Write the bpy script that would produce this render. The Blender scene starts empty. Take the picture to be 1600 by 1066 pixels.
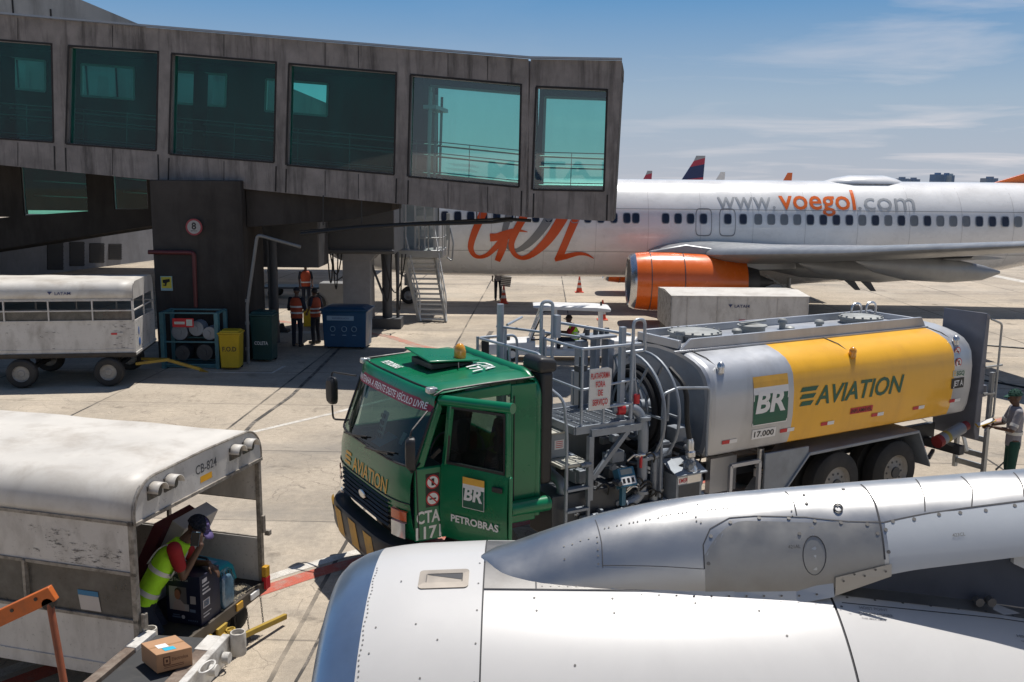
import bpy, bmesh, math, random
from mathutils import Vector as V, Matrix
R = math.radians
random.seed(11)
sc = bpy.context.scene
COL = sc.collection
# ------------------------------------------------------------------ camera
F_PX, PITCH, ROLL, EYE = 1478.5, 0.16579, 0.00944, 5.01
cam_d = bpy.data.cameras.new("camera"); cam = bpy.data.objects.new("camera", cam_d); COL.objects.link(cam)
cam_d.sensor_width = 36.0; cam_d.lens = 36.0 * F_PX / 1600; cam_d.clip_start = 0.05; cam_d.clip_end = 20000
cam.location = (0, 0, EYE)
cam.rotation_euler = (Matrix.Rotation(math.pi/2 - PITCH, 3, 'X') @ Matrix.Rotation(ROLL, 3, 'Z')).to_euler()
sc.camera = cam
# ------------------------------------------------------------------ sky, sun, exposure
SUN = V((0.17, 0.345, 1.0)).normalized()
EL = math.asin(SUN.z)
world = bpy.data.worlds.new("World"); sc.world = world; world.use_nodes = True
nt = world.node_tree; nt.nodes.clear()
def N(t, kind, **kw):
    n = t.nodes.new(kind)
    for k, v in kw.items():
        if k in n.inputs.keys(): n.inputs[k].default_value = v
        else: setattr(n, k, v)
    return n
out = N(nt, 'ShaderNodeOutputWorld'); bg = N(nt, 'ShaderNodeBackground'); bg.inputs['Strength'].default_value = 0.066
sky = N(nt, 'ShaderNodeTexSky', sky_type='NISHITA', sun_disc=False, sun_elevation=EL, sun_rotation=math.atan2(SUN.x, SUN.y),
        altitude=750, air_density=1.0, dust_density=0.7, ozone_density=1.6)
tc = N(nt, 'ShaderNodeTexCoord')
sep = N(nt, 'ShaderNodeSeparateXYZ'); nt.links.new(tc.outputs['Generated'], sep.inputs[0])
# project the view direction on a flat cloud layer so that clouds flatten towards the horizon
addz = N(nt, 'ShaderNodeMath', operation='ADD'); addz.inputs[1].default_value = 0.055; nt.links.new(sep.outputs['Z'], addz.inputs[0])
mxz = N(nt, 'ShaderNodeMath', operation='MAXIMUM'); mxz.inputs[1].default_value = 0.02; nt.links.new(addz.outputs[0], mxz.inputs[0])
dx = N(nt, 'ShaderNodeMath', operation='DIVIDE'); nt.links.new(sep.outputs['X'], dx.inputs[0]); nt.links.new(mxz.outputs[0], dx.inputs[1])
dy = N(nt, 'ShaderNodeMath', operation='DIVIDE'); nt.links.new(sep.outputs['Y'], dy.inputs[0]); nt.links.new(mxz.outputs[0], dy.inputs[1])
cmb = N(nt, 'ShaderNodeCombineXYZ'); nt.links.new(dx.outputs[0], cmb.inputs[0]); nt.links.new(dy.outputs[0], cmb.inputs[1])
mp = N(nt, 'ShaderNodeMapping'); mp.inputs['Location'].default_value = (3.55, 1.22, 0); mp.inputs['Scale'].default_value = (0.55, 0.62, 1); mp.inputs['Rotation'].default_value = (0, 0, R(-12))
nt.links.new(cmb.outputs[0], mp.inputs[0])
n1 = N(nt, 'ShaderNodeTexNoise', Scale=0.9, Detail=7.0, Roughness=0.56, Distortion=0.5); nt.links.new(mp.outputs[0], n1.inputs['Vector'])
r1 = N(nt, 'ShaderNodeValToRGB'); r1.color_ramp.elements[0].position = 0.50; r1.color_ramp.elements[1].position = 0.74; nt.links.new(n1.outputs[0], r1.inputs[0])
# more cloud towards the east (right) and lower down
side = N(nt, 'ShaderNodeMapRange'); side.inputs[1].default_value = 0.0; side.inputs[2].default_value = 0.36; side.inputs[3].default_value = 0.06; side.inputs[4].default_value = 1.0
nt.links.new(sep.outputs['X'], side.inputs[0])
cf = N(nt, 'ShaderNodeMath', operation='MULTIPLY'); nt.links.new(r1.outputs[0], cf.inputs[0]); nt.links.new(side.outputs[0], cf.inputs[1])
cf2 = N(nt, 'ShaderNodeMath', operation='MULTIPLY'); cf2.inputs[1].default_value = 0.68; nt.links.new(cf.outputs[0], cf2.inputs[0])
mixc = N(nt, 'ShaderNodeMixRGB'); mixc.inputs[2].default_value = (11.6, 11.0, 11.2, 1)
hsv = N(nt, 'ShaderNodeHueSaturation', Saturation=1.25, Value=1.08); nt.links.new(sky.outputs[0], hsv.inputs['Color'])
hz = N(nt, 'ShaderNodeMapRange', interpolation_type='SMOOTHSTEP'); hz.inputs[1].default_value = 0.16; hz.inputs[2].default_value = 0.42; hz.inputs[3].default_value = 1.0; hz.inputs[4].default_value = 0.0; nt.links.new(sep.outputs['Z'], hz.inputs[0])
hr_ = N(nt, 'ShaderNodeMapRange'); hr_.inputs[1].default_value = 0.0; hr_.inputs[2].default_value = 0.22; nt.links.new(sep.outputs['Z'], hr_.inputs[0])
hcr = N(nt, 'ShaderNodeValToRGB'); hcr.color_ramp.elements[0].color = (0.66, 0.70, 0.79, 1); hcr.color_ramp.elements[1].color = (0.165, 0.42, 0.78, 1); hcr.color_ramp.elements[1].position = 0.85; _e = hcr.color_ramp.elements.new(0.38); _e.color = (0.50, 0.65, 0.82, 1); nt.links.new(hr_.outputs[0], hcr.inputs[0])
hmul = N(nt, 'ShaderNodeMixRGB', blend_type='MULTIPLY'); hmul.inputs[0].default_value = 1; hmul.inputs[2].default_value = (10.5, 10.5, 10.5, 1); nt.links.new(hcr.outputs[0], hmul.inputs[1])
mixh = N(nt, 'ShaderNodeMixRGB'); nt.links.new(hmul.outputs[0], mixh.inputs[2]); nt.links.new(hz.outputs[0], mixh.inputs[0]); nt.links.new(hsv.outputs[0], mixh.inputs[1])
nt.links.new(cf2.outputs[0], mixc.inputs[0]); nt.links.new(mixh.outputs[0], mixc.inputs[1])
nt.links.new(mixc.outputs[0], bg.inputs[0]); nt.links.new(bg.outputs[0], out.inputs[0])
sun_d = bpy.data.lights.new("sun", 'SUN'); sun_o = bpy.data.objects.new("sun", sun_d); COL.objects.link(sun_o)
sun_d.energy = 5.0; sun_d.angle = R(0.53); sun_d.color = (1.0, 0.955, 0.89)
sun_o.rotation_euler = SUN.to_track_quat('Z', 'Y').to_euler(); sun_o.location = (30, 60, 150)
sc.view_settings.view_transform = 'Standard'; sc.view_settings.look = 'None'; sc.view_settings.exposure = 0.04; sc.view_settings.gamma = 1.0
sc.cycles.max_bounces = 8; sc.cycles.transparent_max_bounces = 16
# ------------------------------------------------------------------ pixel -> place helpers (1600 x 1066 pixels)
def ray(px, py):
    X, Y = px-800, py-533; c, s = math.cos(ROLL), math.sin(ROLL)
    a = (X*c + Y*s)/F_PX; b = (-X*s + Y*c)/F_PX
    return V((a, math.cos(PITCH)-b*math.sin(PITCH), -math.sin(PITCH)-b*math.cos(PITCH)))
def at(px, py, Y): d = ray(px, py); return d*(Y/d.y) + V((0, 0, EYE))
def gd(px, py, z=0.0): d = ray(px, py); return d*((z-EYE)/d.z) + V((0, 0, EYE))
def onplane(px, py, p, n): d = ray(px, py); o = V((0, 0, EYE)); return o + d*((p-o).dot(n)/d.dot(n))
# ------------------------------------------------------------------ materials
MATS = {}
def mat(name, col, rough=0.55, metal=0.0, var=0.12, vscale=3.0, dirt=None, dscale=1.2, damt=0.5, streak=1.0, bump=0.0, bscale=40.0, coat=0.0, spec=0.5, speck=0.0):
    if name in MATS: return MATS[name]
    m = bpy.data.materials.new(name); m.use_nodes = True; t = m.node_tree; b = t.nodes['Principled BSDF']
    b.inputs['Roughness'].default_value = rough; b.inputs['Metallic'].default_value = metal
    b.inputs['Specular IOR Level'].default_value = spec; b.inputs['Coat Weight'].default_value = coat; b.inputs['Coat Roughness'].default_value = 0.06
    c = t.nodes.new('ShaderNodeTexCoord')
    src = None
    rgb = N(t, 'ShaderNodeRGB'); rgb.outputs[0].default_value = (*col, 1); cur = rgb.outputs[0]
    if var > 0:
        n = N(t, 'ShaderNodeTexNoise', Scale=vscale, Detail=6.0, Roughness=0.62); t.links.new(c.outputs['Object'], n.inputs['Vector'])
        mr = N(t, 'ShaderNodeMapRange'); mr.inputs[1].default_value = 0.3; mr.inputs[2].default_value = 0.7; mr.inputs[3].default_value = 1-var; mr.inputs[4].default_value = 1+var
        t.links.new(n.outputs[0], mr.inputs[0])
        mx = N(t, 'ShaderNodeMixRGB', blend_type='MULTIPLY'); mx.inputs[0].default_value = 1
        t.links.new(cur, mx.inputs[1]); t.links.new(mr.outputs[0], mx.inputs[2]); cur = mx.outputs[0]
        rr = N(t, 'ShaderNodeMapRange'); rr.inputs[1].default_value = 0.3; rr.inputs[2].default_value = 0.7; rr.inputs[3].default_value = max(0.02, rough-0.1*min(1, rough*2)); rr.inputs[4].default_value = min(1, rough+0.1*min(1, rough*2))
        t.links.new(n.outputs[0], rr.inputs[0]); t.links.new(rr.outputs[0], b.inputs['Roughness'])
    if dirt:
        mpn = N(t, 'ShaderNodeMapping'); mpn.inputs['Scale'].default_value = (1, 1, 1/streak); t.links.new(c.outputs['Object'], mpn.inputs[0])
        n = N(t, 'ShaderNodeTexNoise', Scale=dscale, Detail=9.0, Roughness=0.68, Distortion=0.3); t.links.new(mpn.outputs[0], n.inputs['Vector'])
        rp = N(t, 'ShaderNodeValToRGB'); rp.color_ramp.elements[0].position = 0.47; rp.color_ramp.elements[1].position = 0.72; t.links.new(n.outputs[0], rp.inputs[0])
        ml = N(t, 'ShaderNodeMath', operation='MULTIPLY'); ml.inputs[1].default_value = damt; t.links.new(rp.outputs[0], ml.inputs[0])
        mx = N(t, 'ShaderNodeMixRGB'); mx.inputs[2].default_value = (*dirt, 1); t.links.new(ml.outputs[0], mx.inputs[0]); t.links.new(cur, mx.inputs[1]); cur = mx.outputs[0]
    if speck > 0:
        n = N(t, 'ShaderNodeTexNoise', Scale=26.0, Detail=3.0, Roughness=0.7); t.links.new(c.outputs['Object'], n.inputs['Vector'])
        rp = N(t, 'ShaderNodeValToRGB'); rp.color_ramp.elements[0].position = 0.62; rp.color_ramp.elements[1].position = 0.68; t.links.new(n.outputs[0], rp.inputs[0])
        ml = N(t, 'ShaderNodeMath', operation='MULTIPLY'); ml.inputs[1].default_value = speck; t.links.new(rp.outputs[0], ml.inputs[0])
        mx = N(t, 'ShaderNodeMixRGB'); mx.inputs[2].default_value = (0.03, 0.025, 0.02, 1); t.links.new(ml.outputs[0], mx.inputs[0]); t.links.new(cur, mx.inputs[1]); cur = mx.outputs[0]
    t.links.new(cur, b.inputs['Base Color'])
    if bump > 0:
        n = N(t, 'ShaderNodeTexNoise', Scale=bscale, Detail=5.0); t.links.new(c.outputs['Object'], n.inputs['Vector'])
        bp = N(t, 'ShaderNodeBump', Strength=bump, Distance=0.02); t.links.new(n.outputs[0], bp.inputs['Height']); t.links.new(bp.outputs[0], b.inputs['Normal'])
    MATS[name] = m; return m
def glass(name, tint, refl=0.10, rough=0.02, grime=0.0, gcol=(0.25, 0.26, 0.24)):
    m = bpy.data.materials.new(name); m.use_nodes = True; t = m.node_tree; t.nodes.clear()
    o = N(t, 'ShaderNodeOutputMaterial'); tr = N(t, 'ShaderNodeBsdfTransparent'); tr.inputs[0].default_value = (*tint, 1)
    gl = N(t, 'ShaderNodeBsdfGlossy', Roughness=rough); fr = N(t, 'ShaderNodeLayerWeight', Blend=0.5)
    pw = N(t, 'ShaderNodeMath', operation='POWER'); pw.inputs[1].default_value = 5.0; t.links.new(fr.outputs['Facing'], pw.inputs[0])
    ad = N(t, 'ShaderNodeMath', operation='MULTIPLY_ADD'); ad.inputs[1].default_value = 1-refl; ad.inputs[2].default_value = refl; t.links.new(pw.outputs[0], ad.inputs[0])
    mx = N(t, 'ShaderNodeMixShader'); t.links.new(ad.outputs[0], mx.inputs[0]); t.links.new(tr.outputs[0], mx.inputs[1]); t.links.new(gl.outputs[0], mx.inputs[2]); t.links.new(mx.outputs[0], o.inputs[0])
    if grime:
        c = t.nodes.new('ShaderNodeTexCoord'); mpn = N(t, 'ShaderNodeMapping'); mpn.inputs['Scale'].default_value = (1.2, 1.2, 0.35); t.links.new(c.outputs['Object'], mpn.inputs[0])
        n = N(t, 'ShaderNodeTexNoise', Scale=1.6, Detail=8.0, Roughness=0.65); t.links.new(mpn.outputs[0], n.inputs['Vector']); mr = N(t, 'ShaderNodeMapRange'); mr.inputs[1].default_value = .35; mr.inputs[2].default_value = .75; mr.inputs[3].default_value = grime*.15; mr.inputs[4].default_value = grime; t.links.new(n.outputs[0], mr.inputs[0])
        df = N(t, 'ShaderNodeBsdfDiffuse'); df.inputs[0].default_value = (*gcol, 1); m2 = N(t, 'ShaderNodeMixShader'); t.links.new(mr.outputs[0], m2.inputs[0]); t.links.new(mx.outputs[0], m2.inputs[1]); t.links.new(df.outputs[0], m2.inputs[2]); t.links.new(m2.outputs[0], o.inputs[0])
    MATS[name] = m; return m
# ------------------------------------------------------------------ mesh collecting
class MB:
    def __init__(s): s.v = []; s.f = []; s.m = []
    def add(s, vs, fs, m=0):
        o = len(s.v); s.v += [V(p) for p in vs]; s.f += [tuple(i+o for i in f) for f in fs]; s.m += [m]*len(fs); return s
    def box(s, x0, x1, y0, y1, z0, z1, m=0):
        vs = [(x, y, z) for z in (z0, z1) for x, y in ((x0, y0), (x1, y0), (x1, y1), (x0, y1))]
        return s.add(vs, [(3, 2, 1, 0), (4, 5, 6, 7), (0, 1, 5, 4), (1, 2, 6, 5), (2, 3, 7, 6), (3, 0, 4, 7)], m)
    def bar(s, a, b, w, h=None, m=0, up=(0, 0, 1)):
        a, b = V(a), V(b); h = h or w; d = (b-a).normalized(); u = V(up)
        if abs(d.dot(u)) > 0.98: u = V((1, 0, 0))
        x = d.cross(u).normalized(); y = x.cross(d).normalized()
        vs = [p + x*i*w/2 + y*j*h/2 for p in (a, b) for i, j in ((-1, -1), (1, -1), (1, 1), (-1, 1))]
        return s.add(vs, [(3, 2, 1, 0), (4, 5, 6, 7), (0, 1, 5, 4), (1, 2, 6, 5), (2, 3, 7, 6), (3, 0, 4, 7)], m)
    def loft(s, rings, m=0, cap=True, closed=True):
        n = len(rings[0]); vs = [p for r in rings for p in r]; fs = []
        for i in range(len(rings)-1):
            for j in range(n if closed else n-1):
                k = (j+1) % n; fs.append((i*n+j, i*n+k, (i+1)*n+k, (i+1)*n+j))
        if cap: fs += [tuple(range(n-1, -1, -1)), tuple(range((len(rings)-1)*n, len(rings)*n))]
        return s.add(vs, fs, m)
    def tube(s, pts, r, n=8, m=0, closed=False, cap=True):
        pts = [V(p) for p in pts]; L = len(pts); rs = r if isinstance(r, (list, tuple)) else [r]*L
        rings = []; u = None
        for i, p in enumerate(pts):
            if closed: d = (pts[(i+1) % L]-pts[i-1]).normalized()
            else: d = (pts[min(i+1, L-1)]-pts[max(i-1, 0)]).normalized()
            if u is None:
                u = V((0, 0, 1)) if abs(d.z) < 0.9 else V((1, 0, 0))
            u = (u - d*u.dot(d)).normalized(); w = d.cross(u)
            rings.append([p + (u*math.cos(2*math.pi*k/n) + w*math.sin(2*math.pi*k/n))*rs[i] for k in range(n)])
        if closed: rings.append(rings[0])
        return s.loft(rings, m, cap and not closed)
    def cyl(s, a, b, r0, r1=None, n=16, m=0): return s.tube([a, b], [r0, r0 if r1 is None else r1], n, m)
    def lathe(s, prof, o, axis, n=32, m=0, cap=True, mats=None):
        o, a = V(o), V(axis).normalized(); u = V((0, 0, 1)) if abs(a.z) < 0.9 else V((1, 0, 0)); u = (u-a*u.dot(a)).normalized(); w = a.cross(u)
        rings = [[o + a*t + (u*math.cos(2*math.pi*k/n)+w*math.sin(2*math.pi*k/n))*r for k in range(n)] for t, r in prof]
        if mats is None: return s.loft(rings, m, cap)
        for i in range(len(rings)-1): s.loft(rings[i:i+2], mats[i], False)
        return s
    def prism(s, poly, ext, m=0):
        poly = [V(p) for p in poly]; e = V(ext); n = len(poly)
        return s.add(poly+[p+e for p in poly], [tuple(range(n-1, -1, -1)), tuple(range(n, 2*n))]+[(i, (i+1) % n, n+(i+1) % n, n+i) for i in range(n)], m)
    def ell(s, c, rx, ry, rz, n=16, k=10, m=0, M=None):
        rings = []
        for i in range(k+1):
            t = -math.pi/2 + math.pi*i/k; cr = max(math.cos(t), 0.02)
            ring = [V((rx*cr*math.cos(2*math.pi*j/n), ry*cr*math.sin(2*math.pi*j/n), rz*math.sin(t))) for j in range(n)]
            rings.append([(M @ p if M else p)+V(c) for p in ring])
        return s.loft(rings, m, True)
    def quad(s, a, b, c, d, m=0): return s.add([a, b, c, d], [(0, 1, 2, 3)], m)
    def bent(s, pts, r, rad=0.08, n=8, m=0, k=5): return s.tube(rounded(pts, rad, k), r, n, m)
    def build(s, name, mats, parent=None, bevel=0.0, smooth=None, off=None, segs=2, weld=False):
        me = bpy.data.meshes.new(name); o_ = V(off) if off is not None else V((0, 0, 0))
        me.from_pydata([p-o_ for p in s.v], [], s.f)
        for mm in (mats if isinstance(mats, (list, tuple)) else [mats]): me.materials.append(mm)
        me.polygons.foreach_set('material_index', s.m)
        bm = bmesh.new(); bm.from_mesh(me)
        if weld: bmesh.ops.remove_doubles(bm, verts=bm.verts, dist=1e-4)
        bmesh.ops.recalc_face_normals(bm, faces=bm.faces); bm.to_mesh(me); bm.free()
        me.update()
        if smooth is None: smooth = 38
        if smooth:
            me.polygons.foreach_set('use_smooth', [True]*len(me.polygons)); me.set_sharp_from_angle(angle=R(smooth))
        ob = bpy.data.objects.new(name, me); COL.objects.link(ob)
        if parent: ob.parent = parent
        if bevel > 0:
            bv = ob.modifiers.new('bevel', 'BEVEL'); bv.width = bevel; bv.segments = segs; bv.limit_method = 'ANGLE'; bv.angle_limit = R(35); bv.harden_normals = False
        return ob
def rounded(pts, rad, k=5):
    pts = [V(p) for p in pts]; res = [pts[0]]
    for i in range(1, len(pts)-1):
        a, b, c = pts[i-1], pts[i], pts[i+1]; d1, d2 = a-b, c-b; r = min(rad, d1.length*0.49, d2.length*0.49)
        p, q = b+d1.normalized()*r, b+d2.normalized()*r
        for j in range(k+1):
            t = j/k; res.append(p*(1-t)**2 + b*2*t*(1-t) + q*t*t)
    res.append(pts[-1]); return res
def thing(name, label, cat, loc=(0, 0, 0), rz=0.0, group=None):
    o = bpy.data.objects.new(name, None); COL.objects.link(o); o.location = loc; o.rotation_euler = (0, 0, rz); o.empty_display_size = 0.2
    o['label'] = label; o['category'] = cat
    if group: o['group'] = group
    return o
def tag(o, label, cat, group=None):
    o['label'] = label; o['category'] = cat
    if group: o['group'] = group
    return o
def struct(name, mb, m, **kw): o = mb.build(name, m, **kw); o['kind'] = 'structure'; return o
def copy_tree(o, parent=None):
    c = o.copy(); COL.objects.link(c)
    if parent: c.parent = parent
    for ch in list(o.children): copy_tree(ch, c)
    return c
# ------------------------------------------------------------------ lettering
def glyphs(s, h, width=None, bold=0.0, shear=0.0):
    cu = bpy.data.curves.new('t', 'FONT'); cu.body = s; cu.size = 1.0; cu.shear = shear; cu.offset = bold; cu.resolution_u = 3
    ob = bpy.data.objects.new('t', cu); me = bpy.data.meshes.new_from_object(ob)
    vs = [v.co.copy() for v in me.vertices]; fs = [tuple(p.vertices) for p in me.polygons]
    bpy.data.objects.remove(ob); bpy.data.curves.remove(cu); bpy.data.meshes.remove(me)
    cap = 0.73; k = h/cap; x0 = min(v.x for v in vs); x1 = max(v.x for v in vs)
    kx = k if width is None else width/(x1-x0)
    return [((v.x-x0)*kx, v.y*k) for v in vs], fs
def write(mb, s, o, right, up, h, width=None, m=0, bold=0.0, shear=0.0, fn=None, cuts=0):
    vs, fs = glyphs(s, h, width, bold, shear)
    if cuts:
        bm = bmesh.new(); bv = [bm.verts.new((x, y, 0)) for x, y in vs]
        for f in fs:
            try: bm.faces.new([bv[i] for i in f])
            except ValueError: pass
        ys = [v[1] for v in vs]; y0, y1 = min(ys), max(ys)
        for i in range(1, cuts): bmesh.ops.bisect_plane(bm, geom=bm.verts[:]+bm.edges[:]+bm.faces[:], plane_co=(0, y0+(y1-y0)*i/cuts, 0), plane_no=(0, 1, 0))
        bm.verts.index_update(); vs = [(v.co.x, v.co.y) for v in bm.verts]; fs = [tuple(v.index for v in f.verts) for f in bm.faces]; bm.free()
    if fn: P = [fn(x, y) for x, y in vs]
    else: o, right, up = V(o), V(right).normalized(), V(up).normalized(); P = [o+right*x+up*y for x, y in vs]
    mb.add(P, fs, m); return max(v[0] for v in vs)
# ================================================================== the apron
def ground_mat():
    m = bpy.data.materials.new('apron_concrete'); m.use_nodes = True; t = m.node_tree; b = t.nodes['Principled BSDF']; L = t.links.new
    b.inputs['Roughness'].default_value = 0.85; b.inputs['Specular IOR Level'].default_value = 0.25
    c = t.nodes.new('ShaderNodeTexCoord'); mp = N(t, 'ShaderNodeMapping'); mp.inputs['Rotation'].default_value = (0, 0, R(1.9)); mp.inputs['Scale'].default_value = (1/3.68, 1/3.68, 1)
    mp.inputs['Location'].default_value = (0.24, -0.13, 0); L(c.outputs['Object'], mp.inputs[0])
    wob = N(t, 'ShaderNodeTexNoise', Scale=1.6, Detail=5.0, Roughness=0.7); L(c.outputs['Object'], wob.inputs['Vector'])
    sp = N(t, 'ShaderNodeSeparateXYZ'); L(mp.outputs[0], sp.inputs[0])
    def ma(op, a, bb=None, cl=False):
        n = N(t, 'ShaderNodeMath', operation=op); n.use_clamp = cl
        for i, q in enumerate((a, bb)):
            if q is None: continue
            if isinstance(q, (int, float)): n.inputs[i].default_value = q
            else: L(q, n.inputs[i])
        return n.outputs[0]
    def line(o, w):
        wv = ma('MULTIPLY', ma('SUBTRACT', wob.outputs[0], 0.5), 0.012)
        f = ma('ABSOLUTE', ma('SUBTRACT', ma('FRACT', ma('ADD', o, wv)), 0.5))
        return ma('LESS_THAN', f, w)
    jx, jy = line(sp.outputs['X'], 0.0075), line(sp.outputs['Y'], 0.0052)
    wn = N(t, 'ShaderNodeTexWhiteNoise', noise_dimensions='2D'); fl = N(t, 'ShaderNodeVectorMath', operation='FLOOR')
    ad = N(t, 'ShaderNodeVectorMath', operation='ADD'); ad.inputs[1].default_value = (0.5, 0.5, 0); L(mp.outputs[0], ad.inputs[0]); L(ad.outputs[0], fl.inputs[0]); L(fl.outputs[0], wn.inputs[0])
    def mapr(x, a, bb, lo, hi):
        n = N(t, 'ShaderNodeMapRange'); n.inputs[1].default_value = a; n.inputs[2].default_value = bb; n.inputs[3].default_value = lo; n.inputs[4].default_value = hi; L(x, n.inputs[0]); return n.outputs[0]
    def noise(s, d=5.0, r=0.6, vec=None, dist=0.0):
        n = N(t, 'ShaderNodeTexNoise', Scale=s, Detail=d, Roughness=r, Distortion=dist); L(vec or c.outputs['Object'], n.inputs['Vector']); return n.outputs[0]
    def mul(col, fac):
        n = N(t, 'ShaderNodeMixRGB', blend_type='MULTIPLY'); n.inputs[0].default_value = 1; L(col, n.inputs[1]); L(fac, n.inputs[2]); return n.outputs[0]
    def mix(col, rgb, fac):
        n = N(t, 'ShaderNodeMixRGB'); n.inputs[2].default_value = (*rgb, 1); L(col, n.inputs[1]); L(fac, n.inputs[0]); return n.outputs[0]
    rgb = N(t, 'ShaderNodeRGB'); rgb.outputs[0].default_value = (0.46, 0.392, 0.308, 1); cur = rgb.outputs[0]
    cur = mul(cur, mapr(wn.outputs[0], 0, 1, 0.86, 1.08))
    cur = mul(cur, mapr(noise(0.5, 8, 0.62), 0.3, 0.7, 0.84, 1.12))
    cur = mul(cur, mapr(noise(9, 6, 0.75), 0.3, 0.7, 0.80, 1.16))
    cur = mul(cur, mapr(noise(75, 3, 0.75), 0.28, 0.72, 0.66, 1.26))
    # fine craze cracks and gravelly pits
    vo = N(t, 'ShaderNodeTexVoronoi', feature='DISTANCE_TO_EDGE', Scale=2.3); vw = N(t, 'ShaderNodeMixRGB'); vw.inputs[0].default_value = 0.16; L(c.outputs['Object'], vw.inputs[1])
    nc = N(t, 'ShaderNodeTexNoise', Scale=2.5, Detail=6.0); L(c.outputs['Object'], nc.inputs['Vector']); L(nc.outputs['Color'], vw.inputs[2]); L(vw.outputs[0], vo.inputs['Vector'])
    crack = ma('MULTIPLY', ma('LESS_THAN', vo.outputs['Distance'], 0.008), ma('GREATER_THAN', noise(0.35, 2), 0.5))
    cur = mix(cur, (0.12, 0.10, 0.085), ma('MULTIPLY', crack, 0.45))
    # tyre-grimed lanes, oil spots, patches of pale repair
    st = mapr(noise(0.23, 9, 0.72, dist=0.6), 0.48, 0.72, 0, 0.72); cur = mix(cur, (0.19, 0.175, 0.155), st)
    oil = mapr(noise(1.1, 7, 0.65, dist=0.4), 0.60, 0.72, 0, 0.7); cur = mix(cur, (0.075, 0.062, 0.05), oil)
    mps = N(t, 'ShaderNodeMapping'); mps.inputs['Scale'].default_value = (0.055, 0.9, 1); L(c.outputs['Object'], mps.inputs[0])
    lane = mapr(noise(1.0, 6, 0.6, mps.outputs[0]), 0.50, 0.72, 0, 0.55); cur = mix(cur, (0.20, 0.185, 0.165), lane)
    pal = mapr(noise(0.16, 5, 0.5), 0.55, 0.7, 0, 0.35); cur = mix(cur, (0.52, 0.47, 0.39), pal)
    seal = mapr(noise(0.45, 4), 0.40, 0.56, 0.35, 0.95)
    cur = mix(cur, (0.060, 0.055, 0.05), ma('MULTIPLY', jx, seal)); cur = mix(cur, (0.085, 0.075, 0.065), ma('MULTIPLY', jy, ma('MULTIPLY', seal, 0.8)))
    L(cur, b.inputs['Base Color'])
    bp = N(t, 'ShaderNodeBump', Strength=0.35, Distance=0.01); L(noise(60, 4), bp.inputs['Height']); L(bp.outputs[0], b.inputs['Normal'])
    return m
def pane_grid(mb, x0, x1, y0, y1, nx, ny, z=0):
    for i in range(nx):
        for j in range(ny):
            mb.add([(x0+(x1-x0)*a/nx, y0+(y1-y0)*b_/ny, z) for a, b_ in ((i, j), (i+1, j), (i+1, j+1), (i, j+1))], [(0, 1, 2, 3)])
g = MB(); g.quad((-4000, -400, 0), (4000, -400, 0), (4000, 9000, 0), (-4000, 9000, 0)); struct('ground', g, ground_mat(), smooth=0)
def paint(name, col, wear=0.5, wscale=3.0):
    m = bpy.data.materials.new(name); m.use_nodes = True; t = m.node_tree; b = t.nodes['Principled BSDF']; b.inputs['Roughness'].default_value = 0.75
    b.inputs['Base Color'].default_value = (*col, 1); c = t.nodes.new('ShaderNodeTexCoord')
    n = N(t, 'ShaderNodeTexNoise', Scale=wscale, Detail=10.0, Roughness=0.78); t.links.new(c.outputs['Object'], n.inputs['Vector'])
    rp = N(t, 'ShaderNodeValToRGB'); rp.color_ramp.elements[0].position = wear-0.12; rp.color_ramp.elements[1].position = wear+0.10; t.links.new(n.outputs[0], rp.inputs[0])
    n2 = N(t, 'ShaderNodeTexNoise', Scale=70.0, Detail=2.0); t.links.new(c.outputs['Object'], n2.inputs['Vector'])
    mx = N(t, 'ShaderNodeMixRGB'); mx.inputs[1].default_value = (0.33, 0.285, 0.235, 1); mx.inputs[2].default_value = (*col, 1); t.links.new(rp.outputs[0], mx.inputs[0])
    mr = N(t, 'ShaderNodeMapRange'); mr.inputs[1].default_value = 0.3; mr.inputs[2].default_value = 0.7; mr.inputs[3].default_value = 0.75; mr.inputs[4].default_value = 1.15; t.links.new(n2.outputs[0], mr.inputs[0])
    m2 = N(t, 'ShaderNodeMixRGB', blend_type='MULTIPLY'); m2.inputs[0].default_value = 1; t.links.new(mx.outputs[0], m2.inputs[1]); t.links.new(mr.outputs[0], m2.inputs[2]); t.links.new(m2.outputs[0], b.inputs['Base Color'])
    return m
red_paint, white_paint, faint_red, tar = paint('red_line_paint', (0.46, 0.10, 0.06), 0.40), paint('white_line_paint', (0.62, 0.59, 0.53), 0.46), paint('faint_red_paint', (0.45, 0.15, 0.10), 0.52, 2.0), paint('tar', (0.05, 0.045, 0.04), 0.44, 2.5)
def strip(pts, w, z=0.004):
    mb = MB(); P = [V((p[0], p[1], 0)) for p in pts]; n = len(P); Lr = []
    for i, p in enumerate(P):
        d = (P[min(i+1, n-1)]-P[max(i-1, 0)]).normalized(); s = V((-d.y, d.x, 0))*w/2; Lr.append((p+s, p-s))
    for i in range(n-1):
        a, b = Lr[i]; c, d = Lr[i+1]; mb.add([(q.x, q.y, z) for q in (a, b, d, c)], [(0, 1, 2, 3)])
    return mb
struct('red_marking', strip([(-5.4, 8.3), (-3.15, 10.95), (-2.55, 11.55), (-1.95, 12.05), (0.3, 13.6), (4, 16.1)], 0.25), red_paint)
struct('white_marking', strip([(-5.6, 8.55), (-3.33, 11.17), (-2.72, 11.78), (-2.1, 12.30), (0.15, 13.85), (3.8, 16.3)], 0.17), white_paint)
struct('white_marking', strip([gd(392, 676), gd(520, 646), gd(700, 600)], 0.13), white_paint)
struct('red_marking', strip([gd(418, 500), gd(520, 512), gd(608, 526), gd(655, 541), gd(760, 560)], 0.32), faint_red)
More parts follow.
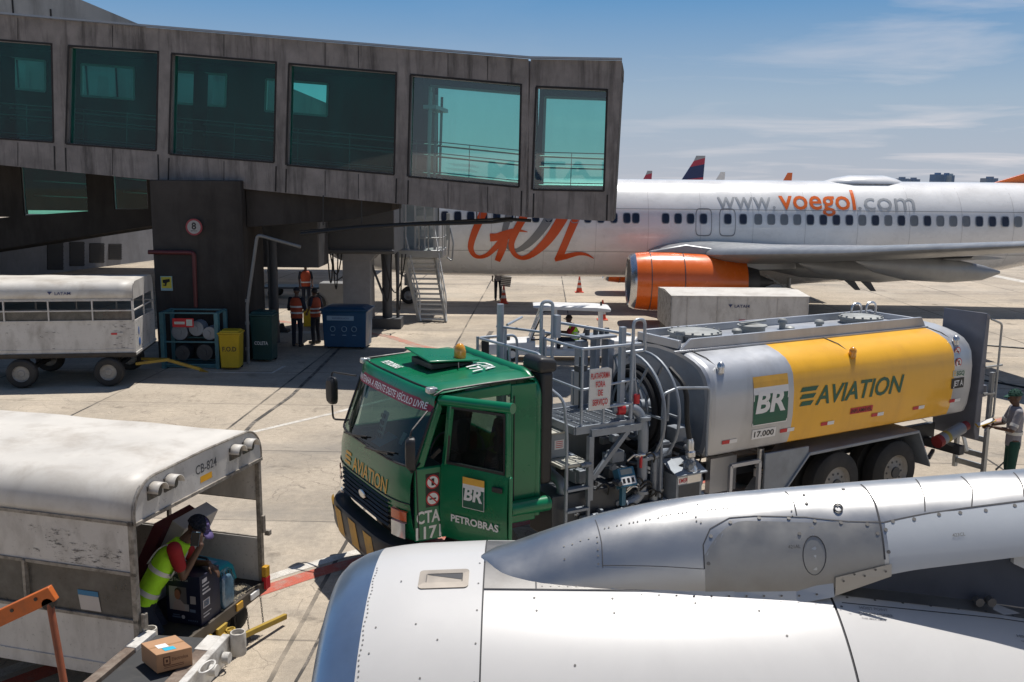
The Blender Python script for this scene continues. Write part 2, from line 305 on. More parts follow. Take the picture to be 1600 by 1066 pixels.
struct('red_marking', strip([gd(1425, 703), gd(1505, 668), gd(1640, 640)], 0.22), faint_red)
struct('red_marking', strip([gd(1440, 640), gd(1500, 668)], 0.16, 0.006), faint_red)
struct('white_marking', strip([gd(1532, 427), gd(1640, 448)], 0.7), white_paint)
struct('white_marking', strip([gd(318, 582), gd(425, 583), gd(445, 572)], 0.10), white_paint)
struct('white_marking', strip([gd(430, 519), gd(500, 520)], 0.45, 0.006), white_paint)
struct('tar_seam', strip([gd(360, 700), gd(397, 660), gd(454, 620), gd(500, 575), gd(530, 545)], 0.09, 0.007), tar)
struct('tar_seam', strip([gd(735, 562), gd(752, 540), gd(768, 518)], 0.16, 0.007), tar)
struct('tar_seam', strip([gd(462, 1066), gd(480, 1035), gd(500, 995), gd(515, 950)], 0.035, 0.007), tar)
# ================================================================== concrete
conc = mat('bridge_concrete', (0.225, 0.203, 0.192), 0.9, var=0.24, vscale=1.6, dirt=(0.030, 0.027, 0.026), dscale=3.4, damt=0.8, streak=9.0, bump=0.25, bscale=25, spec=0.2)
conc_dark = mat('stained_shade_concrete', (0.055, 0.049, 0.045), 0.92, var=0.25, vscale=1.0, dirt=(0.02, 0.018, 0.016), dscale=1.1, damt=0.75, streak=5.0, spec=0.15)  # streaky stains; base colour also lowered for the shade under the bridge
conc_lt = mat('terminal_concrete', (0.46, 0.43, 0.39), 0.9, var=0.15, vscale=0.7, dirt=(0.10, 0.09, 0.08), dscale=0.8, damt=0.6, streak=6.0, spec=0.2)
alu = mat('aluminium_frame', (0.30, 0.30, 0.31), 0.4, 0.6, var=0.1)
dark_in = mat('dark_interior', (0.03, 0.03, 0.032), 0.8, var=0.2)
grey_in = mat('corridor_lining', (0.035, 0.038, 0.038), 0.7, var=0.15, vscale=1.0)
teal = glass('teal_glass', (0.22, 0.76, 0.67), refl=0.04, grime=0.16, gcol=(0.05, 0.26, 0.24))
teal_b = glass('teal_glass_back', (0.58, 0.84, 0.78), refl=0.05)
teal_r = glass('teal_glass_reflecting', (0.40, 0.80, 0.72), refl=0.13, grime=0.10, gcol=(0.10, 0.30, 0.28))
# ================================================================== the fixed boarding bridge
ZP = EYE
A_, B_ = at(94, 286, 26.9), at(826, 286, 25.1)
_d = (B_-A_).normalized(); C_ = onplane(972, 286, A_, V((-_d.y, _d.x, 0)))
A0 = A_ + (A_-B_)*0.32
BRL = V((-9.0, 26.4, 0))
bridge = thing('boarding_bridge', 'long weathered concrete boarding bridge with big teal windows sloping down above the apron', 'boarding bridge', BRL)
def seg(px): return (A_, B_) if px <= 826 else (B_, C_)
def nrm(px):
    a, b = seg(px); d = (b-a).normalized(); return V((-d.y, d.x, 0)) if d.x > 0 and (-d.y*0+d.x) > 0 else V((d.y, -d.x, 0))
def fac(px, py, back=0.0):
    a, b = seg(px); n = nrm(px); return onplane(px, py, a, n) + n*back
def lerp(a, b, t): return a+(b-a)*t
def edge(tab, x):
    for (x0, y0), (x1, y1) in zip(tab, tab[1:]):
        if x <= x1: return lerp(y0, y1, (x-x0)/(x1-x0))
    return tab[-1][1]
TOP = [(-330, -9), (0, 23.5), (826, 92.5), (972, 95)]
BOT = [(-330, 222), (0, 258.5), (246, 282), (427, 300), (615, 318), (809, 338), (840, 341), (962, 346)]
# windows: left x, right x, then the four corner heights (tl, tr, br, bl), bottom corners may shift in x
WIN = [(-310, -255, 34, 40, 190, 182), (-225, -76, 44, 57, 206, 190), (-55, 83, 59, 69, 222.5, 213), (104.5, 245, 72.5, 81, 235.5, 225), (266, 429.5, 84.5, 97.5, 254, 241), (449.5, 617.5, 100.5, 114, 273, 258), (640, 813, 117.5, 132.5, 292.5, 276), (836, 947, 136.5, 140.5, 298.5, 296.5)]
cut = [-330]
for a, b in zip(WIN, WIN[1:]): cut.append((a[1]+b[0])/2)
cut.append(972); cut[-2] = 826
fr, BK = MB(), 0.38
def q4(mb, pts, m=0): mb.add(pts, [tuple(range(len(pts)))], m)
gl_list = []
for i, w in enumerate(WIN):
    xl, xr, ytl, ytr, ybr, ybl = w; c0, c1 = cut[i], cut[i+1]; last = i == len(WIN)-1
    e0 = 826.001 if last else c0; lean = -0.022 if i > 2 else 0.02
    if last: lean = -0.034
    P = lambda x, y, bk=0.0: fac(min(max(x, e0 if last else -999), 826 if not last else 999) + lean*(y-190)*(0 if x in (c0, c1) else 1), y, bk)
    T0, T1, Bt0, Bt1 = P(e0, edge(TOP, c0)), P(c1, edge(TOP, c1)), P(e0, edge(BOT, c0)), P(c1 - (9 if last else 0), edge(BOT, c1))
    tl, tr, br, bl = P(xl, ytl), P(xr, ytr), P(xr, ybr), P(xl, ybl)
    q4(fr, [T0, T1, tr, tl]); q4(fr, [T1, Bt1, br, tr]); q4(fr, [Bt1, Bt0, bl, br]); q4(fr, [Bt0, T0, tl, bl])
    nn = nrm((xl+xr)/2)*BK
    for a, b in ((tl, tr), (tr, br), (br, bl), (bl, tl)): q4(fr, [a, b, b+nn, a+nn])
    T0n, T1n, B0n, B1n = [p+nn for p in (T0, T1, Bt0, Bt1)]
    q4(fr, [T0n, T1n, tr+nn, tl+nn]); q4(fr, [T1n, B1n, br+nn, tr+nn]); q4(fr, [B1n, B0n, bl+nn, br+nn]); q4(fr, [B0n, T0n, tl+nn, bl+nn])
    gl_list.append((tl, tr, br, bl, nrm((xl+xr)/2), T0, T1, Bt0, Bt1))
fr.build('facade_frame', conc, bridge, smooth=0, off=BRL)
DEP_ = lambda i: 4.4 if i < 6 else 2.3  # bridge depth stepped so its shadow covers the bins but misses the tractor
for i, (tl, tr, br, bl, n, *_r) in enumerate(gl_list):
    DEP = DEP_(i)
    f = MB(); o = n*0.13; cs = [tl+o, tr+o, br+o, bl+o]
    for a, b in zip(cs, cs[1:]+cs[:1]): f.bar(a, b, 0.055, 0.055, up=n)
    wf = f.build('window', alu, bridge, off=BRL)
    p = MB(); o2 = n*0.15; p.quad(*[c+o2 for c in (tl, tr, br, bl)]); p.build('pane', teal if i < 6 else teal_r, wf, smooth=0, off=BRL)
    # the matching opening of the far side wall
    b2 = MB(); nD = n*DEP; T0, T1, B0, B1 = [q+nD for q in _r]
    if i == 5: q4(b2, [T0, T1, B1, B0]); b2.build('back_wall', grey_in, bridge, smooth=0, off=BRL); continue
    sill = 0.42 if i < 6 else 0.97; hd = 0.05 if i < 6 else 0.02
    t2l, t2r = lerp(tl, bl, hd)+nD, lerp(tr, br, hd)+nD; b2l, b2r = lerp(tl, bl, sill)+nD, lerp(tr, br, sill)+nD
    if i < 6:
        k = 0.30; t2l, t2r, b2l, b2r = lerp(t2l, t2r, k), lerp(t2l, t2r, 1-0.02), lerp(b2l, b2r, k), lerp(b2l, b2r, 1-0.02)
    for pts in ([T0, T1, t2r, t2l], [T1, B1, b2r, t2r], [B1, B0, b2l, b2r], [B0, T0, t2l, b2l]): q4(b2, pts)
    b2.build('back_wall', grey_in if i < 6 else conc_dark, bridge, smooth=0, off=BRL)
    f = MB(); cs = [t2l, t2r, b2r, b2l]
    for a, b in zip(cs, cs[1:]+cs[:1]): f.bar(a, b, 0.07, 0.07, up=n)
    wf = f.build('window', alu, bridge, off=BRL); p = MB(); p.quad(*cs); p.build('pane', teal_b, wf, smooth=0, off=BRL)
slab, lin = MB(), MB()
for i, (tl, tr, br, bl, n, T0, T1, B0, B1) in enumerate(gl_list):
    DEP = DEP_(i); nD = n*(DEP+0.02); dz = V((0, 0, -0.05)); a = n*(0.0)
    for P0, P1, d0, d1, tgt in ((T0, T1, 0.0, -0.30, slab), (B0, B1, 0.55, 0.0, slab)):
        lo = [P0+V((0, 0, d1)), P1+V((0, 0, d1)), P1+nD+V((0, 0, d1)), P0+nD+V((0, 0, d1))]
        hi = [p+V((0, 0, d0-d1-0.006)) for p in lo]
        tgt.add([p+n*0.39 if k in (0, 1) else p for k, p in enumerate(lo)]+[p+n*0.39 if k in (0, 1) else p for k, p in enumerate(hi)], [(0, 1, 2, 3), (7, 6, 5, 4), (0, 4, 5, 1), (1, 5, 6, 2), (2, 6, 7, 3), (3, 7, 4, 0)])
    # ceiling lining under the roof with strip lights' housings
    c0 = lerp(T0, B0, 0.12); c1 = lerp(T1, B1, 0.12); lin.add([c0+n*0.4, c1+n*0.4, c1+nD-n*0.1, c0+nD-n*0.1], [(0, 1, 2, 3)])
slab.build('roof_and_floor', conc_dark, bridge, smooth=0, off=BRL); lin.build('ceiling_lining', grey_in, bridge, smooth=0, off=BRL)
e = MB(); tl, tr, br, bl, n, T0, T1, B0, B1 = gl_list[-1]
DEP = 2.3; q4(e, [T1+n*0.39, B1+n*0.39, B1+n*DEP, T1+n*DEP]); e.build('end_wall', conc_dark, bridge, smooth=0, off=BRL); e = MB(); _g = gl_list[6]; q4(e, [_g[5]+n*2.3, _g[7]+n*2.3, _g[7]+n*3.92, _g[5]+n*3.92]); e.build('step_wall', conc_dark, bridge, smooth=0, off=BRL)
fl = MB()
pts = [r[5] for r in gl_list]+[gl_list[-1][6]]; nn_ = [r[4] for r in gl_list]+[gl_list[-1][4]]
for i in range(len(pts)-1): fl.bar(pts[i]+V((0, 0, 0.035))-nn_[i]*0.03, pts[i+1]+V((0, 0, 0.035))-nn_[i]*0.03, 0.14, 0.05)
fl.build('roof_flashing', alu, bridge, off=BRL)
jl = MB()
for i, (w, r) in enumerate(zip(WIN, gl_list)):
    n = r[4]*-0.006
    for xe, yt, yb in ((w[0]-2, w[5], None), (w[1]+2, w[4], None)):
        xx = xe; a, b_ = fac(xx, yt+6)+n, fac(xx + (-1 if i > 3 else 1), edge(BOT, xx)-1)+n; jl.bar(a, b_, 0.035, 0.012, up=r[4])
    for q_, w_ in ((r[0], r[1]), (r[1], r[2]), (r[2], r[3]), (r[3], r[0])): jl.bar(q_+n*.8+(q_-r[2]).normalized()*.02, w_+n*.8+(w_-r[3]).normalized()*.02 if False else w_+n*.8, 0.05, 0.010, up=r[4])
for px in (28, 176, 350, 508, 560, 700, 762):
    w_ = next((w for w in WIN if w[0] <= px <= w[1]), None)
    if w_: t_ = (px-w_[0])/(w_[1]-w_[0]); n_ = nrm(px)*-.004; jl.bar(fac(px, edge(TOP, px)+2)+n_, fac(px, lerp(w_[2], w_[3], t_)-3)+n_, .014, .006, up=nrm(px)); jl.bar(fac(px, lerp(w_[5], w_[4], t_)+4)+n_, fac(px, edge(BOT, px)-2)+n_, .014, .006, up=nrm(px))
jl.build('joint_line', mat('black_joint_sealant', (0.022, 0.02, 0.02), 0.9, var=0.4, vscale=4), bridge, smooth=0, off=BRL)
hr = MB()
for k, zz in ((0.62, 0), (0.735, 0), (0.93, 0)):
    hr.tube([lerp(r[0], r[3], k)+r[4]*0.8 for r in gl_list]+[lerp(gl_list[-1][1], gl_list[-1][2], k)+gl_list[-1][4]*0.8], 0.013, 6)
    hr.tube([lerp(r[0], r[3], k+0.03)+r[4]*1.95 for r in gl_list]+[lerp(gl_list[-1][1], gl_list[-1][2], k+0.03)+gl_list[-1][4]*3.1], 0.03, 6)
for r in gl_list:
    hr.bar(lerp(r[0], r[3], 0.62)+r[4]*0.8, lerp(r[0], r[3], 1.0)+r[4]*0.8, 0.018)
    m_ = lerp(lerp(r[0], r[1], 0.5), lerp(r[3], r[2], 0.5), 0.62); hr.bar(m_+r[4]*0.8, lerp(r[3], r[2], 0.5)+r[4]*0.8, 0.018)
hr.build('handrail', mat('dull_rail', (0.14, 0.14, 0.145), 0.5, 0.3), bridge, off=BRL)
ins = MB()   # a glazed door set and inner partitions across the corridor
r = gl_list[6]; a, b = lerp(r[0], r[1], 0.14), lerp(r[3], r[2], 0.14)
for s in (0.6, 1.3, 2.0): ins.bar(a+r[4]*s+V((0, 0, -.35)), b+r[4]*s, 0.07)
ins.bar(lerp(a, b, 0.28)+r[4]*0.5, lerp(a, b, 0.28)+r[4]*2.1, 0.35, 0.10); ins.build('door_frame', alu, bridge, off=BRL)
ins = MB(); r = gl_list[4]; ins.add([lerp(r[0], r[3], k)+r[4]*s for k, s in ((0.1, 1.3), (1.0, 1.3), (1.0, 2.2), (0.1, 2.2))], [(0, 1, 2, 3)])
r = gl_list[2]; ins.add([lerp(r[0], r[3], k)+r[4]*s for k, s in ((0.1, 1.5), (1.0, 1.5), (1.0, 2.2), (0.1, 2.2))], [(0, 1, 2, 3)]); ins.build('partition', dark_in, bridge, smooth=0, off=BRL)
# concrete pier, cross head and cables under the bridge
pr = MB(); p0, p1 = at(242, 450, 25.95), at(383, 450, 25.95)
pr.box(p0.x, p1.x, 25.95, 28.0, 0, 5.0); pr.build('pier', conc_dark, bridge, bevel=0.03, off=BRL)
hd = MB(); h0, h1 = at(380, 330, 26.25), at(612, 330, 26.25)
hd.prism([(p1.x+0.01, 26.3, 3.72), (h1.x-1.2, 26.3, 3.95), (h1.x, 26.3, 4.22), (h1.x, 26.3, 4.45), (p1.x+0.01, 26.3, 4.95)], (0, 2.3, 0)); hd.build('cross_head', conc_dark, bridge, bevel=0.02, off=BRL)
cb = MB(); black = mat('black_rubber', (0.018, 0.018, 0.018), 0.6, var=0.2)
cb.tube([at(x, y, 25.6) for x, y in ((470, 366), (560, 356), (640, 351), (720, 349), (770, 347), (800, 343), (830, 345))], 0.045, 8)
cb.tube([at(x, y, 26.0) for x, y in ((470, 362), (570, 353), (700, 346), (800, 341))], 0.03, 6)
for x in range(505, 830, 60): cb.bar(at(x, edge(BOT, x)-2, 25.75), at(x, 352-(x-500)*0.02, 25.75), 0.03)
cb.build('cable_run', black, bridge, off=BRL)
# ================================================================== terminal behind the bridge
TL = V((-24, 42, 0))
term = thing('terminal_building', 'tall concrete terminal with a slanting roofline rising behind the bridge at left', 'terminal', TL)
tb = MB(); pts = [at(560, 182, 40), at(-420, -230, 40)]; zl = 5.6
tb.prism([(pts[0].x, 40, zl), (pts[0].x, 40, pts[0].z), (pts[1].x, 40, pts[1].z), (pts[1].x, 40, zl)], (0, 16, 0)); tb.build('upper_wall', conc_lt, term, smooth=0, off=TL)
jn = MB()
for px, py in ((16, -40), (77, -10), (128, 6), (176, 22)):
    q = at(px, py, 39.98); jn.box(q.x-0.03, q.x+0.03, 39.975, 39.995, 5.7, q.z-0.6)
jn.build('panel_joint', conc_dark, term, smooth=0, off=TL)
lw = MB(); YC = 31.6; x_ = lambda px: at(px, 320, YC).x
zt, = (6.3,); zb = lambda px: at(px, lerp(388, 352, px/240), YC).z
cols = [(-420, -180), (-180, 36), (137, 178), (231, 262)]
lw.prism([(x_(-420), YC, zb(-420)), (x_(262), YC, zb(262)), (x_(262), YC, at(262, 327, YC).z), (x_(178), YC, at(178, 327, YC).z), (x_(36), YC, at(36, 337, YC).z), (x_(-420), YC, at(-420, 380, YC).z)], (0, 0.3, 0))
lw.box(x_(-420), x_(36), YC+.001, YC+.301, at(0, 339, YC).z, zt); lw.box(x_(137), x_(178), YC+.001, YC+.301, at(150, 334, YC).z, zt); lw.box(x_(231), x_(262), YC+.001, YC+.301, at(240, 327, YC).z, zt)
lw.prism([(x_(-420), YC+.31, zb(-420)), (x_(262), YC+.31, zb(262)), (x_(262), YC+.31, zb(262)+.25), (x_(-420), YC+.31, zb(-420)+.25)], (0, 11.4, 0)); lw.box(x_(-420), x_(262), YC+11.4, YC+11.7, zb(262), zt)  # slab drawn out deep to keep sky light off the ground below
lw.box(x_(-420), x_(262), YC+.31, YC+8.0, 6.0, zt)
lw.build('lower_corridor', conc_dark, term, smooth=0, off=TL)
for a, b in ((36, 137), (178, 231)):
    f = MB(); zz0 = at(a, 336 if a < 100 else 328, YC).z; cs = [V((x_(p), YC+.1, z)) for p, z in ((a, zt), (b, zt), (b, zz0), (a, zz0))]
    for q, w in zip(cs, cs[1:]+cs[:1]): f.bar(q, w, 0.06, 0.06, up=(0, 1, 0))
    for k in (0.25, 0.45): f.tube([lerp(cs[3], cs[0], k)+V((0, .7, 0)), lerp(cs[2], cs[1], k*0.9)+V((0, .7, 0))], 0.025, 6)
    wf = f.build('window', alu, term, off=TL); p = MB(); p.quad(*cs); p.build('pane', teal, wf, smooth=0, off=TL)
gw = MB(); g0, g1 = gd(-160, 458), gd(262, 404); dr = (g1-g0).normalized(); gn = V((-dr.y, dr.x, 0))
gw.prism([g0, g1, g1+V((0, 0, 3.0)), g0+V((0, 0, 3.0))], gn*0.3); wwall = mat('white_render_wall', (0.20, 0.205, 0.225), 0.8, var=0.1, dirt=(0.1, 0.1, 0.11), damt=0.5, streak=3)
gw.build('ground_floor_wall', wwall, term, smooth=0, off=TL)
for a, b, t, bb in ((74, 99, 384, 422), (109, 132, 386, 416), (140, 163, 388, 411), (170, 190, 389, 406)):
    lv = MB(); c_ = [onplane(x, y, g0-gn*0.02, gn) for x, y in ((a, t-8), (b, t-8), (b, bb), (a, bb))]; lv.prism(c_, gn*0.015)
    for k in range(7): lv.bar(lerp(c_[0], c_[3], (k+.5)/7)-gn*0.02, lerp(c_[1], c_[2], (k+.5)/7)-gn*0.02, 0.04)
    lv.build('louvre_window', dark_in, term, smooth=0, off=TL)
# ================================================================== the white jet at the gate
white_paint_jet = mat('white_airliner_paint', (0.80, 0.79, 0.775), 0.28, var=0.04, vscale=0.8, coat=0.5, dirt=(0.40, 0.38, 0.35), dscale=0.7, damt=0.32, streak=0.5)
orange = mat('orange_airliner_paint', (0.80, 0.145, 0.012), 0.25, var=0.05, coat=0.5)
logo_or = mat('orange_logo_paint', (0.66, 0.085, 0.012), 0.35, var=0.05)
logo_gr = mat('grey_logo_paint', (0.22, 0.22, 0.225), 0.35, var=0.05)
lip = mat('bare_metal_lip', (0.62, 0.63, 0.65), 0.25, 0.9, var=0.1)
gr_metal = mat('grey_wing_metal', (0.31, 0.32, 0.33), 0.35, 0.35, var=0.08, dirt=(0.2, 0.2, 0.2), damt=0.4, dscale=1.0)
gr_dark = mat('dark_grey_metal', (0.10, 0.10, 0.105), 0.5, 0.4, var=0.2)
win_dark = mat('cabin_window_pane', (0.015, 0.022, 0.045), 0.08, var=0.0); win_shade = mat('cabin_window_shade', (0.19, 0.20, 0.21), 0.35, var=0.1)
rubber = mat('tyre_rubber', (0.022, 0.021, 0.020), 0.75, var=0.3, vscale=6, dirt=(0.10, 0.09, 0.08), damt=0.4)
JX, JY = -8.35, 39.2
jet = thing('passenger_jet', 'white airliner with orange engines parked across the apron behind the fuel truck', 'airliner', (JX, JY, 0))
STA = [(0, 2.72, .04, .04), (.12, 2.74, .28, .28), (.45, 2.78, .56, .58), (1.1, 2.86, .98, 1.02), (2.0, 2.98, 1.35, 1.44), (3.3, 3.10, 1.68, 1.79), (4.6, 3.17, 1.83, 1.94), (6.0, 3.20, 1.88, 2.0),
       (24.6, 3.20, 1.88, 2.0), (26.5, 3.26, 1.86, 1.94), (28.5, 3.42, 1.80, 1.78), (30.5, 3.64, 1.66, 1.56), (33, 3.95, 1.34, 1.22), (35.5, 4.25, .95, .88), (37.8, 4.5, .5, .48), (39.2, 4.6, .18, .2)]
def sect(x):
    for a, b in zip(STA, STA[1:]):
        if x <= b[0]: t = (x-a[0])/(b[0]-a[0]); return [lerp(a[k], b[k], t) for k in (1, 2, 3)]
    return STA[-1][1:]
xs = sorted(set([s[0] for s in STA]+[6+1.55*k for k in range(1, 12)]))
mb = MB(); mb.loft([[V((x, sect(x)[1]*math.cos(2*math.pi*k/64), sect(x)[0]+sect(x)[2]*math.sin(2*math.pi*k/64))) for k in range(64)] for x in xs])
body = mb.build('fuselage', white_paint_jet, jet, smooth=60)
def skin(x, z, e=0.012):
    c, ry, rz = sect(x); t = max(-1, min(1, (z-c)/rz)); a = math.asin(t); return V((x, -(ry+e)*math.cos(a), c+(rz+e)*math.sin(a)))
def jp(px, py): q = at(px, py, 37.45); return q.x-JX, q.z
for z, h in ((4.03, 0.018), (2.35, 0.014)):
    sm = MB()
    for k in range(60): x = 5+k*0.4; sm.quad(skin(x, z), skin(x+.4, z), skin(x+.4, z+h), skin(x, z+h))
    sm.build('panel_seam', logo_gr, body)
mat('faint_skin_joint', (0.42, 0.41, 0.40), 0.5)
for k in range(13):
    sv = MB(); x = 3.4+2.05*k; sv.loft([[skin(x+d, 1.25+3.9*j/20, .004) for j in range(21)] for d in (0, .012)], 0, False, False); sv.build('skin_joint', MATS['faint_skin_joint'], body, smooth=60)
lt = MB(); x0, z0 = jp(1122, 326)
def line_fn(x_off): return lambda x, y: skin(x0+x_off+x, z0+y)
wd = (jp(1213, 326)[0]-x0, jp(1338, 326)[0]-jp(1218, 326)[0], jp(1432, 326)[0]-jp(1342, 326)[0])
write(lt, 'www.', None, None, None, 0.72, wd[0], 1, fn=line_fn(0), cuts=7); write(lt, 'voegol', None, None, None, 0.80, wd[1], 0, 0.012, fn=line_fn(jp(1219, 326)[0]-x0), cuts=8)
write(lt, '.com', None, None, None, 0.72, wd[2], 1, fn=line_fn(jp(1342, 326)[0]-x0), cuts=7)
lt.build('lettering', [orange, mat('pale_grey_lettering', (0.36, 0.37, 0.38), 0.4)], body, smooth=0)
def ribbon(mb, pts, wid, m, e):
    P = [V((700+x/4.444, 320+y/4.444, 0)) for x, y in pts]
    S = []; n = len(P)
    for i in range(n-1):      # Catmull-Rom
        a, b, c, d = P[max(i-1, 0)], P[i], P[i+1], P[min(i+2, n-1)]
        for k in range(6):
            t = k/6; S.append((0.5*((2*b)+(c-a)*t+(2*a-5*b+4*c-d)*t*t+(3*b-a-3*c+d)*t**3), lerp(wid[i], wid[i+1], t)/4.444/2))
    S.append((P[-1], wid[-1]/4.444/2)); Q = []
    for i, (p, w) in enumerate(S):
        d = (S[min(i+1, len(S)-1)][0]-S[max(i-1, 0)][0]).normalized(); s = V((-d.y, d.x, 0))*w; Q.append([skin(*jp(*(p+s*k*1.13)[:2]), e) for k in (-1, -.5, 0, .5, 1)])
    for a, b in zip(Q, Q[1:]):
        for k in range(4): mb.quad(a[k], b[k], b[k+1], a[k+1], m)
lg = MB()
ribbon(lg, [(440, -10), (412, 110), (392, 200), (412, 285), (470, 318), (545, 280), (622, 205), (690, 110), (740, 10)], [40, 40, 34, 26, 24, 40, 48, 55, 50], 1, 0.012)
ribbon(lg, [(270, 0), (228, 95), (182, 200), (158, 290), (176, 344), (215, 364), (272, 348), (330, 296), (385, 238), (440, 190)], [48, 46, 42, 36, 28, 22, 26, 34, 44, 40], 0, 0.019)
ribbon(lg, [(292, 226), (340, 222), (400, 196), (470, 176), (553, 188)], [50, 46, 34, 22, 2], 0, 0.026)
ribbon(lg, [(408, 215), (378, 300), (342, 392)], [26, 46, 34], 0, 0.033)
ribbon(lg, [(570, -10), (520, 95), (468, 190), (440, 270), (458, 335), (508, 368), (570, 352), (650, 288), (722, 205), (790, 100), (850, 0)], [48, 46, 42, 36, 28, 24, 34, 50, 58, 64, 60], 0, 0.040)
ribbon(lg, [(930, 0), (884, 100), (826, 235), (768, 380)], [52, 50, 44, 46], 0, 0.019)
ribbon(lg, [(744, 384), (820, 360), (900, 340), (960, 345), (1016, 374)], [22, 34, 24, 16, 3], 0, 0.026)
lg.build('logo', [logo_or, logo_gr], body, smooth=60)
# cabin windows: one mesh of each kind, copied along the row
def cab_window(m):
    b = MB(); ring = []
    for k in range(20):
        a = 2*math.pi*k/20; ca, sa = math.cos(a), math.sin(a); ring.append((0.135*math.copysign(abs(ca)**0.55, ca), 0.185*math.copysign(abs(sa)**0.55, sa)))
    f = lambda s, e: [skin(10+x*s, 3.68+z*s, e)-V((10, 0, 0)) for x, z in ring]
    b.loft([f(1.16, .004), f(1.16, .02), f(1.0, .022)], 1, False); b.add(f(1.0, .013), [tuple(range(20))], 0)
    return b.build('cabin_window', [m, alu], jet, smooth=0)
wa, wb = cab_window(win_dark), cab_window(win_shade)
first = {0: True, 1: True}
wx = [9.6 + 0.502*k for k in range(-8, 46)]
pat = '00000000000000000' + '0000010111100000101101110001111' + '0101101'
skipx = []
xe1, xe2 = jp(1099, 345)[0], jp(1136, 345)[0]
base = jp(1040, 341)[0]
spots = [base-0.51*k for k in range(3, 22)]+[jp(p, 341)[0] for p in (993, 1039.5, 1059, 1078.5, 1098.5, 1136.5, 1160.5)]+[jp(1184+20.3*k, 342)[0] for k in range(27)]
pats = '0'*26+'111100001010101110001101011'
for x, c in zip(spots, pats):
    src = wb if c == '1' else wa
    k = int(c)
    if first[k]: src.location = (x, 0, 0); first[k] = False; continue
    o = src.copy(); COL.objects.link(o); o.location = (x, 0, 0)
for xe in (xe1, xe2):
    d = MB(); ring = []
    for k in range(28):
        a = 2*math.pi*k/28; ca, sa = math.cos(a), math.sin(a); ring.append((0.31*math.copysign(abs(ca)**0.4, ca), 0.52*math.copysign(abs(sa)**0.4, sa)))
    d.loft([[skin(xe+x*s, 3.55+z*s, .012) for x, z in ring] for s in (1.04, .96)], 0, False); d.build('emergency_exit', logo_gr, jet, smooth=0)
# wing
def airfoil(le, te, z, th, y, n=16):
    up, lo = [], []
    for k in range(n+1):
        t = (1-math.cos(math.pi*k/n))/2; h = th*(2.97*math.sqrt(t)-1.26*t-3.516*t*t+2.843*t**3-1.015*t**4)*0.5
        x = lerp(le, te, t); up.append(V((x, y, z+h*1.15))); lo.append(V((x, y, z-h*0.85)))
    return up[::-1]+lo[1:-1]
def wing(sg):
    w = MB(); w.loft([airfoil(13.4, 21.3, 2.22, 1.0, -1.4*sg), airfoil(15.6, 21.5, 2.55, 0.68, -5.6*sg), airfoil(18.2, 22.2, 3.02, 0.42, -10.8*sg), airfoil(21.3, 23.2, 3.72, 0.20, -17.0*sg)])
    if sg > 0: w.loft([airfoil(21.3, 23.2, 3.74, 0.16, -17.0*sg), airfoil(21.9, 23.35, 4.1, 0.12, -17.45*sg), airfoil(23.2, 24.1, 6.1, 0.08, -17.9*sg)])
    o = w.build('wing', gr_metal, jet, smooth=50)
    for y, x0_, x1_, z, r in ((-3.4, 17.6, 22.4, 2.02, .26), (-6.6, 18.2, 22.5, 2.28, .30), (-9.8, 19.0, 23.5, 2.62, .30)):
        f = MB(); L = x1_-x0_
        f.loft([[V((x0_+L*t, y*sg+0.17*q*math.cos(2*math.pi*k/16), z-.12+dz+r*1.25*q*math.sin(2*math.pi*k/16))) for k in range(16)] for t, q, dz in ((0, .05, .2), (.12, .6, .1), (.35, 1, 0), (.65, 1, -.06), (.88, .62, -.12), (1, .12, -.10))])
        f.build('flap_fairing', gr_metal, o, smooth=50)
    fl_ = MB(); fl_.loft([airfoil(20.4, 22.3, 2.05, 0.2, -2.1*sg), airfoil(20.9, 22.4, 2.36, 0.18, -5.6*sg)]); fl_.loft([airfoil(21.0, 22.4, 2.42, 0.15, -5.9*sg), airfoil(21.9, 22.9, 2.94, 0.12, -11.2*sg)])
    fl_.build('flap', gr_metal, o, smooth=50)
    return o
wing(1); wing(-1)
bf = MB(); bf.loft([[V((x, ry*math.cos(2*math.pi*k/32), 2.05+rz*math.sin(2*math.pi*k/32))) for k in range(32)] for x, ry, rz in ((12.9, .4, .3), (13.5, 1.4, .75), (14.4, 1.9, .98), (16, 2.02, 1.08), (19.5, 2.0, 1.1), (21.8, 1.7, .95), (23.4, 1.1, .6), (24.4, .3, .2))]); bf.build('belly_fairing', white_paint_jet, jet, smooth=60)
for x, h in ((22.1, .42), (22.75, .46)):
    a = MB(); a.prism([(x, -.03, 1.16), (x+.42, -.03, 1.16), (x+.72, -.03, 1.16-h), (x+.5, -.03, 1.16-h)], (0, .06, 0)); a.build('blade_antenna', gr_dark, jet)
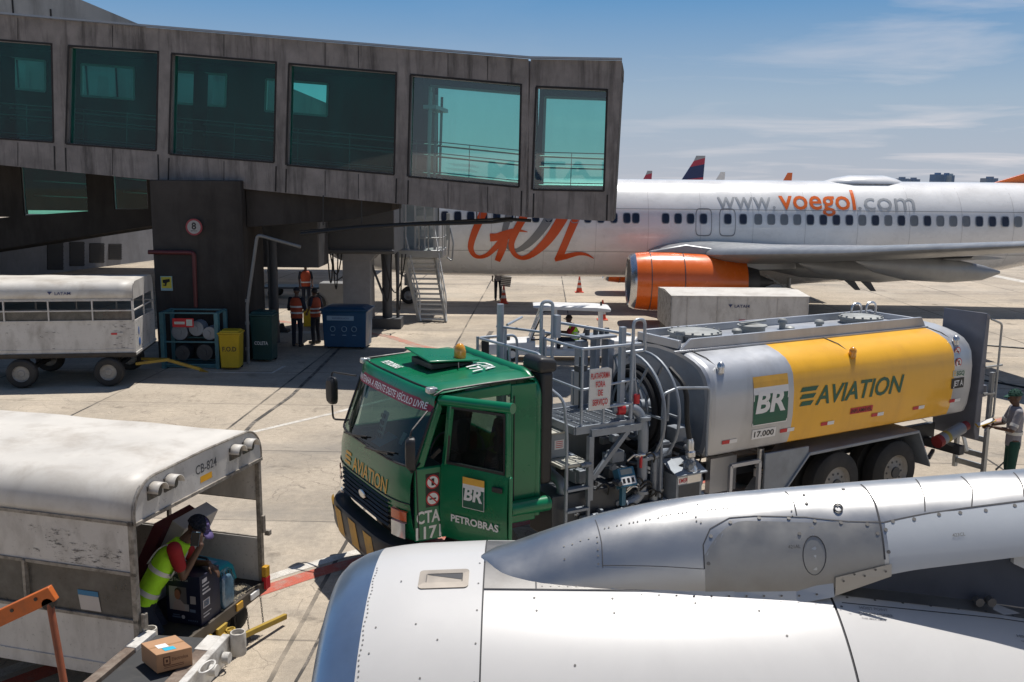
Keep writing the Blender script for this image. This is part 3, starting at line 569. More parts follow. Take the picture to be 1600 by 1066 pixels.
def engine(y):
    o = (12.55, y, 1.52)
    e = MB(); e.lathe([(.05, .80), (.0, .86), (.05, .95), (.22, 1.02)], o, (1, 0, 0), 48, 0, False); li = e.build('inlet_lip', lip, None, smooth=60)
    e = MB(); e.lathe([(.22, 1.02), (.7, 1.065), (1.6, 1.075), (2.6, 1.03), (3.5, .93), (4.2, .82), (4.2, .72), (3.2, .72)], o, (1, 0, 0), 48, 0, False)
    n = e.build('engine_nacelle', orange, jet, smooth=60); li.parent = n
    e = MB(); e.lathe([(.05, .80), (.5, .78), (.9, .80)], o, (1, 0, 0), 40, 0, False)
    e.lathe([(.88, .8), (.88, .02)], o, (1, 0, 0), 40, 1, False); e.lathe([(.5, .02), (.62, .12), (.88, .24)], o, (1, 0, 0), 24, 2, True)
    for k in range(22):
        a = 2*math.pi*k/22; u = V((0, math.cos(a), math.sin(a))); t = V((0, -math.sin(a), math.cos(a))); c = V(o)+V((.8, 0, 0))
        e.add([c+u*.2-t*.02, c+u*.78-t*.07+V((-.06, 0, 0)), c+u*.78+t*.07+V((.06, 0, 0)), c+u*.2+t*.03+V((.05, 0, 0))], [(0, 1, 2, 3)], 2)
    e.build('fan', [alu, dark_in, gr_dark], n, smooth=40)
    e = MB(); e.lathe([(3.6, .70), (4.3, .60), (4.7, .50), (4.7, .42), (4.3, .40)], o, (1, 0, 0), 32, 0, False); e.lathe([(4.2, .36), (4.8, .26), (5.3, .06)], o, (1, 0, 0), 24); e.build('exhaust_nozzle', gr_dark, n, smooth=60)
    e = MB(); s = 1 if y < 0 else -1
    for k, (a, b) in enumerate(((14.3, .55), (15.6, 1.12))): pass
    e.loft([[V((x, y+w, z)) for w, z in ((-.16, zl), (.16, zl), (.13, zu), (-.13, zu))] for x, zl, zu in ((13.3, 2.45, 2.62), (14.6, 2.40, 2.86), (16.4, 1.9, 2.62), (18.6, 2.0, 2.3))]); e.build('engine_pylon', gr_metal, jet, bevel=.05)
    for tt in (0.72, 1.9): 
        e = MB(); e.lathe([(tt, 1.072), (tt+.015, 1.072+.006), (tt+.03, 1.072)], o, (1, 0, 0), 48, 0, False); e.build('cowl_seam', gr_dark, n, smooth=0)
engine(-4.83); engine(4.83)
tf = MB(); poly = [(27.5, 5.05), (29.8, 5.80), (32.2, 6.75), (36.9, 12.4), (38.9, 12.4), (37.9, 4.7)]
tf.loft([[V((x if i in (0,) else lerp(x, 35.5, .012*abs(s)), s*.14*(0.2 if i in (0, 3, 4) else 1), z)) for i, (x, z) in enumerate(poly)] for s in (-1, 1)]); tf.build('tail_fin', orange, jet, smooth=0, bevel=.05)
for sg in (1, -1):
    t = MB(); t.loft([airfoil(35.2, 38.6, 4.7, .35, -.5*sg), airfoil(37.6, 39.2, 5.4, .15, -7.0*sg)]); t.build('tailplane', gr_metal, jet, smooth=50)
rd = MB(); rd.loft([[V((x, ry*math.cos(math.pi*k/14), 5.1+rz*math.sin(math.pi*k/14))) for k in range(15)] for x, ry, rz in ((20.9, .1, .06), (21.4, .55, .22), (22.0, .75, .33), (23.4, .75, .34), (23.9, .5, .22), (24.3, .1, .06))]); rd.build('radome', white_paint_jet, jet, smooth=60)
def wheel(mb, c, r, w, ax=(0, 1, 0), rim=None, n=24):
    mb.lathe([(-w/2, r*.55), (-w/2, r*.86), (-w*.36, r*.97), (0, r), (w*.36, r*.97), (w/2, r*.86), (w/2, r*.55)], c, ax, n, 0, False)
    mb.lathe([(-w*.42, 0.01), (-w*.42, r*.2), (-w*.34, r*.25), (-w*.3, r*.48), (-w*.46, r*.56)], c, ax, n, 1, False); mb.lathe([(w*.46, r*.56), (w*.3, r*.48), (w*.34, r*.25), (w*.42, r*.2), (w*.42, 0.01)], c, ax, n, 1, False)
for x, y, r, wz in ((4.05, 0, .36, .2), (19.0, -2.86, .56, .36), (19.0, 2.86, .56, .36)):
    s = MB(); s.cyl((x, y, r), (x, y, 1.5), .075, n=12); s.bar((x, y, 1.0), (x-.9, y, 1.6), .06); s.bar((x-.1, y, 1.0), (x-.1, y+.06, 1.0), .2, .5); g_ = s.build('landing_gear', gr_metal, jet)
    for d in (-1, 1):
        w = MB(); wheel(w, (x, y+d*(wz*.75), r), r, wz*.8, rim=1); w.build('wheel', [rubber, alu], g_)
# ================================================================== distant airliners and towers
navy = mat('navy_paint', (0.02, 0.035, 0.12), 0.4); crim = mat('crimson_paint', (0.42, 0.035, 0.07), 0.4); gr_fin = mat('grey_fin_paint', (0.35, 0.36, 0.38), 0.4)
def far_jet(name, label, px, pz, Y, bands, fus, h=6.0, w=3.4):
    t = at(px, pz, Y); base = t.z-h; o = thing('parked_airliner', label, 'airliner', (t.x, Y, 0), 0, 'airliners parked far across the apron')
    b = MB(); b.loft([[V((x, r*math.cos(2*math.pi*k/16), base-1.6+r*math.sin(2*math.pi*k/16)+dz)) for k in range(16)] for x, r, dz in ((-30, .1, -.3), (-28.5, 1.2, -.1), (-26, 1.9, 0), (-6, 1.9, 0), (-1, 1.2, .5), (1.5, .4, .9))]); b.build('fuselage', fus, o, smooth=60)
    f = MB(); n = len(bands); mats = []
    for i, (k0, k1, m) in enumerate(bands):
        if m not in mats: mats.append(m)
        e = lambda k, sk=0.0: (lerp(-5.2, -1.5, k), lerp(0.3, 0.6, k))
        (a0, a1), (b0, b1) = e(k0), e(k1); z0_, z1_ = base+k0*h, base+k1*h; sk = 0.9 if 0 < i else 0; sk2 = 0.9 if i < n-1 else 0
        poly = [(a0, z0_-sk*.4), (a1, z0_+sk*.4), (b1, z1_+sk2*.4), (b0, z1_-sk2*.4)]
        f.prism([(x, -.2, z) for x, z in poly], (0, .4, 0), mats.index(m))
    f.build('tail_fin', mats, o, smooth=0)
    l = MB()
    for x, y in ((-24, 0), (-9, -2.5), (-9, 2.5)): l.cyl((x, y, 0), (x, y, base-2.4), .5, n=8)
    l.build('landing_gear', gr_dark, o)
far_jet('a', 'distant airliner whose larger navy, crimson and grey tail fin shows above the white jet', 1098, 243.5, 225, [(0, .12, crim), (.12, .62, navy), (.62, .86, crim), (.86, 1, gr_fin)], white_paint_jet)
far_jet('b', 'distant airliner showing only a small navy and crimson fin tip near the bridge end', 1017, 267, 420, [(0, .45, navy), (.45, .8, crim), (.8, 1, gr_fin)], white_paint_jet, 7)
far_jet('c', 'distant airliner with a plain white tail fin above the jet', 1131, 269, 430, [(0, 1, white_paint_jet)], white_paint_jet, 6.5)
far_jet('d', 'distant airliner with a small plain orange tail fin above the jet', 1236, 270, 430, [(0, 1, orange)], white_paint_jet, 7)
tw = [mat('hazed_tower_concrete', (0.24, 0.28, 0.35), 0.9, var=0.1), mat('hazed_tower_glass', (0.15, 0.23, 0.36), 0.8, var=0.1), mat('hazed_tower_pale', (0.36, 0.42, 0.46), 0.8)]  # distance haze is put into these colours, lightened and blued
def tower(label, px0, px1, pz, Y, m, floors, wing_=0):
    a, b = at(px0, pz, Y), at(px1, pz, Y); o = thing('office_tower', label, 'building', ((a.x+b.x)/2, Y, 0), 0, 'towers on the horizon'); w = (b.x-a.x)/2
    q = MB(); q.box(-w, w, 0, 30, 0, a.z); q.box(-w*.4, w*.4, 4, 20, a.z+.01, a.z+4); q.build('tower_body', m, o)
    r_ = MB()
    for k in range(floors): z = a.z*(k+.5)/floors; r_.box(-w*.96, w*.96, -.5, -.01, z-1.0, z+1.0)
    for k in range(1, 4): r_.box(-w+2*w*k/4-.6, -w+2*w*k/4+.6, -.9, -.51, 0, a.z*.98)
    r_.build('window_band', tw[1], o, smooth=0)
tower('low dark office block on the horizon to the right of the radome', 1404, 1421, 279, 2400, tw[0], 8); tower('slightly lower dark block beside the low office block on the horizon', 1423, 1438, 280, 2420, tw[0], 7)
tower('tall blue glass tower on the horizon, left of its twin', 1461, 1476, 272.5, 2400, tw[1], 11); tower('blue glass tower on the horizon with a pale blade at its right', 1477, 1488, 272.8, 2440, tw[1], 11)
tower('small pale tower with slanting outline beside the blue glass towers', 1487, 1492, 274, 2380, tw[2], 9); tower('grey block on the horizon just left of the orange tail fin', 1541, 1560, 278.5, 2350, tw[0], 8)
# ================================================================== the fuel truck (u rearwards, v to its far side, z up)
green = mat('green_cab_paint', (0.0, 0.155, 0.062), 0.30, var=0.10, vscale=2.0, coat=0.3, dirt=(0.03, 0.10, 0.06), damt=0.25, dscale=2.5)
green_d = mat('green_lettering', (0.01, 0.10, 0.06), 0.4)
yellow = mat('yellow_tank_paint', (0.83, 0.43, 0.02), 0.34, var=0.05, vscale=1.5, coat=0.3, dirt=(0.55, 0.25, 0.03), damt=0.38, dscale=1.6, streak=4, bump=0.05, bscale=2.5)
silver = mat('silver_tank_paint', (0.46, 0.475, 0.50), 0.36, 0.45, var=0.06, vscale=1.2, dirt=(0.26, 0.26, 0.27), damt=0.5, dscale=1.6, streak=4, bump=0.05, bscale=2.5)
steel_bl = mat('blue_grey_frame_paint', (0.245, 0.275, 0.31), 0.45, 0.2, var=0.15, dirt=(0.10, 0.10, 0.11), damt=0.4)
steel_dk = mat('dark_frame_paint', (0.065, 0.072, 0.082), 0.5, 0.3, var=0.25, dirt=(0.10, 0.09, 0.08), damt=0.3)
chrome = mat('bright_steel', (0.62, 0.62, 0.62), 0.28, 0.9, var=0.15)
dirty_deck = mat('pale_step_deck', (0.45, 0.44, 0.38), 0.7, var=0.2, dirt=(0.2, 0.19, 0.16), damt=0.5)
white_p = mat('white_lettering_paint', (0.75, 0.75, 0.74), 0.45, var=0.03); black_p = mat('black_lettering_paint', (0.012, 0.012, 0.013), 0.45, var=0.0)
red_p = mat('red_sign_paint', (0.50, 0.022, 0.03), 0.4, var=0.05); banner = mat('maroon_banner', (0.26, 0.012, 0.035), 0.4, var=0.08); amber = mat('amber_lens', (0.70, 0.30, 0.02), 0.18, var=0.1, coat=0.8)
gold_p = mat('gold_lettering', (0.72, 0.40, 0.06), 0.5); blk_pl = mat('black_plastic', (0.02, 0.02, 0.022), 0.5, var=0.2, bump=0.1, bscale=80); lens = mat('headlight_lens', (0.55, 0.57, 0.58), 0.12, 0.3, var=0.15, coat=1.0)
or_lens = mat('orange_indicator_lens', (0.55, 0.09, 0.02), 0.2, coat=0.8); seat_m = mat('dark_seat_fabric', (0.03, 0.03, 0.035), 0.9)
cabglass = glass('cab_glass', (0.27, 0.38, 0.34), refl=0.045, grime=0.07)
TX, TY, TR = -1.150, 10.283, 0.52296
truck = thing('fuel_truck', 'green cab refuelling truck with a silver and yellow tank and an open driver door', 'fuel truck', (TX, TY, 0), TR)
VC, HW = 1.19, 1.13
def pu(v): return 0.12*abs((v-VC)/HW)**5
NV = 16
vs_ = [VC-HW+2*HW*k/NV for k in range(NV+1)]
prof = [(0.90, 0.02), (1.10, -0.05), (1.36, -0.085), (1.60, -0.075), (1.80, -0.03)]          # (z, u) of the nose below the windscreen
cb_ = MB(); cb_.loft([[V((u+pu(v), v, z)) for v in vs_] for z, u in prof], 0, False, False)
hdr = [(2.46, 0.225), (2.56, 0.262), (2.64, 0.30), (2.675, 0.37), (2.70, 0.70), (2.735, 1.15), (2.75, 1.55), (2.72, 1.68), (2.62, 1.72)]
def rz_(v): e = abs((v-VC)/HW); return -0.05*max(0, (e-0.92)/0.08)**2
cb_.loft([[V((u+pu(v)*max(0, 1-i/4), v, z+(rz_(v) if i > 1 else 0) + (0.010*math.cos(v*2*math.pi/0.32) if 3 < i < 7 and 0.3 < v < 2.1 else 0))) for v in vs_] for i, (z, u) in enumerate(hdr)], 0, False, False)
vn, vf = VC-HW, VC+HW
def wallv(v, polys, th=0.05, m=0):
    for p in polys: cb_.prism([(u, v, z) for u, z in p], (0, th if v < VC else -th, 0), m)
uf = 0.17
wallv(vf, [[(uf-.04, .9), (1.72, .9), (1.72, 1.78), (uf-.03, 1.78)], [(uf-.05, 1.78), (uf+.05, 1.78), (uf+.28, 2.42), (uf+.25, 2.6), (uf+.19, 2.46)], [(1.40, 1.78), (1.72, 1.78), (1.72, 2.64), (1.40, 2.64)], [(uf+.25, 2.46), (1.4, 2.48), (1.4, 2.66), (uf+.30, 2.60)]])
wallv(vn, [[(uf-.07, .9), (.44, .9), (.44, 1.78), (uf-.07, 1.78)], [(uf-.05, 1.78), (uf+.05, 1.78), (uf+.28, 2.44), (uf+.25, 2.6), (uf+.19, 2.46)], [(1.36, .9), (1.72, .9), (1.72, 2.64), (1.36, 2.64)], [(uf+.3, 2.50), (1.36, 2.52), (1.36, 2.66), (uf+.33, 2.60)], [(.44, .9), (1.36, .9), (1.36, 1.02), (.44, 1.02)], [(.44, 1.78), (.54, 1.78), (.54, 1.02), (.44, 1.02)]])
cb_.box(1.66, 1.72, vn+.05, vf-.05, .9, 1.75); cb_.box(1.66, 1.72, vn+.05, .45, 1.75, 2.65); cb_.box(1.66, 1.72, 1.95, vf-.05, 1.75, 2.65); cb_.box(1.66, 1.72, .45, 1.95, 2.38, 2.65)
cab_o = cb_.build('cab', green, truck, bevel=0.018, smooth=40)
gs = MB()
for v_, s_ in ((vn-.012, -1), (vf+.012, 1)): gs.tube([(.34, v_, 2.615), (.45, v_, 2.665), (1.0, v_, 2.69), (1.66, v_, 2.705)], .014, 6)
gs.tube([V((.335+pu(v)*.6, v, 2.668)) for v in vs_], .008, 5); gs.bar((.145, vn-.004, .95), (.115, vn-.004, 1.78), .012, .012); gs.bar((1.40, vn-.004, 1.0), (1.40, vn-.004, 2.5), .014, .012); gs.bar((1.40, vn-.004, 1.02), (.46, vn-.004, 1.02), .012, .012)
gs.tube([nose(v, 1.365, .004) for v in vs_[1:-1]] if False else [V((-.092+pu(v), v, 1.372)) for v in vs_], .007, 5); gs.build('body_seam', blk_pl, cab_o)
rb = MB(); rb.tube(rounded([(1.74, vn+.07, .95), (1.74, vn+.07, 2.55), (1.70, vn+.25, 2.70), (1.70, vf-.2, 2.72)], .15), .075, 10); rb.build('rear_corner_pillar', green, cab_o)
sw = MB(); sw.loft([[V((lerp(-0.03, .225, t)+pu(v)*.995, v, lerp(1.80, 2.46, t))) for v in vs_] for t in (0, .5, 1)], 0, False, False); sw.build('windscreen', cabglass, cab_o, smooth=60)
sl = MB(); 
for t0, z_, u_ in ((0, 1.80, -.03),): sl.tube([V((u_+pu(v)-.008, v, z_)) for v in vs_], .016, 6)
for v in (vs_[0], vs_[-1]): sl.tube([V((-.03+pu(v)-.006, v, 1.8)), V((.225+pu(v)-.006, v, 2.46))], .018, 6)
sl.build('windscreen_seal', blk_pl, cab_o)
rg = MB(); rg.quad((1.69, .45, 1.75), (1.69, 1.95, 1.75), (1.69, 1.95, 2.38), (1.69, .45, 2.38)); rg.quad((uf+.1, vf-.02, 1.78), (1.4, vf-.02, 1.78), (1.4, vf-.02, 2.48), (uf+.28, vf-.02, 2.46)); rg.build('cab_window', cabglass, cab_o, smooth=0)
it = MB(); it.box(.12, .50, vn+.08, vf-.08, 1.50, 1.76); it.box(.1, 1.66, vn+.06, vf-.06, .9, .96); it.build('dashboard', blk_pl, cab_o, bevel=.03)
for v in (.62, 1.75):
    st_ = MB(); st_.box(.95, 1.45, v-.24, v+.24, 1.25, 1.42); st_.prism([(1.38, v-.23, 1.40), (1.52, v-.23, 1.40), (1.64, v-.23, 2.05), (1.55, v-.23, 2.05)], (0, .46, 0)); st_.build('seat', seat_m, cab_o, bevel=.05)
sr = MB(); Mx = Matrix.Rotation(R(-62), 3, 'Y'); sr.tube([V((.68, .62, 1.80))+Mx @ V((.21*math.cos(2*math.pi*k/24), .21*math.sin(2*math.pi*k/24), 0)) for k in range(24)], .016, 8, closed=True); sr.bar((.50, .62, 1.66), (.68, .62, 1.80), .05); sr.build('steering_wheel', blk_pl, cab_o)
pa = MB(); dz_ = 1.775
pa.add([(.10, 1.42, dz_), (.10, 1.12, dz_+.002), (.34, 1.10, dz_+.10), (.34, 1.40, dz_+.10)], [(0, 1, 2, 3)], 0); pa.box(.12, .24, 1.62, 1.80, dz_, dz_+.07, 1); pa.add([(.20, 1.50, dz_+.02), (.20, 1.30, dz_+.02), (.30, 1.27, dz_+.38), (.30, 1.44, dz_+.38)], [(0, 1, 2, 3)], 2)
pa.add([(.33, 1.08, dz_+.03), (.33, .98, dz_+.03), (.40, .96, dz_+.17), (.40, 1.07, dz_+.17)], [(0, 1, 2, 3)], 2); pa.add([(.21, 1.93, 2.24), (.21, 1.80, 2.24), (.26, 1.79, 2.46), (.26, 1.92, 2.46)], [(0, 1, 2, 3)], 0)
for i in range(4):
    for k in range(3): pa.add([V((.2005, 1.48, dz_+.02))+V((-.004, -.05*k-.005, .08*i+.03))+V(q) for q in ((.022*i, 0, 0), (.022*i, -.038, 0), (.022*i+.016, -.038, .05), (.022*i+.016, 0, .05))], [(0, 1, 2, 3)], 3)
cyan = mat('cyan_card', (0.03, 0.42, 0.60), 0.5); dkgr = mat('green_gadget', (0.03, 0.12, 0.09), 0.5); pa.build('dashboard_papers', [cyan, dkgr, white_p, black_p], cab_o, smooth=0)
# banner and nose lettering
bn = MB(); zc = [(2.455, .216), (2.585, .272)]
def nose(v, z, e=0.006):
    P = prof+[(2.46, .225)]+hdr[1:3]
    for a, b in zip(P, P[1:]):
        if a[0] <= z <= b[0]: return V((lerp(a[1], b[1], (z-a[0])/(b[0]-a[0]))+pu(v)-e, v, z))
    return V((0, v, z))
for v0, v1 in zip(vs_[:-1], vs_[1:]):
    for z0, z1 in ((2.42, 2.48), (2.48, 2.545)): bn.quad(nose(v0, z0), nose(v1, z0), nose(v1, z1), nose(v0, z1), 0)
write(bn, 'MANTENHA A FRENTE DESTE VEÍCULO LIVRE', None, None, None, .078, 2.10, 1, .014, fn=lambda x, y: nose(2.24-x, 2.445+y, .016), cuts=3); bn.build('warning_banner', [banner, white_p], cab_o, smooth=0)
ln = MB(); write(ln, 'AVIATION', None, None, None, .19, 1.12, 0, .012, .18, fn=lambda x, y: nose(1.58-x, 1.39+y, .008), cuts=4)
for k, (a, b) in enumerate(((1.84, 1.62), (1.87, 1.64), (1.89, 1.66))): z = 1.55-.065*k; ln.add([nose(a, z, .008), nose(b, z, .008), nose(b+.01, z+.04, .008), nose(a-.02, z+.04, .008)], [(0, 1, 2, 3)], 0)
ln.build('nose_lettering', [gold_p, white_p], cab_o, smooth=0); ln = MB()
def roofz(u):
    for a, b in zip(hdr, hdr[1:]):
        if a[1] <= u <= b[1]: return lerp(a[0], b[0], (u-a[1])/(b[1]-a[1]))
    return 2.7
write(ln, 'PETROBRAS', None, None, None, .115, .50, 1, .02, fn=lambda x, y: V((.43+y, 1.86-x, roofz(.43+y)+.016)), cuts=4)
ln.build('roof_lettering', [gold_p, white_p], cab_o, smooth=0); ln = MB()
for j, (s_, u0, v0) in enumerate((('CTA', 1.28, .93), ('1171', 1.10, .97))): write(ln, s_, None, None, None, .15, .42 if j == 0 else .5, 1, .03, -.2 if j else .1, fn=lambda x, y: V((u0+y+.03*math.sin(x*9), v0-x, roofz(u0+y)+.018+.004*j)), cuts=4)
ln.build('roof_number', [gold_p, white_p], cab_o, smooth=0); ln = MB()
write(ln, 'CTA', None, None, None, .15, .30, 1, .025, fn=lambda x, y: V((.115+x, vn-.006, 1.12+y)))
write(ln, '1171', None, None, None, .15, .36, 1, .025, fn=lambda x, y: V((.105+x*.9, vn-.006, .93+y))); ln.build('fleet_number', [gold_p, white_p], cab_o, smooth=0)
def ring_sign(mb, o, rt, up, r, kind, nrm_):
    o, rt, up, n = V(o), V(rt), V(up), V(nrm_); C = lambda rr, e: [o+(rt*math.cos(2*math.pi*k/24)+up*math.sin(2*math.pi*k/24))*rr+n*e for k in range(24)]
    mb.add(C(r, 0), [tuple(range(24))], 0); mb.add(C(r*.80, .002), [tuple(range(24))], 1)
    if kind == 0: mb.add([o+rt*a*r+up*b*r+n*.004 for a, b in ((-.5, -.12), (.5, -.12), (.5, .1), (-.5, .1))], [(0, 1, 2, 3)], 2)
    else: mb.add([o+rt*a*r+up*b*r+n*.004 for a, b in ((-.2, -.5), (.22, -.5), (.22, .5), (-.2, .5))], [(0, 1, 2, 3)], 2)
    d = (rt*.7071-up*.7071)*r*.8; w = (rt*.7071+up*.7071)*r*.09; mb.add([o+d+w+n*.006, o+d-w+n*.006, o-d-w+n*.006, o-d+w+n*.006], [(0, 1, 2, 3)], 0)
sg = MB(); sg.prism([(.235, vn-.004, 1.30), (.405, vn-.004, 1.30), (.405, vn-.004, 1.70), (.235, vn-.004, 1.70)], (0, .003, 0), 2)
ring_sign(sg, (.32, vn-.007, 1.60), (1, 0, 0), (0, 0, 1), .085, 1, (0, -1, 0)); ring_sign(sg, (.32, vn-.007, 1.40), (1, 0, 0), (0, 0, 1), .085, 0, (0, -1, 0)); sg.build('prohibition_sign', [red_p, white_p, black_p], cab_o, smooth=0)
# grille, lamps, bumper
gm = MB()
for k in range(6):
    z = 1.0+k*.058; gm.loft([[V((u_-.02+pu(v), v, z+dz)) for v in [.42+1.54*q/12 for q in range(13)]] for u_, dz in ((-.07, 0), (-.09, .02), (-.07, .04), (-.02, .02))], 0, False, False)
gm.loft([[V((-.06+pu(v), v, z)) for v in [.38+1.62*q/12 for q in range(13)]] for z in (.97, 1.35)], 0, False, False); gr_o = gm.build('grille', blk_pl, cab_o, smooth=40)
eb = MB(); eb.ell(nose(1.19, 1.19, .05), .02, .11, .055, 20, 8); eb.build('oval_emblem', chrome, gr_o)
for sgn in (0, 1):
    f = lambda v: v if sgn == 0 else 2*VC-v
    hl = MB(); hl.loft([[V((u_+pu(f(v)), f(v), z)) for v in (.10, .16, .22, .28, .34)] for u_, z in ((-.075, .93), (-.11, .95), (-.11, 1.13), (-.08, 1.14))], 0, False, False); hl.build('headlight', lens, cab_o)
    hl = MB(); hl.loft([[V((u_+pu(f(v)), f(v), z)) for v in (.08, .16, .22, .28, .34)] for u_, z in ((-.085, 1.15), (-.11, 1.16), (-.11, 1.27), (-.09, 1.28))], 0, False, False); hl.build('indicator', or_lens, cab_o)
bp_ = MB(); vb = [-.0+2.38*q/16 for q in range(17)]
bp_.loft([[V((u_+pu(min(max(v, vn), vf))*1.3+(.0 if .06 < v < 2.3 else .05), v, z)) for v in vb] for u_, z in ((.02, .50), (-.20, .52), (-.22, .60), (-.22, .82), (-.20, .86), (.0, .88))], 0, False, False)
for k in range(5):
    c0 = .05+k*.52; 
    for q in range(4):
        a0, a1 = c0+.065*q, c0+.065*(q+1); F = lambda v, z, s=.24: V((-.226+pu(min(max(v, vn), vf))*1.3, min(max(v+(z-.7)*.55, .0), 2.38), z))
        bp_.add([F(a0, .53), F(a1, .53), F(a1, .83), F(a0, .83)], [(0, 1, 2, 3)], 1)
bumper_y = mat('yellow_bumper_paint', (0.52, 0.30, 0.05), 0.6, var=0.2, dirt=(0.06, 0.05, 0.04), damt=0.6, dscale=4); bp_.build('bumper', [blk_pl, bumper_y], truck, smooth=50)
lb = MB(); lb.tube([V((-.08+pu(min(max(v, vn), vf)), v, .44)) for v in vb], .07, 10); lb.build('tow_bar', steel_dk, truck)
wp = MB()
for v0, v1 in ((1.98, 1.35), (1.18, .52)):
    wp.bar(nose(v0, 1.78, .03), nose(v1, 1.84, .05)+V((.02, 0, .02)), .02); wp.bar(nose(v0-.25, 1.81, .05), nose(v1-.12, 1.90, .03), .014)
wp.build('wiper', blk_pl, cab_o)
# roof hatch with an amber beacon
ht = MB(); ht.prism([(.72, .92, 2.72), (1.30, .92, 2.75), (1.30, .92, 2.78), (.72, .92, 2.80)], (0, .62, 0), 1); ht.add([(.66, .86, 2.825), (1.36, .86, 2.79), (1.36, 1.62, 2.80), (.66, 1.62, 2.89), (.66, .86, 2.85), (1.36, .86, 2.815), (1.36, 1.62, 2.825), (.66, 1.62, 2.915)], [(0, 1, 2, 3), (7, 6, 5, 4), (0, 4, 5, 1), (1, 5, 6, 2), (2, 6, 7, 3), (3, 7, 4, 0)], 0)
ho = ht.build('roof_hatch', [green, blk_pl], cab_o, bevel=.012)
bc = MB(); bc.lathe([(0, .075), (.02, .078), (.09, .075), (.14, .062), (.175, .035), (.185, .004)], (1.15, 1.0, 2.83), (0, 0, 1), 20); bc.build('beacon', amber, ho)
bw = MB(); bw.tube([(1.12, .93, 2.83), (1.05, .85, 2.79), (1.02, .78, 2.745)], .008, 6); bw.build('beacon_cable', blk_pl, ho)
for v in (vn+.10, vf-.08):
    cl = MB(); cl.box(.30, .42, v-.05, v+.05, 2.62, 2.69); cl.build('marker_lamp', lens, cab_o, bevel=.015)
# mirrors
for nm, c, tilt in (('m', V((.02, 2.62, 2.20)), 0.5), ('m', V((-.02, -.10, 2.02)), -0.55)):
    mr_ = MB(); M3 = Matrix.Rotation(tilt*0.6, 3, 'Z'); P = lambda x, y, z: c+M3 @ V((x, y, z))
    ringp = [(.08*math.copysign(abs(math.cos(a))**.5, math.cos(a)), .19*math.copysign(abs(math.sin(a))**.5, math.sin(a))) for a in [2*math.pi*k/20 for k in range(20)]]
    mr_.loft([[P(e, y*s, z*s) for y, z in ringp] for e, s in ((.045, .96), (.03, 1), (-.02, .98), (-.055, .78), (-.06, .4))]); ar = V((.16, vf if c.y > 1 else vn, 1.84)); ar2 = V((.26, vf if c.y > 1 else vn, 2.44))
    mr_.bent([ar, (c.x+.01, c.y, 1.80), c+V((0, 0, -.2))], .014, .06, 6); mr_.bent([ar2, c+V((.01, 0, .26)), c+V((0, 0, .2))], .012, .06, 6)
    mr_.build('mirror', blk_pl, cab_o)
# driver door standing open, hinged at the front
DA = R(-63); hg = V((.43, vn-.01, 0)); dd = V((math.cos(DA), math.sin(DA), 0)); dn = V((math.sin(DA), -math.cos(DA), 0)); dn = -dn if dn.y > 0 else dn
DW = .93
def dp(t, z, e=0.0): return hg+dd*(t*DW)+dn*e+V((0, 0, z))
do = MB()
do.loft([[dp(t, z, e) for t in (0, .5, 1)] for z, e in ((.92, -.02), (.98, .01), (1.30, .03), (1.72, .015), (1.80, 0))], 0, False, False)
do.loft([[dp(t, z, e) for t in (0, .5, 1)] for z, e in ((.92, -.02), (.92, -.06), (1.78, -.06), (1.80, 0))], 0, False, False)
for a, b in (((.0, 1.8), (.09, 2.52)), ((1.0, 1.8), (1.0, 2.55))): do.bar(dp(a[0]+(.04 if a[0] == 0 else -.04), a[1], -.025), dp(b[0]+(.04 if a[0] == 0 else -.04), b[1], -.025), .085, .055)
do.bar(dp(.0, 1.79, -.03), dp(1.0, 1.79, -.03), .06, .05); do.bar(dp(1.0-.001, .93, -.03), dp(1.0-.001, 1.8, -.03), .05, .05)
dro = do.build('driver_door', green, truck, bevel=.012, smooth=40)
tb_ = MB(); tb_.tube([dp(-.02, 2.55, -.02), dp(1.04, 2.585, -.02)], .062, 14); tb_.build('door_top_rail', green, dro)
dg = MB(); dg.quad(dp(.06, 1.8, -.03), dp(.96, 1.8, -.03), dp(.96, 2.52, -.03), dp(.10, 2.5, -.03)); dg.build('door_window', cabglass, dro, smooth=0)
ds = MB(); 
for q, w in ((dp(.08, 1.83, -.01), dp(.94, 1.83, -.01)), (dp(.94, 1.83, -.01), dp(.94, 2.50, -.01)), (dp(.94, 2.50, -.01), dp(.14, 2.49, -.01)), (dp(.14, 2.49, -.01), dp(.08, 1.83, -.01))): ds.bar(q, w, .03, .03)
ds.build('window_seal', blk_pl, dro)
hd2 = MB(); hd2.prism([dp(.80, 1.62, .03), dp(.94, 1.62, .03), dp(.94, 1.68, .03), dp(.80, 1.68, .03)], dn*.03); hd2.build('door_handle', blk_pl, dro, bevel=.006)
dl = MB(); DF = lambda t0, z0, e=.040: (lambda x, y: dp(t0+x/DW, z0+y, e))
def br_logo(mb, f, w, h, ms):      # f(x, y, e): a gold band over a green square carrying two white letters
    R4 = lambda x0, x1, y0, y1, m, e: mb.add([f(a, b, e) for a, b in ((x0, y0), (x1, y0), (x1, y1), (x0, y1))], [(0, 1, 2, 3)], m)
    for k in range(4): R4(0, w, h*.64*k/4, h*.64*(k+1)/4, ms[0], 0.0)
    for k in range(2): R4(0, w, h*(.64+.08*k), h*(.72+.08*k), ms[1], 0.0)
    for k in range(2): R4(0, w, h*(.78+.11*k), h*(.89+.11*k), ms[2], 0.002)
    write(mb, 'BR', None, None, None, h*.44, w*.86, ms[1], .035, .14, fn=lambda x, y: f(x+w*.06, y+h*.27, 0.004), cuts=4)
    e = w*.02
    for x0, x1, y0, y1 in ((0, w, 0, e), (0, e, 0, h*.64), (w-e, w, 0, h*.64)): R4(x0, x1, y0, y1, ms[1], 0.003)
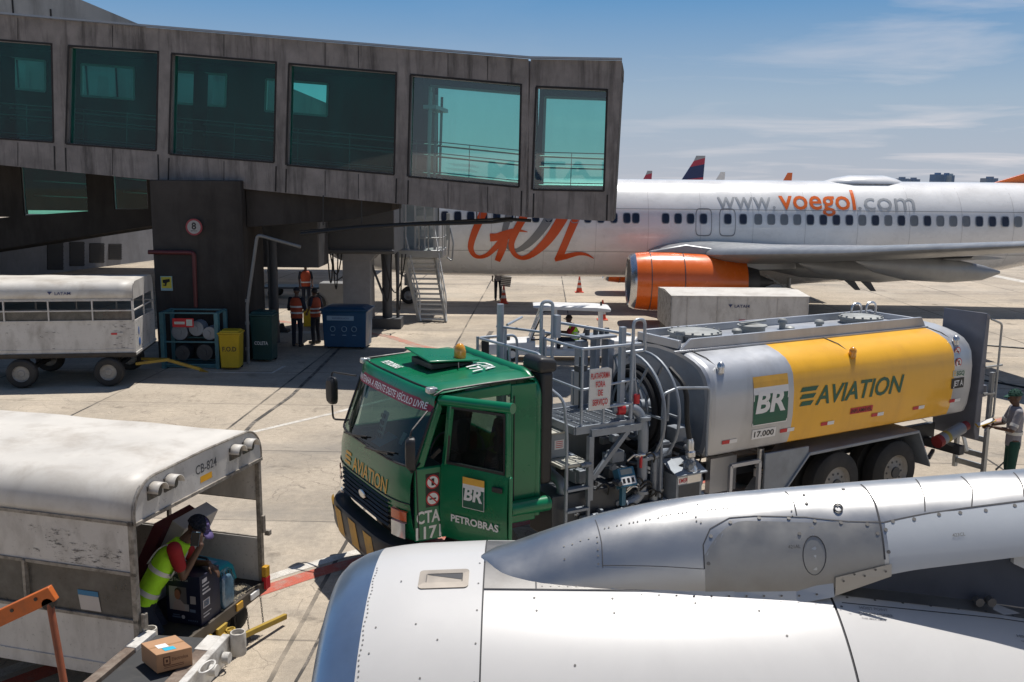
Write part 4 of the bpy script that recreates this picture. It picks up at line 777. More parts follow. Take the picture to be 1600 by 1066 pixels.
br_logo(dl, lambda x, y, e: dp(.36+x/DW, 1.36+y, .046+e-.02*abs(y-.1)), .30, .36, (0, 1, 2))
write(dl, 'PETROBRAS', None, None, None, .085, .66, 1, .03, fn=lambda x, y: dp(.18+x/DW, 1.16+y, .042))
dl.build('door_lettering', [green_d, white_p, gold_p], dro, smooth=0)
# steps, intake, mudguard by the cab
iv = MB(); iv.box(1.82, 2.00, .12, .42, 1.30, 2.74); iv.prism([(1.77, .10, 2.72), (2.04, .10, 2.72), (2.04, .10, 2.88), (1.80, .10, 2.92), (1.77, .10, 2.86)], (0, .42, 0)); iv.build('air_intake', blk_pl, truck, bevel=.05, segs=3)
mg = MB(); mg.tube([(1.30, -.02, 1.12), (1.85, -.02, 1.12)], .095, 16); mg.build('mudguard_tube', green, truck, smooth=50)
ch = MB()
for v in (.72, 1.62): ch.box(.3, 10.2, v-.05, v+.05, .72, .98)
for u in (1.9, 3.4, 5.0, 6.2, 9.4): ch.box(u, u+.12, .77, 1.57, .76, .94)
ch.box(2.0, 4.4, .12, .66, .55, 1.12); ch.box(2.2, 3.6, 1.7, 2.3, .5, 1.1); ch.build('chassis', steel_dk, truck, bevel=.01)
for u, dual in ((1.0, 0), (7.07, 1), (8.41, 1)):
    for side_ in (0, 1):
        v = .16 if side_ == 0 else 2.22
        w = MB(); wheel(w, (u, v+.0*dual, .52), .52, .28, n=32); wo = w.build('wheel', [rubber, mat('pale_wheel_rim', (0.30, 0.285, 0.26), 0.55, 0.2, var=0.2, dirt=(0.15, 0.12, 0.09), damt=0.5, dscale=5)], truck, smooth=45)
        h = MB(); s_ = -1 if side_ == 0 else 1; h.cyl((u, v, .52), (u, v+s_*.14, .52), .11, .09, 16)
        for k in range(10): a = 2*math.pi*k/10; h.cyl((u+.17*math.cos(a), v+s_*.05, .52+.17*math.sin(a)), (u+.17*math.cos(a), v+s_*.10, .52+.17*math.sin(a)), .018, n=6)
        h.build('hub', steel_dk, wo)
        if dual: w = MB(); wheel(w, (u, v-s_*.32, .52), .52, .26, n=28); w.build('wheel', [rubber, steel_dk], truck, smooth=45)
fd = MB(); pth = [(5.72, .40), (6.42, 1.13), (8.88, 1.16), (9.22, .55)]
for a, b in zip(pth, pth[1:]): fd.add([(a[0], .0, a[1]), (b[0], .0, b[1]), (b[0], .66, b[1]), (a[0], .66, a[1]), (a[0], .0, a[1]-.05), (b[0], .0, b[1]-.05), (b[0], .66, b[1]-.05), (a[0], .66, a[1]-.05)], [(0, 1, 2, 3), (7, 6, 5, 4), (0, 4, 5, 1), (1, 5, 6, 2), (2, 6, 7, 3), (3, 7, 4, 0)])
fd.prism([(5.55, .03, .42), (5.74, .03, .42), (6.42, .03, 1.10), (6.42, .03, 1.22), (5.55, .03, 1.22)], (0, .04, 0)); fd.build('rear_mudguard', steel_bl, truck, bevel=.008)
# the tank
half = [(.20, 1.27), (.10, 1.32), (.055, 1.45), (.02, 1.75), (.02, 2.10), (.06, 2.34), (.12, 2.45), (.22, 2.545), (.36, 2.61), (.55, 2.665), (.80, 2.71), (1.19, 2.735)]
sec_ = half + [(2.38-v, z) for v, z in half[-2::-1]]
def ring_t(u, s): return [V((u, 1.19+(v-1.19)*s, 2.0+(z-2.0)*s)) for v, z in sec_]
tk = MB()
us = [(4.46, .90, 0), (4.46, .965, 0), (4.50, .99, 0), (4.56, 1, 0), (5.2, 1, 0), (6.03, 1, 1), (7.2, 1, 1), (8.4, 1, 1), (9.66, 1, 0), (10.06, 1, 0), (10.13, .99, 0), (10.16, .965, 0), (10.16, .9, 0)]
for (a, s0, m), (b, s1, _m) in zip(us, us[1:]): tk.loft([ring_t(a, s0), ring_t(b, s1)], m, False)
tank_o = tk.build('tank', [silver, yellow], truck, smooth=40)
for u_e in (4.461, 10.159): te = MB(); te.add(ring_t(u_e, .90), [tuple(range(len(sec_)))]); te.build('end_plate', steel_bl, tank_o, smooth=0)
def tv(z, e=0.005):
    for a, b in zip(half[:9], half[1:9]):
        if a[1] <= z <= b[1]: return lerp(a[0], b[0], (z-a[1])/(b[1]-a[1]))-e
    return 0.0
TS = lambda u, z, e=0.005: V((u, tv(z, e), z))
TM = [green_d, white_p, gold_p, black_p, red_p, mat('pale_label', (0.5, 0.55, 0.5), 0.5)]
tl_ = MB(); br_logo(tl_, lambda x, y, e: TS(5.25+x, 1.66+y, .006+e), .67, .70, (0, 1, 2))
tl_.build('company_logo', TM, tank_o, smooth=0); tl_ = MB(); write(tl_, 'AVIATION', None, None, None, .285, 1.95, 0, .018, .25, fn=lambda x, y: TS(6.47+x, 1.84+y, .008), cuts=5)
for k in range(3): z = 2.06-.105*k; tl_.add([TS(u, z_, .008) for u, z_ in ((6.15+.0*k, z), (6.47-.045*k, z), (6.53-.045*k, z+.065), (6.20, z+.065))], [(0, 1, 2, 3)], 0)
tl_.build('lettering', TM, tank_o, smooth=0); tl_ = MB(); tl_.add([TS(u, z, .006) for u, z in ((5.27, 1.46), (5.73, 1.46), (5.73, 1.60), (5.27, 1.60))], [(0, 1, 2, 3)], 1); write(tl_, '17.000', None, None, None, .085, .38, 3, .02, fn=lambda x, y: TS(5.31+x, 1.49+y, .010))
tl_.build('capacity_plate', TM, tank_o, smooth=0); tl_ = MB(); tl_.add([TS(u, z, .006) for u, z in ((7.25, 1.60), (7.75, 1.60), (7.75, 1.70), (7.25, 1.70))], [(0, 1, 2, 3)], 4); write(tl_, 'INFLAMÁVEL', None, None, None, .065, .46, 3, .01, fn=lambda x, y: TS(7.27+x, 1.617+y, .010))
tl_.build('warning_label', TM, tank_o, smooth=0)
for u, z in ((4.72, 1.46), (5.82, 1.49), (6.65, 1.49), (7.75, 1.50), (8.72, 1.50), (9.62, 1.52)):
    tl_ = MB()
    for q in range(2): tl_.add([TS(u_, z_, .007) for u_, z_ in ((u+.14*q, z), (u+.14*q+.14, z), (u+.14*q+.14, z+.055), (u+.14*q, z+.055))], [(0, 1, 2, 3)], 4 if q == 0 else 1)
    tl_.build('reflector', TM, tank_o, smooth=0)
tl_ = MB(); tl_.add([TS(u, z, .006) for u, z in ((9.62, 1.96), (9.93, 1.96), (9.93, 2.06), (9.62, 2.06))], [(0, 1, 2, 3)], 5); write(tl_, 'SGQ', None, None, None, .075, .20, 0, .02, fn=lambda x, y: TS(9.71+x, 1.972+y, .010))
for k in range(3): tl_.add([TS(u, 1.975+.028*k+d, .009) for u, d in ((9.635, 0), (9.69, 0), (9.695, .014), (9.64, .014))], [(0, 1, 2, 3)], 2)
tl_.build('quality_label', TM, tank_o, smooth=0); tl_ = MB(); tl_.add([TS(u, z, .006) for u, z in ((9.60, 1.76), (9.92, 1.76), (9.92, 1.93), (9.60, 1.93))], [(0, 1, 2, 3)], 3); write(tl_, 'JET A', None, None, None, .095, .24, 1, .02, fn=lambda x, y: TS(9.65+x, 1.80+y, .010))
tl_.build('fuel_grade_label', TM, tank_o, smooth=0)
ts = MB()
for z in (2.40, 2.22): ring_sign(ts, TS(9.76, z-.04, .008), (1, 0, 0), (0, 0, 1), .078, 1 if z < 2.3 else 0, (0, -1, 0))
ts.build('prohibition_sign', [red_p, white_p, black_p], tank_o, smooth=0)
cm_ = MB()
for v0, v1 in ((.66, .72), (1.66, 1.72)): cm_.prism([(4.42, v0, 2.69), (9.72, v0, 2.69), (9.60, v0, 2.86), (4.62, v0, 2.86)], (0, .05, 0))
cm_.box(4.44, 4.5, .72, 1.66, 2.72, 2.84); cm_.box(9.54, 9.60, .72, 1.66, 2.72, 2.84); cm_.bar((4.3, .64, 2.70), (9.74, .64, 2.69), .03); cm_.box(4.50, 9.54, .72, 1.66, 2.736, 2.748); cm_.build('walkway_coaming', silver, tank_o, bevel=.008)
cov = mat('manhole_cover', (0.30, 0.31, 0.30), 0.6, 0.3, var=0.2, dirt=(0.12, 0.11, 0.10), damt=0.5, dscale=4)
for u, r in ((5.15, .40), (8.75, .36)):
    c = MB(); c.lathe([(-.03, r*.9), (.05, r*.92), (.06, r), (.10, r), (.11, r*.9), (.13, r*.5), (.14, .01)], (u, 1.2, 2.76), (0, 0, 1), 32)
    for k in range(16): a = 2*math.pi*k/16; c.cyl((u+r*.94*math.cos(a), 1.2+r*.94*math.sin(a), 2.86), (u+r*.94*math.cos(a), 1.2+r*.94*math.sin(a), 2.885), .018, n=6)
    c.build('manhole', cov, tank_o)
c = MB(); c.lathe([(0, .20), (.10, .20), (.11, .23), (.13, .23), (.14, .1)], (6.35, 1.25, 2.74), (0, 0, 1), 24); c.bar((6.1, 1.25, 2.90), (6.62, 1.25, 2.92), .05, .03); c.build('fill_hatch', cov, tank_o)
for u, v, h in ((4.75, 1.05, .17), (5.75, .95, .15), (6.85, .95, .11), (7.05, 1.3, .17), (7.55, 1.0, .16)):
    c = MB(); c.lathe([(0, .05), (h*.6, .05), (h*.62, .075), (h*.85, .075), (h, .055), (h+.01, .01)], (u, v, 2.74), (0, 0, 1), 14); c.build('vent_valve', cov, tank_o)
for u in (9.05, 9.42):
    c = MB(); c.bent([(u-.12, 1.55, 2.75), (u-.12, 1.55, 3.02), (u+.12, 1.55, 3.02), (u+.12, 1.55, 2.75)], .02, .13, 8, k=8); c.build('grab_loop', chrome, tank_o)
for u, m in ((4.72, chrome), (7.35, amber), (9.80, chrome)):
    c = MB(); b0 = V((u, .14, 2.46)); c.lathe([(0, .055), (.07, .05), (.075, .06), (.11, .055), (.14, .035), (.155, .01)], b0, (0, 0, 1), 14, 0); c.build('marker_beacon', m, tank_o)
    c = MB(); c.tube([(u, .18, 2.51), (u-.05, .38, 2.63), (u-.1, .62, 2.69)], .008, 5); c.build('beacon_cable', black, tank_o)
# reel, platform and pipework between cab and tank
rl = MB(); RC = V((3.70, .66, 1.98))
def circ(c, r, n=40): return [c+V((0, r*math.cos(2*math.pi*k/n), r*math.sin(2*math.pi*k/n))) for k in range(n)]
for du in (-.12, .12):
    rl.tube(circ(RC+V((du, 0, 0)), .76), .022, 8, closed=True); rl.tube(circ(RC+V((du, 0, 0)), .40), .018, 8, closed=True)
    for k in range(6): a = 2*math.pi*k/6; rl.bar(RC+V((du, 0, 0)), RC+V((du, .75*math.cos(a), .75*math.sin(a))), .03)
rl.cyl(RC-V((.3, 0, 0)), RC+V((.3, 0, 0)), .10, n=16); rlo = rl.build('hose_reel', steel_bl, truck)
rh = MB()
for k in range(3): rh.tube(circ(RC+V((-.08+.08*k, 0, 0)), .50), .045, 8, closed=True)
for k in range(1): rh.tube(circ(RC, .57), .045, 8, closed=True)
rh.build('coiled_hose', mat('matt_hose_rubber', (0.022, 0.023, 0.026), 0.9, var=0.2, spec=0.15), rlo)
bkp = MB(); bkp.box(3.1, 4.40, .9, 2.2, 1.0, 1.75); bkp.build('pump_cabinet', steel_dk, truck, bevel=.02)
hz = MB(); hz.bent([(4.0, .35, 2.55), (4.05, .05, 2.35), (4.02, -.02, 1.9), (4.05, -.06, 1.62)], .035, .2, 8); hz.build('delivery_hose', black, truck)
nz = MB(); nz.lathe([(0, .04), (.05, .055), (.16, .05), (.18, .07), (.24, .07), (.26, .05), (.36, .06), (.40, .09), (.48, .09)], (4.05, -.06, 1.66), (.05, -.05, -1), 14); nz.box(3.95, 4.18, -.16, .06, 1.08, 1.24); nz.build('hose_nozzle', chrome, truck, smooth=40)
gtg = MB()
for k in range(15): v = .12+.88*k/14; gtg.bar((2.32, v, 1.97), (3.18, v, 1.97), .012, .03)
for k in range(7): u = 2.34+.82*k/6; gtg.bar((u, .1, 1.972), (u, 1.02, 1.972), .012, .022)
for a, b in (((2.3, .08), (3.2, .08)), ((3.2, .08), (3.2, 1.04)), ((3.2, 1.04), (2.3, 1.04)), ((2.3, 1.04), (2.3, .08))): gtg.bar((*a, 1.95), (*b, 1.95), .04, .10)
gtg.build('platform_grating', steel_bl, truck)
pf = MB(); pf.bar((2.52, .06, 1.90), (3.36, .06, 1.90), .07, .09); pf.bar((2.52, .06, 1.86), (2.52, .06, 1.02), .07); pf.bar((2.56, .06, 1.30), (3.10, .06, 1.86), .06); pf.bar((2.52, .95, 1.9), (2.52, .95, 1.0), .07); pf.bar((3.15, .95, 1.9), (3.15, .95, 1.0), .07)
pf.build('platform_bracket', steel_bl, truck)
gr = MB(); T = lambda pts, r=.018, rad=.07: gr.bent(pts, r, rad, 8)
T([(2.62, 2.1, 2.40), (2.62, 2.1, 2.86), (1.98, 2.1, 2.86), (1.98, .40, 2.90), (1.98, .26, 2.52), (2.10, .04, 2.38), (2.14, .02, 1.9), (2.14, .02, .55)], .020, .12)
for v in (2.1, 1.2): gr.bar((1.98, v, 2.88), (1.98, v, 2.2), .03)
T([(1.98, 1.75, 2.55), (1.98, .42, 2.56)]); T([(2.0, 1.3, 3.15), (2.55, 1.85, 3.15)]); T([(2.2, 1.95, 3.03), (2.9, .9, 2.98)], .018)
gr.cyl((2.22, 1.88, 1.2), (2.22, 1.88, 3.35), .05, n=12); gr.cyl((2.34, 1.95, 1.2), (2.34, 1.95, 3.0), .025, n=8)
gr.bent([(2.42, 1.12, 1.3), (2.42, 1.12, 3.46), (2.56, 1.06, 3.46), (2.56, 1.06, 1.97)], .024, .09, 8, k=7)
gr.bar((2.38, 1.02, 1.97), (2.38, 1.02, 3.1), .045); gr.bar((2.60, 1.02, 2.98), (2.60, 1.02, 3.28), .10, .07)
T([(2.40, 1.0, 2.98), (2.40, .10, 2.98), (3.30, .10, 2.98)], .02); T([(2.40, 1.0, 2.48), (2.40, .10, 2.46), (3.22, .10, 2.52)], .016); T([(2.46, .08, 2.20), (3.16, .06, 2.22)], .02); T([(2.6, 1.08, 3.18), (3.18, .16, 3.10)], .02)
for u, v in ((2.40, .10), (2.72, .08), (3.16, .10), (2.40, .98)): gr.bar((u, v, 1.95), (u, v, 2.98 if u != 2.72 else 2.24), .028)
gr.bent([(3.16, .08, 1.85), (3.16, .08, 3.30), (3.34, .08, 3.30), (3.36, .10, 3.0), (3.42, .14, 2.88), (3.1, .2, 2.86)], .022, .08, 8, k=6); gr.bar((3.08, .2, 1.97), (3.08, .2, 3.20), .07)
T([(3.22, .12, 2.9), (3.26, .14, 2.5), (3.34, .2, 2.3)], .012)
gr.build('guard_rail', mat('light_rail_paint', (0.34, 0.38, 0.43), 0.4, 0.25, var=0.12), truck)
mm = MB()
for u0, u1, v0, v1, z1 in ((3.16, 3.28, 1.25, 1.42, 2.84), (3.34, 3.41, 1.15, 1.30, 2.90), (3.48, 3.58, 1.05, 1.22, 2.86)): mm.box(u0, u1, v0, v1, 1.0, z1)
mm.box(3.16, 3.60, 1.43, 1.50, 1.9, 2.4); mm.box(3.14, 3.60, 1.02, 1.36, 2.902, 2.94); mm.build('lift_mast', mat('lift_mast_paint', (0.27, 0.30, 0.345), 0.45, 0.2, var=0.15, dirt=(0.12, 0.12, 0.13), damt=0.4), truck, bevel=.008)
vl = MB()
for u in (3.22, 3.36, 3.46, 3.55): vl.cyl((u, 1.2, 2.94), (u, 1.2, 3.02), .035, n=10)
vl.cyl((2.95, .95, 1.97), (2.95, .95, 2.7), .022, n=8); vl.box(2.88, 3.02, .9, 1.0, 2.5, 2.58); vl.build('hydraulic_fitting', steel_dk, truck)
sn = MB(); sn.add([(2.46, .03, 2.20), (2.80, .05, 2.20), (2.82, .05, 2.70), (2.76, .05, 2.73), (2.47, .03, 2.73), (2.46, .045, 2.20), (2.80, .065, 2.20), (2.82, .065, 2.70), (2.76, .065, 2.73), (2.47, .045, 2.73)], [(0, 1, 2, 3, 4), (9, 8, 7, 6, 5), (0, 5, 6, 1), (1, 6, 7, 2), (2, 7, 8, 3), (3, 8, 9, 4), (4, 9, 5, 0)], 0)
for s_, z, w in (('PLATAFORMA', 2.60, .30), ('FORA', 2.49, .15), ('DE', 2.38, .075), ('SERVIÇO', 2.26, .24)): write(sn, s_, (2.635-w/2, .024, z), (1, .05, 0), (0, 0, 1), .078, w, 1, .02)
sn.build('platform_sign', [mat('white_sign_board', (0.62, 0.62, 0.60), 0.5, var=0.08), red_p], truck, smooth=0)
sp_ = MB(); sp_.box(1.98, 2.36, .34, 1.0, 1.55, 1.86); sp_.box(2.06, 2.5, .02, .36, 1.50, 1.54, 1); sp_.box(1.97, 2.37, .33, 1.01, 1.861, 1.885, 1); sp_.build('step_box', [steel_bl, dirty_deck], truck, bevel=.006)
sl2 = MB(); sl2.quad((2.16, .335, 1.66), (2.30, .335, 1.66), (2.30, .335, 1.78), (2.16, .335, 1.78), 0)
for k in range(4): sl2.quad((2.175, .333, 1.68+.025*k), (2.285, .333, 1.68+.025*k), (2.285, .333, 1.69+.025*k), (2.175, .333, 1.69+.025*k), 1)
sl2.build('warning_label', [white_p, red_p], truck, smooth=0)
ld = MB()
for u in (2.14, 2.48): ld.bar((u, .02, .5), (u, .02, 1.5), .035)
for z in (.62, .92, 1.2): ld.box(2.14, 2.48, -.02, .08, z, z+.03)
ld.build('side_ladder', steel_bl, truck)
pp = MB(); pipe = lambda pts, r, rad=.12, m=0: pp.bent(pts, r, rad, 14, m, 7)
pipe([(3.0, .25, 2.12), (3.30, .12, 2.12), (3.36, .06, 1.9), (3.36, .06, .95), (3.1, .06, .85)], .068); pipe([(3.6, .10, .8), (3.6, .10, 1.45), (3.9, .2, 1.45)], .06); pipe([(2.62, .25, .7), (2.62, .25, 1.35), (2.62, .8, 1.4)], .085); pipe([(2.2, .2, .65), (2.2, .2, 1.25), (2.25, .7, 1.3)], .07)
pipe([(2.4, .05, .78), (4.4, .05, .80)], .05); pipe([(3.36, .06, 1.46), (3.62, .06, 1.46)], .05); pipe([(3.75, .02, .7), (4.35, .0, 1.0), (4.35, .3, 1.2)], .05)
for z in (1.46, 1.0, 2.0): pp.cyl((3.36, .06, z-.02), (3.36, .06, z+.02), .095, n=14)
for u in (2.7, 3.1, 3.7, 4.1): pp.cyl((u-.02, .05, .79), (u+.02, .05, .79), .085, n=14)
pp.build('pipework', mat('grey_pipe_paint', (0.24, 0.27, 0.31), 0.4, 0.3, var=0.12), truck, smooth=45)
rr_ = random.Random(5)
for k in range(36):
    u, v, z = rr_.uniform(2.25, 4.35), rr_.uniform(-.06, .35), rr_.uniform(.62, 1.55); r = rr_.uniform(.022, .05); dv = rr_.choice([V((1, 0, 0)), V((0, 0, 1)), V((0, -1, 0))])*rr_.uniform(.06, .16); p = V((u, v, z))
    vv = MB(); vv.cyl(p, p+dv, r, n=10); vv.cyl(p+dv*.4, p+dv*.6, r*1.4, n=6); vv.build('valve', rr_.choice([chrome, steel_bl, steel_dk]), truck)
for k in range(16):
    u, z = rr_.uniform(2.4, 4.2), rr_.uniform(.7, 1.5); vv = MB(); vv.tube(rounded([(u, .02, z), (u+.08, -.04, z+.1), (u+.18, -.02, z+.03), (u+.25, .1, z-.12)], .06), .013, 6); vv.build('fuel_line', rr_.choice([chrome, black, black]), truck)
for k in range(30):
    u, v, z = rr_.uniform(2.3, 4.4), rr_.uniform(.15, .7), rr_.uniform(.6, 1.65); s = rr_.uniform(.08, .2); vd = MB(); vd.box(u, u+s*1.3, v, v+s, z, z+s); vd.build('pump_block', rr_.choice([steel_dk, steel_dk, steel_bl]), truck, bevel=.012)
rk = MB(); rk.cyl((3.2, .02, 2.22), (3.2, .02, 2.34), .04, n=10); rk.cyl((3.02, .2, 2.12), (3.12, .18, 2.12), .075, n=12); rk.cyl((3.27, -.02, 1.36), (3.27, -.02, 1.52), .02, n=8); rk.build('red_valve_handle', red_p, truck)
me_ = MB(); Mm = Matrix.Rotation(R(-28), 3, 'X')
def mb_box(mb, c, sx, sy, sz, M, m=0):
    vs = [V(c)+M @ V((x*sx/2, y*sy/2, z*sz/2)) for z in (-1, 1) for x, y in ((-1, -1), (1, -1), (1, 1), (-1, 1))]; mb.add(vs, [(3, 2, 1, 0), (4, 5, 6, 7), (0, 1, 5, 4), (1, 2, 6, 5), (2, 3, 7, 6), (3, 0, 4, 7)], m)
mb_box(me_, (2.99, -.06, 1.28), .25, .12, .24, Mm, 0); f = lambda x, z, e=.062: V((2.99, -.06, 1.28))+Mm @ V((x, -e, z))
me_.add([f(-.09, .03), f(.09, .03), f(.09, .10), f(-.09, .10)], [(0, 1, 2, 3)], 1); me_.add([f(-.11, -.10), f(.11, -.10), f(.11, 0), f(-.11, 0)], [(0, 1, 2, 3)], 2)
for x in (-.07, 0, .07): me_.add([f(x-.02, -.08, .064), f(x+.02, -.08, .064), f(x+.02, -.02, .064), f(x-.02, -.02, .064)], [(0, 1, 2, 3)], 3)
me_.bar((2.99, -.02, .9), (2.99, -.02, 1.2), .06, m=0); me_.build('flow_meter', [mat('blue_meter_paint', (0.03, 0.12, 0.19), 0.4), mat('grey_display', (0.25, 0.27, 0.25), 0.2), white_p, black_p], truck, bevel=.0)
em = MB(); em.box(3.78, 4.22, -.14, .12, .80, 1.20, 0); em.add([(3.74, -.20, 1.20), (4.26, -.20, 1.20), (4.26, .16, 1.34), (3.74, .16, 1.34), (3.74, -.20, 1.22), (4.26, -.20, 1.22), (4.26, .16, 1.36), (3.74, .16, 1.36)], [(0, 1, 2, 3), (7, 6, 5, 4), (0, 4, 5, 1), (1, 5, 6, 2), (2, 6, 7, 3), (3, 7, 4, 0)], 0)
em.quad((3.80, -.146, 1.08), (4.20, -.146, 1.08), (4.20, -.146, 1.18), (3.80, -.146, 1.18), 1); write(em, 'EMERGÊNCIA', (3.82, -.150, 1.10), (1, 0, 0), (0, 0, 1), .06, .36, 2, .01); em.quad((3.82, -.145, .82), (4.18, -.145, .82), (4.18, -.145, 1.06), (3.82, -.145, 1.06), 3)
em.build('emergency_box', [steel_bl, white_p, red_p, steel_dk], truck, bevel=0)
gt = MB(); 
gt.bent([(3.62, .0, .9), (3.62, .0, 2.30), (3.85, .0, 2.36), (4.42, .02, 2.30), (4.42, .02, 1.35)], .020, .05, 8); gt.bar((3.78, .1, 2.32), (3.78, .1, 1.9), .035); gt.bar((3.66, .02, 1.0), (3.9, .3, 1.7), .03); gt.build('gate_frame', steel_bl, truck)
bx = MB()
for a, b in (((4.88, .62), (5.42, .62)), ((5.42, .62), (5.42, 1.14)), ((5.42, 1.14), (4.88, 1.14)), ((4.88, 1.14), (4.88, .62))): bx.bar((a[0], .02, a[1]), (b[0], .02, b[1]), .05)
bx.box(4.9, 5.4, .45, .55, .6, 1.12); bx.build('hose_box_frame', silver, truck)
dr = MB(); dr.cyl((5.62, .2, 1.25), (5.62, .2, .95), .05, n=10); dr.cyl((5.62, .2, 1.02), (5.62, .2, .98), .085, n=10); dr.box(5.58, 5.66, .12, .28, .82, .93); dr.box(5.75, 5.95, .2, .3, 1.02, 1.12); dr.build('drain_valve', chrome, truck)
# rear end
rp_ = MB(); rp_.prism([(10.32, .02, .98), (10.38, .02, .80), (10.48, .02, .80), (10.48, .02, 2.92), (10.38, .02, 2.96)], (0, .80, 0)); rp_.box(10.49, 10.62, .05, .25, 1.52, 1.72); rp_.build('rear_panel', mat('slate_rear_panel', (0.155, 0.165, 0.20), 0.45, 0.2, var=0.12), truck, bevel=.012)
rl_ = MB()
for v in (-.02, .52): rl_.bar((10.62, v, .18), (10.62, v, 1.95 if v < 0 else 1.0), .055, .08)
for z in (.30, .50, .78): rl_.bar((10.62, -.02, z), (10.62, .56, z), .05, .09)
rl_.bar((10.62, .48, .98), (10.45, .2, .55), .05)
rl_.bent([(10.50, -.06, .95), (10.66, -.08, 1.2), (10.66, -.08, 2.78), (10.45, -.02, 2.86)], .018, .06, 8); rl_.bar((10.42, -.02, 2.05), (10.74, -.1, 2.08), .03); rl_.bar((10.42, -.02, 1.6), (10.68, -.08, 1.6), .03); rl_.build('rear_ladder', mat('galvanised_steel', (0.36, 0.37, 0.37), 0.45, 0.6, var=0.15), truck)
ub = MB(); ub.box(9.92, 10.05, -.02, 2.2, .60, .76); ub.bar((9.5, .12, .95), (9.98, .12, .72), .06); ub.bar((9.3, .10, .62), (9.75, .35, .62), .06); ub.build('underrun_bar', steel_dk, truck, bevel=.01)
fx = MB(); fx.cyl((9.45, .02, .92), (9.98, .02, 1.06), .10, n=16, m=0); fx.cyl((9.36, .02, .895), (9.45, .02, .92), .104, n=16, m=1); fx.cyl((9.55, .02, .945), (9.62, .02, .963), .102, n=16, m=2); fx.cyl((9.98, .02, 1.06), (10.1, .02, 1.09), .08, n=12, m=1); fx.build('extinguisher', [steel_bl, mat('dull_red_cap', (0.22, 0.02, 0.02), 0.6, var=0.2), mat('yellow_caution_band', (0.36, 0.28, 0.05), 0.6)], truck)
# ================================================================== our own aircraft: engine and pylon in the foreground
YE, ZE, RE = 4.70, 1.88, 1.20
own_white = mat('white_cowl_paint', (0.58, 0.57, 0.555), 0.36, var=0.02, vscale=0.6, coat=0.25, bump=0.05, bscale=2.2, dirt=(0.42, 0.41, 0.40), dscale=0.9, damt=0.3, streak=1)
lip_m = mat('polished_lip', (0.36, 0.46, 0.58), 0.30, 0.85, var=0.07, vscale=2.2, dirt=(0.30, 0.34, 0.40), dscale=2.5, damt=0.4)
pyl_a = mat('pylon_skin', (0.50, 0.50, 0.495), 0.36, 0.92, var=0.015, vscale=2.0, dirt=(0.40, 0.39, 0.38), dscale=1.6, damt=0.35)
pyl_b = mat('pylon_panel_skin', (0.36, 0.35, 0.33), 0.45, 0.85, var=0.12, vscale=5.0, dirt=(0.34, 0.32, 0.29), dscale=4.0, damt=0.4)
pyl_w = mat('white_pylon_panel', (0.52, 0.55, 0.58), 0.35, 0.1, var=0.03, coat=0.3)
seam_m = mat('panel_gap', (0.05, 0.05, 0.055), 0.7, var=0.1); rivet_m = mat('rivet', (0.13, 0.125, 0.12), 0.6, 0.2, var=0.3); brn = mat('titanium_trim', (0.33, 0.295, 0.255), 0.5, 0.6, var=0.15)
own = thing('aircraft', 'white aircraft with silver engine pylon filling the foreground, seen from its cabin', 'aircraft', (0, YE, 0))
O = V((0, YE, 0))
def nr(x):
    tab = [(-.93, .985), (-.92, 1.03), (-.88, 1.075), (-.80, 1.12), (-.70, 1.152), (-.55, 1.178), (-.13, 1.20), (.6, 1.20), (1.575, 1.185), (2.4, 1.09), (3.2, .95), (3.9, .80)]
    return edge([(-1.0, .9)]+tab, x)
def NA(x, th, e=0.0): r = nr(x)+e; return V((x, YE-r*math.sin(th), ZE+r*math.cos(th)))
def shell(x0, x1, nx, m, name, parent, closed=True):
    mb = MB(); mb.loft([[NA(lerp(x0, x1, i/nx), 2*math.pi*k/128) for k in range(128)] for i in range(nx+1)], 0, False); return mb.build(name, m, parent, smooth=60, off=O)
mb = MB(); rr0 = [(-.70, 1.152), (-.80, 1.12), (-.88, 1.075), (-.92, 1.03), (-.93, .985), (-.915, .945), (-.86, .91), (-.7, .885), (-.3, .87), (.1, .88)]
mb.loft([[V((x, YE-r*math.sin(2*math.pi*k/128), ZE+r*math.cos(2*math.pi*k/128))) for k in range(128)] for x, r in rr0], 0, False); mb.build('inlet_lip', lip_m, own, smooth=60, off=O)
inlet = shell(-.70, -.134, 6, own_white, 'inlet_cowl', own); fan_c = shell(-.126, 1.571, 16, own_white, 'fan_cowl', own); rev = shell(1.583, 3.9, 16, own_white, 'reverser_cowl', own)
mb = MB(); mb.lathe([(.1, .88), (.1, .30)], (0, YE, ZE), (1, 0, 0), 48, 0, False)
for k in range(24):
    a = 2*math.pi*k/24; u = V((0, math.cos(a), math.sin(a))); t = V((0, -math.sin(a), math.cos(a))); c = V((0, YE, ZE)); mb.add([c+u*.25-t*.03+V((0, 0, 0)), c+u*.87-t*.09+V((-.05, 0, 0)), c+u*.87+t*.08+V((.08, 0, 0)), c+u*.25+t*.03+V((.06, 0, 0))], [(0, 1, 2, 3)], 1)
mb.lathe([(-.32, .01), (-.25, .08), (-.05, .22), (.1, .30)], (0, YE, ZE), (1, 0, 0), 32, 1); mb.build('fan', [dark_in, gr_dark], own, off=O)
for x in (-.13, 1.577): mb = MB(); mb.loft([[NA(x+dx_, 2*math.pi*k/128, -.006) for k in range(128)] for dx_ in (-.008, .008)], 0, False); mb.build('cowl_gap', seam_m, own, smooth=60, off=O)
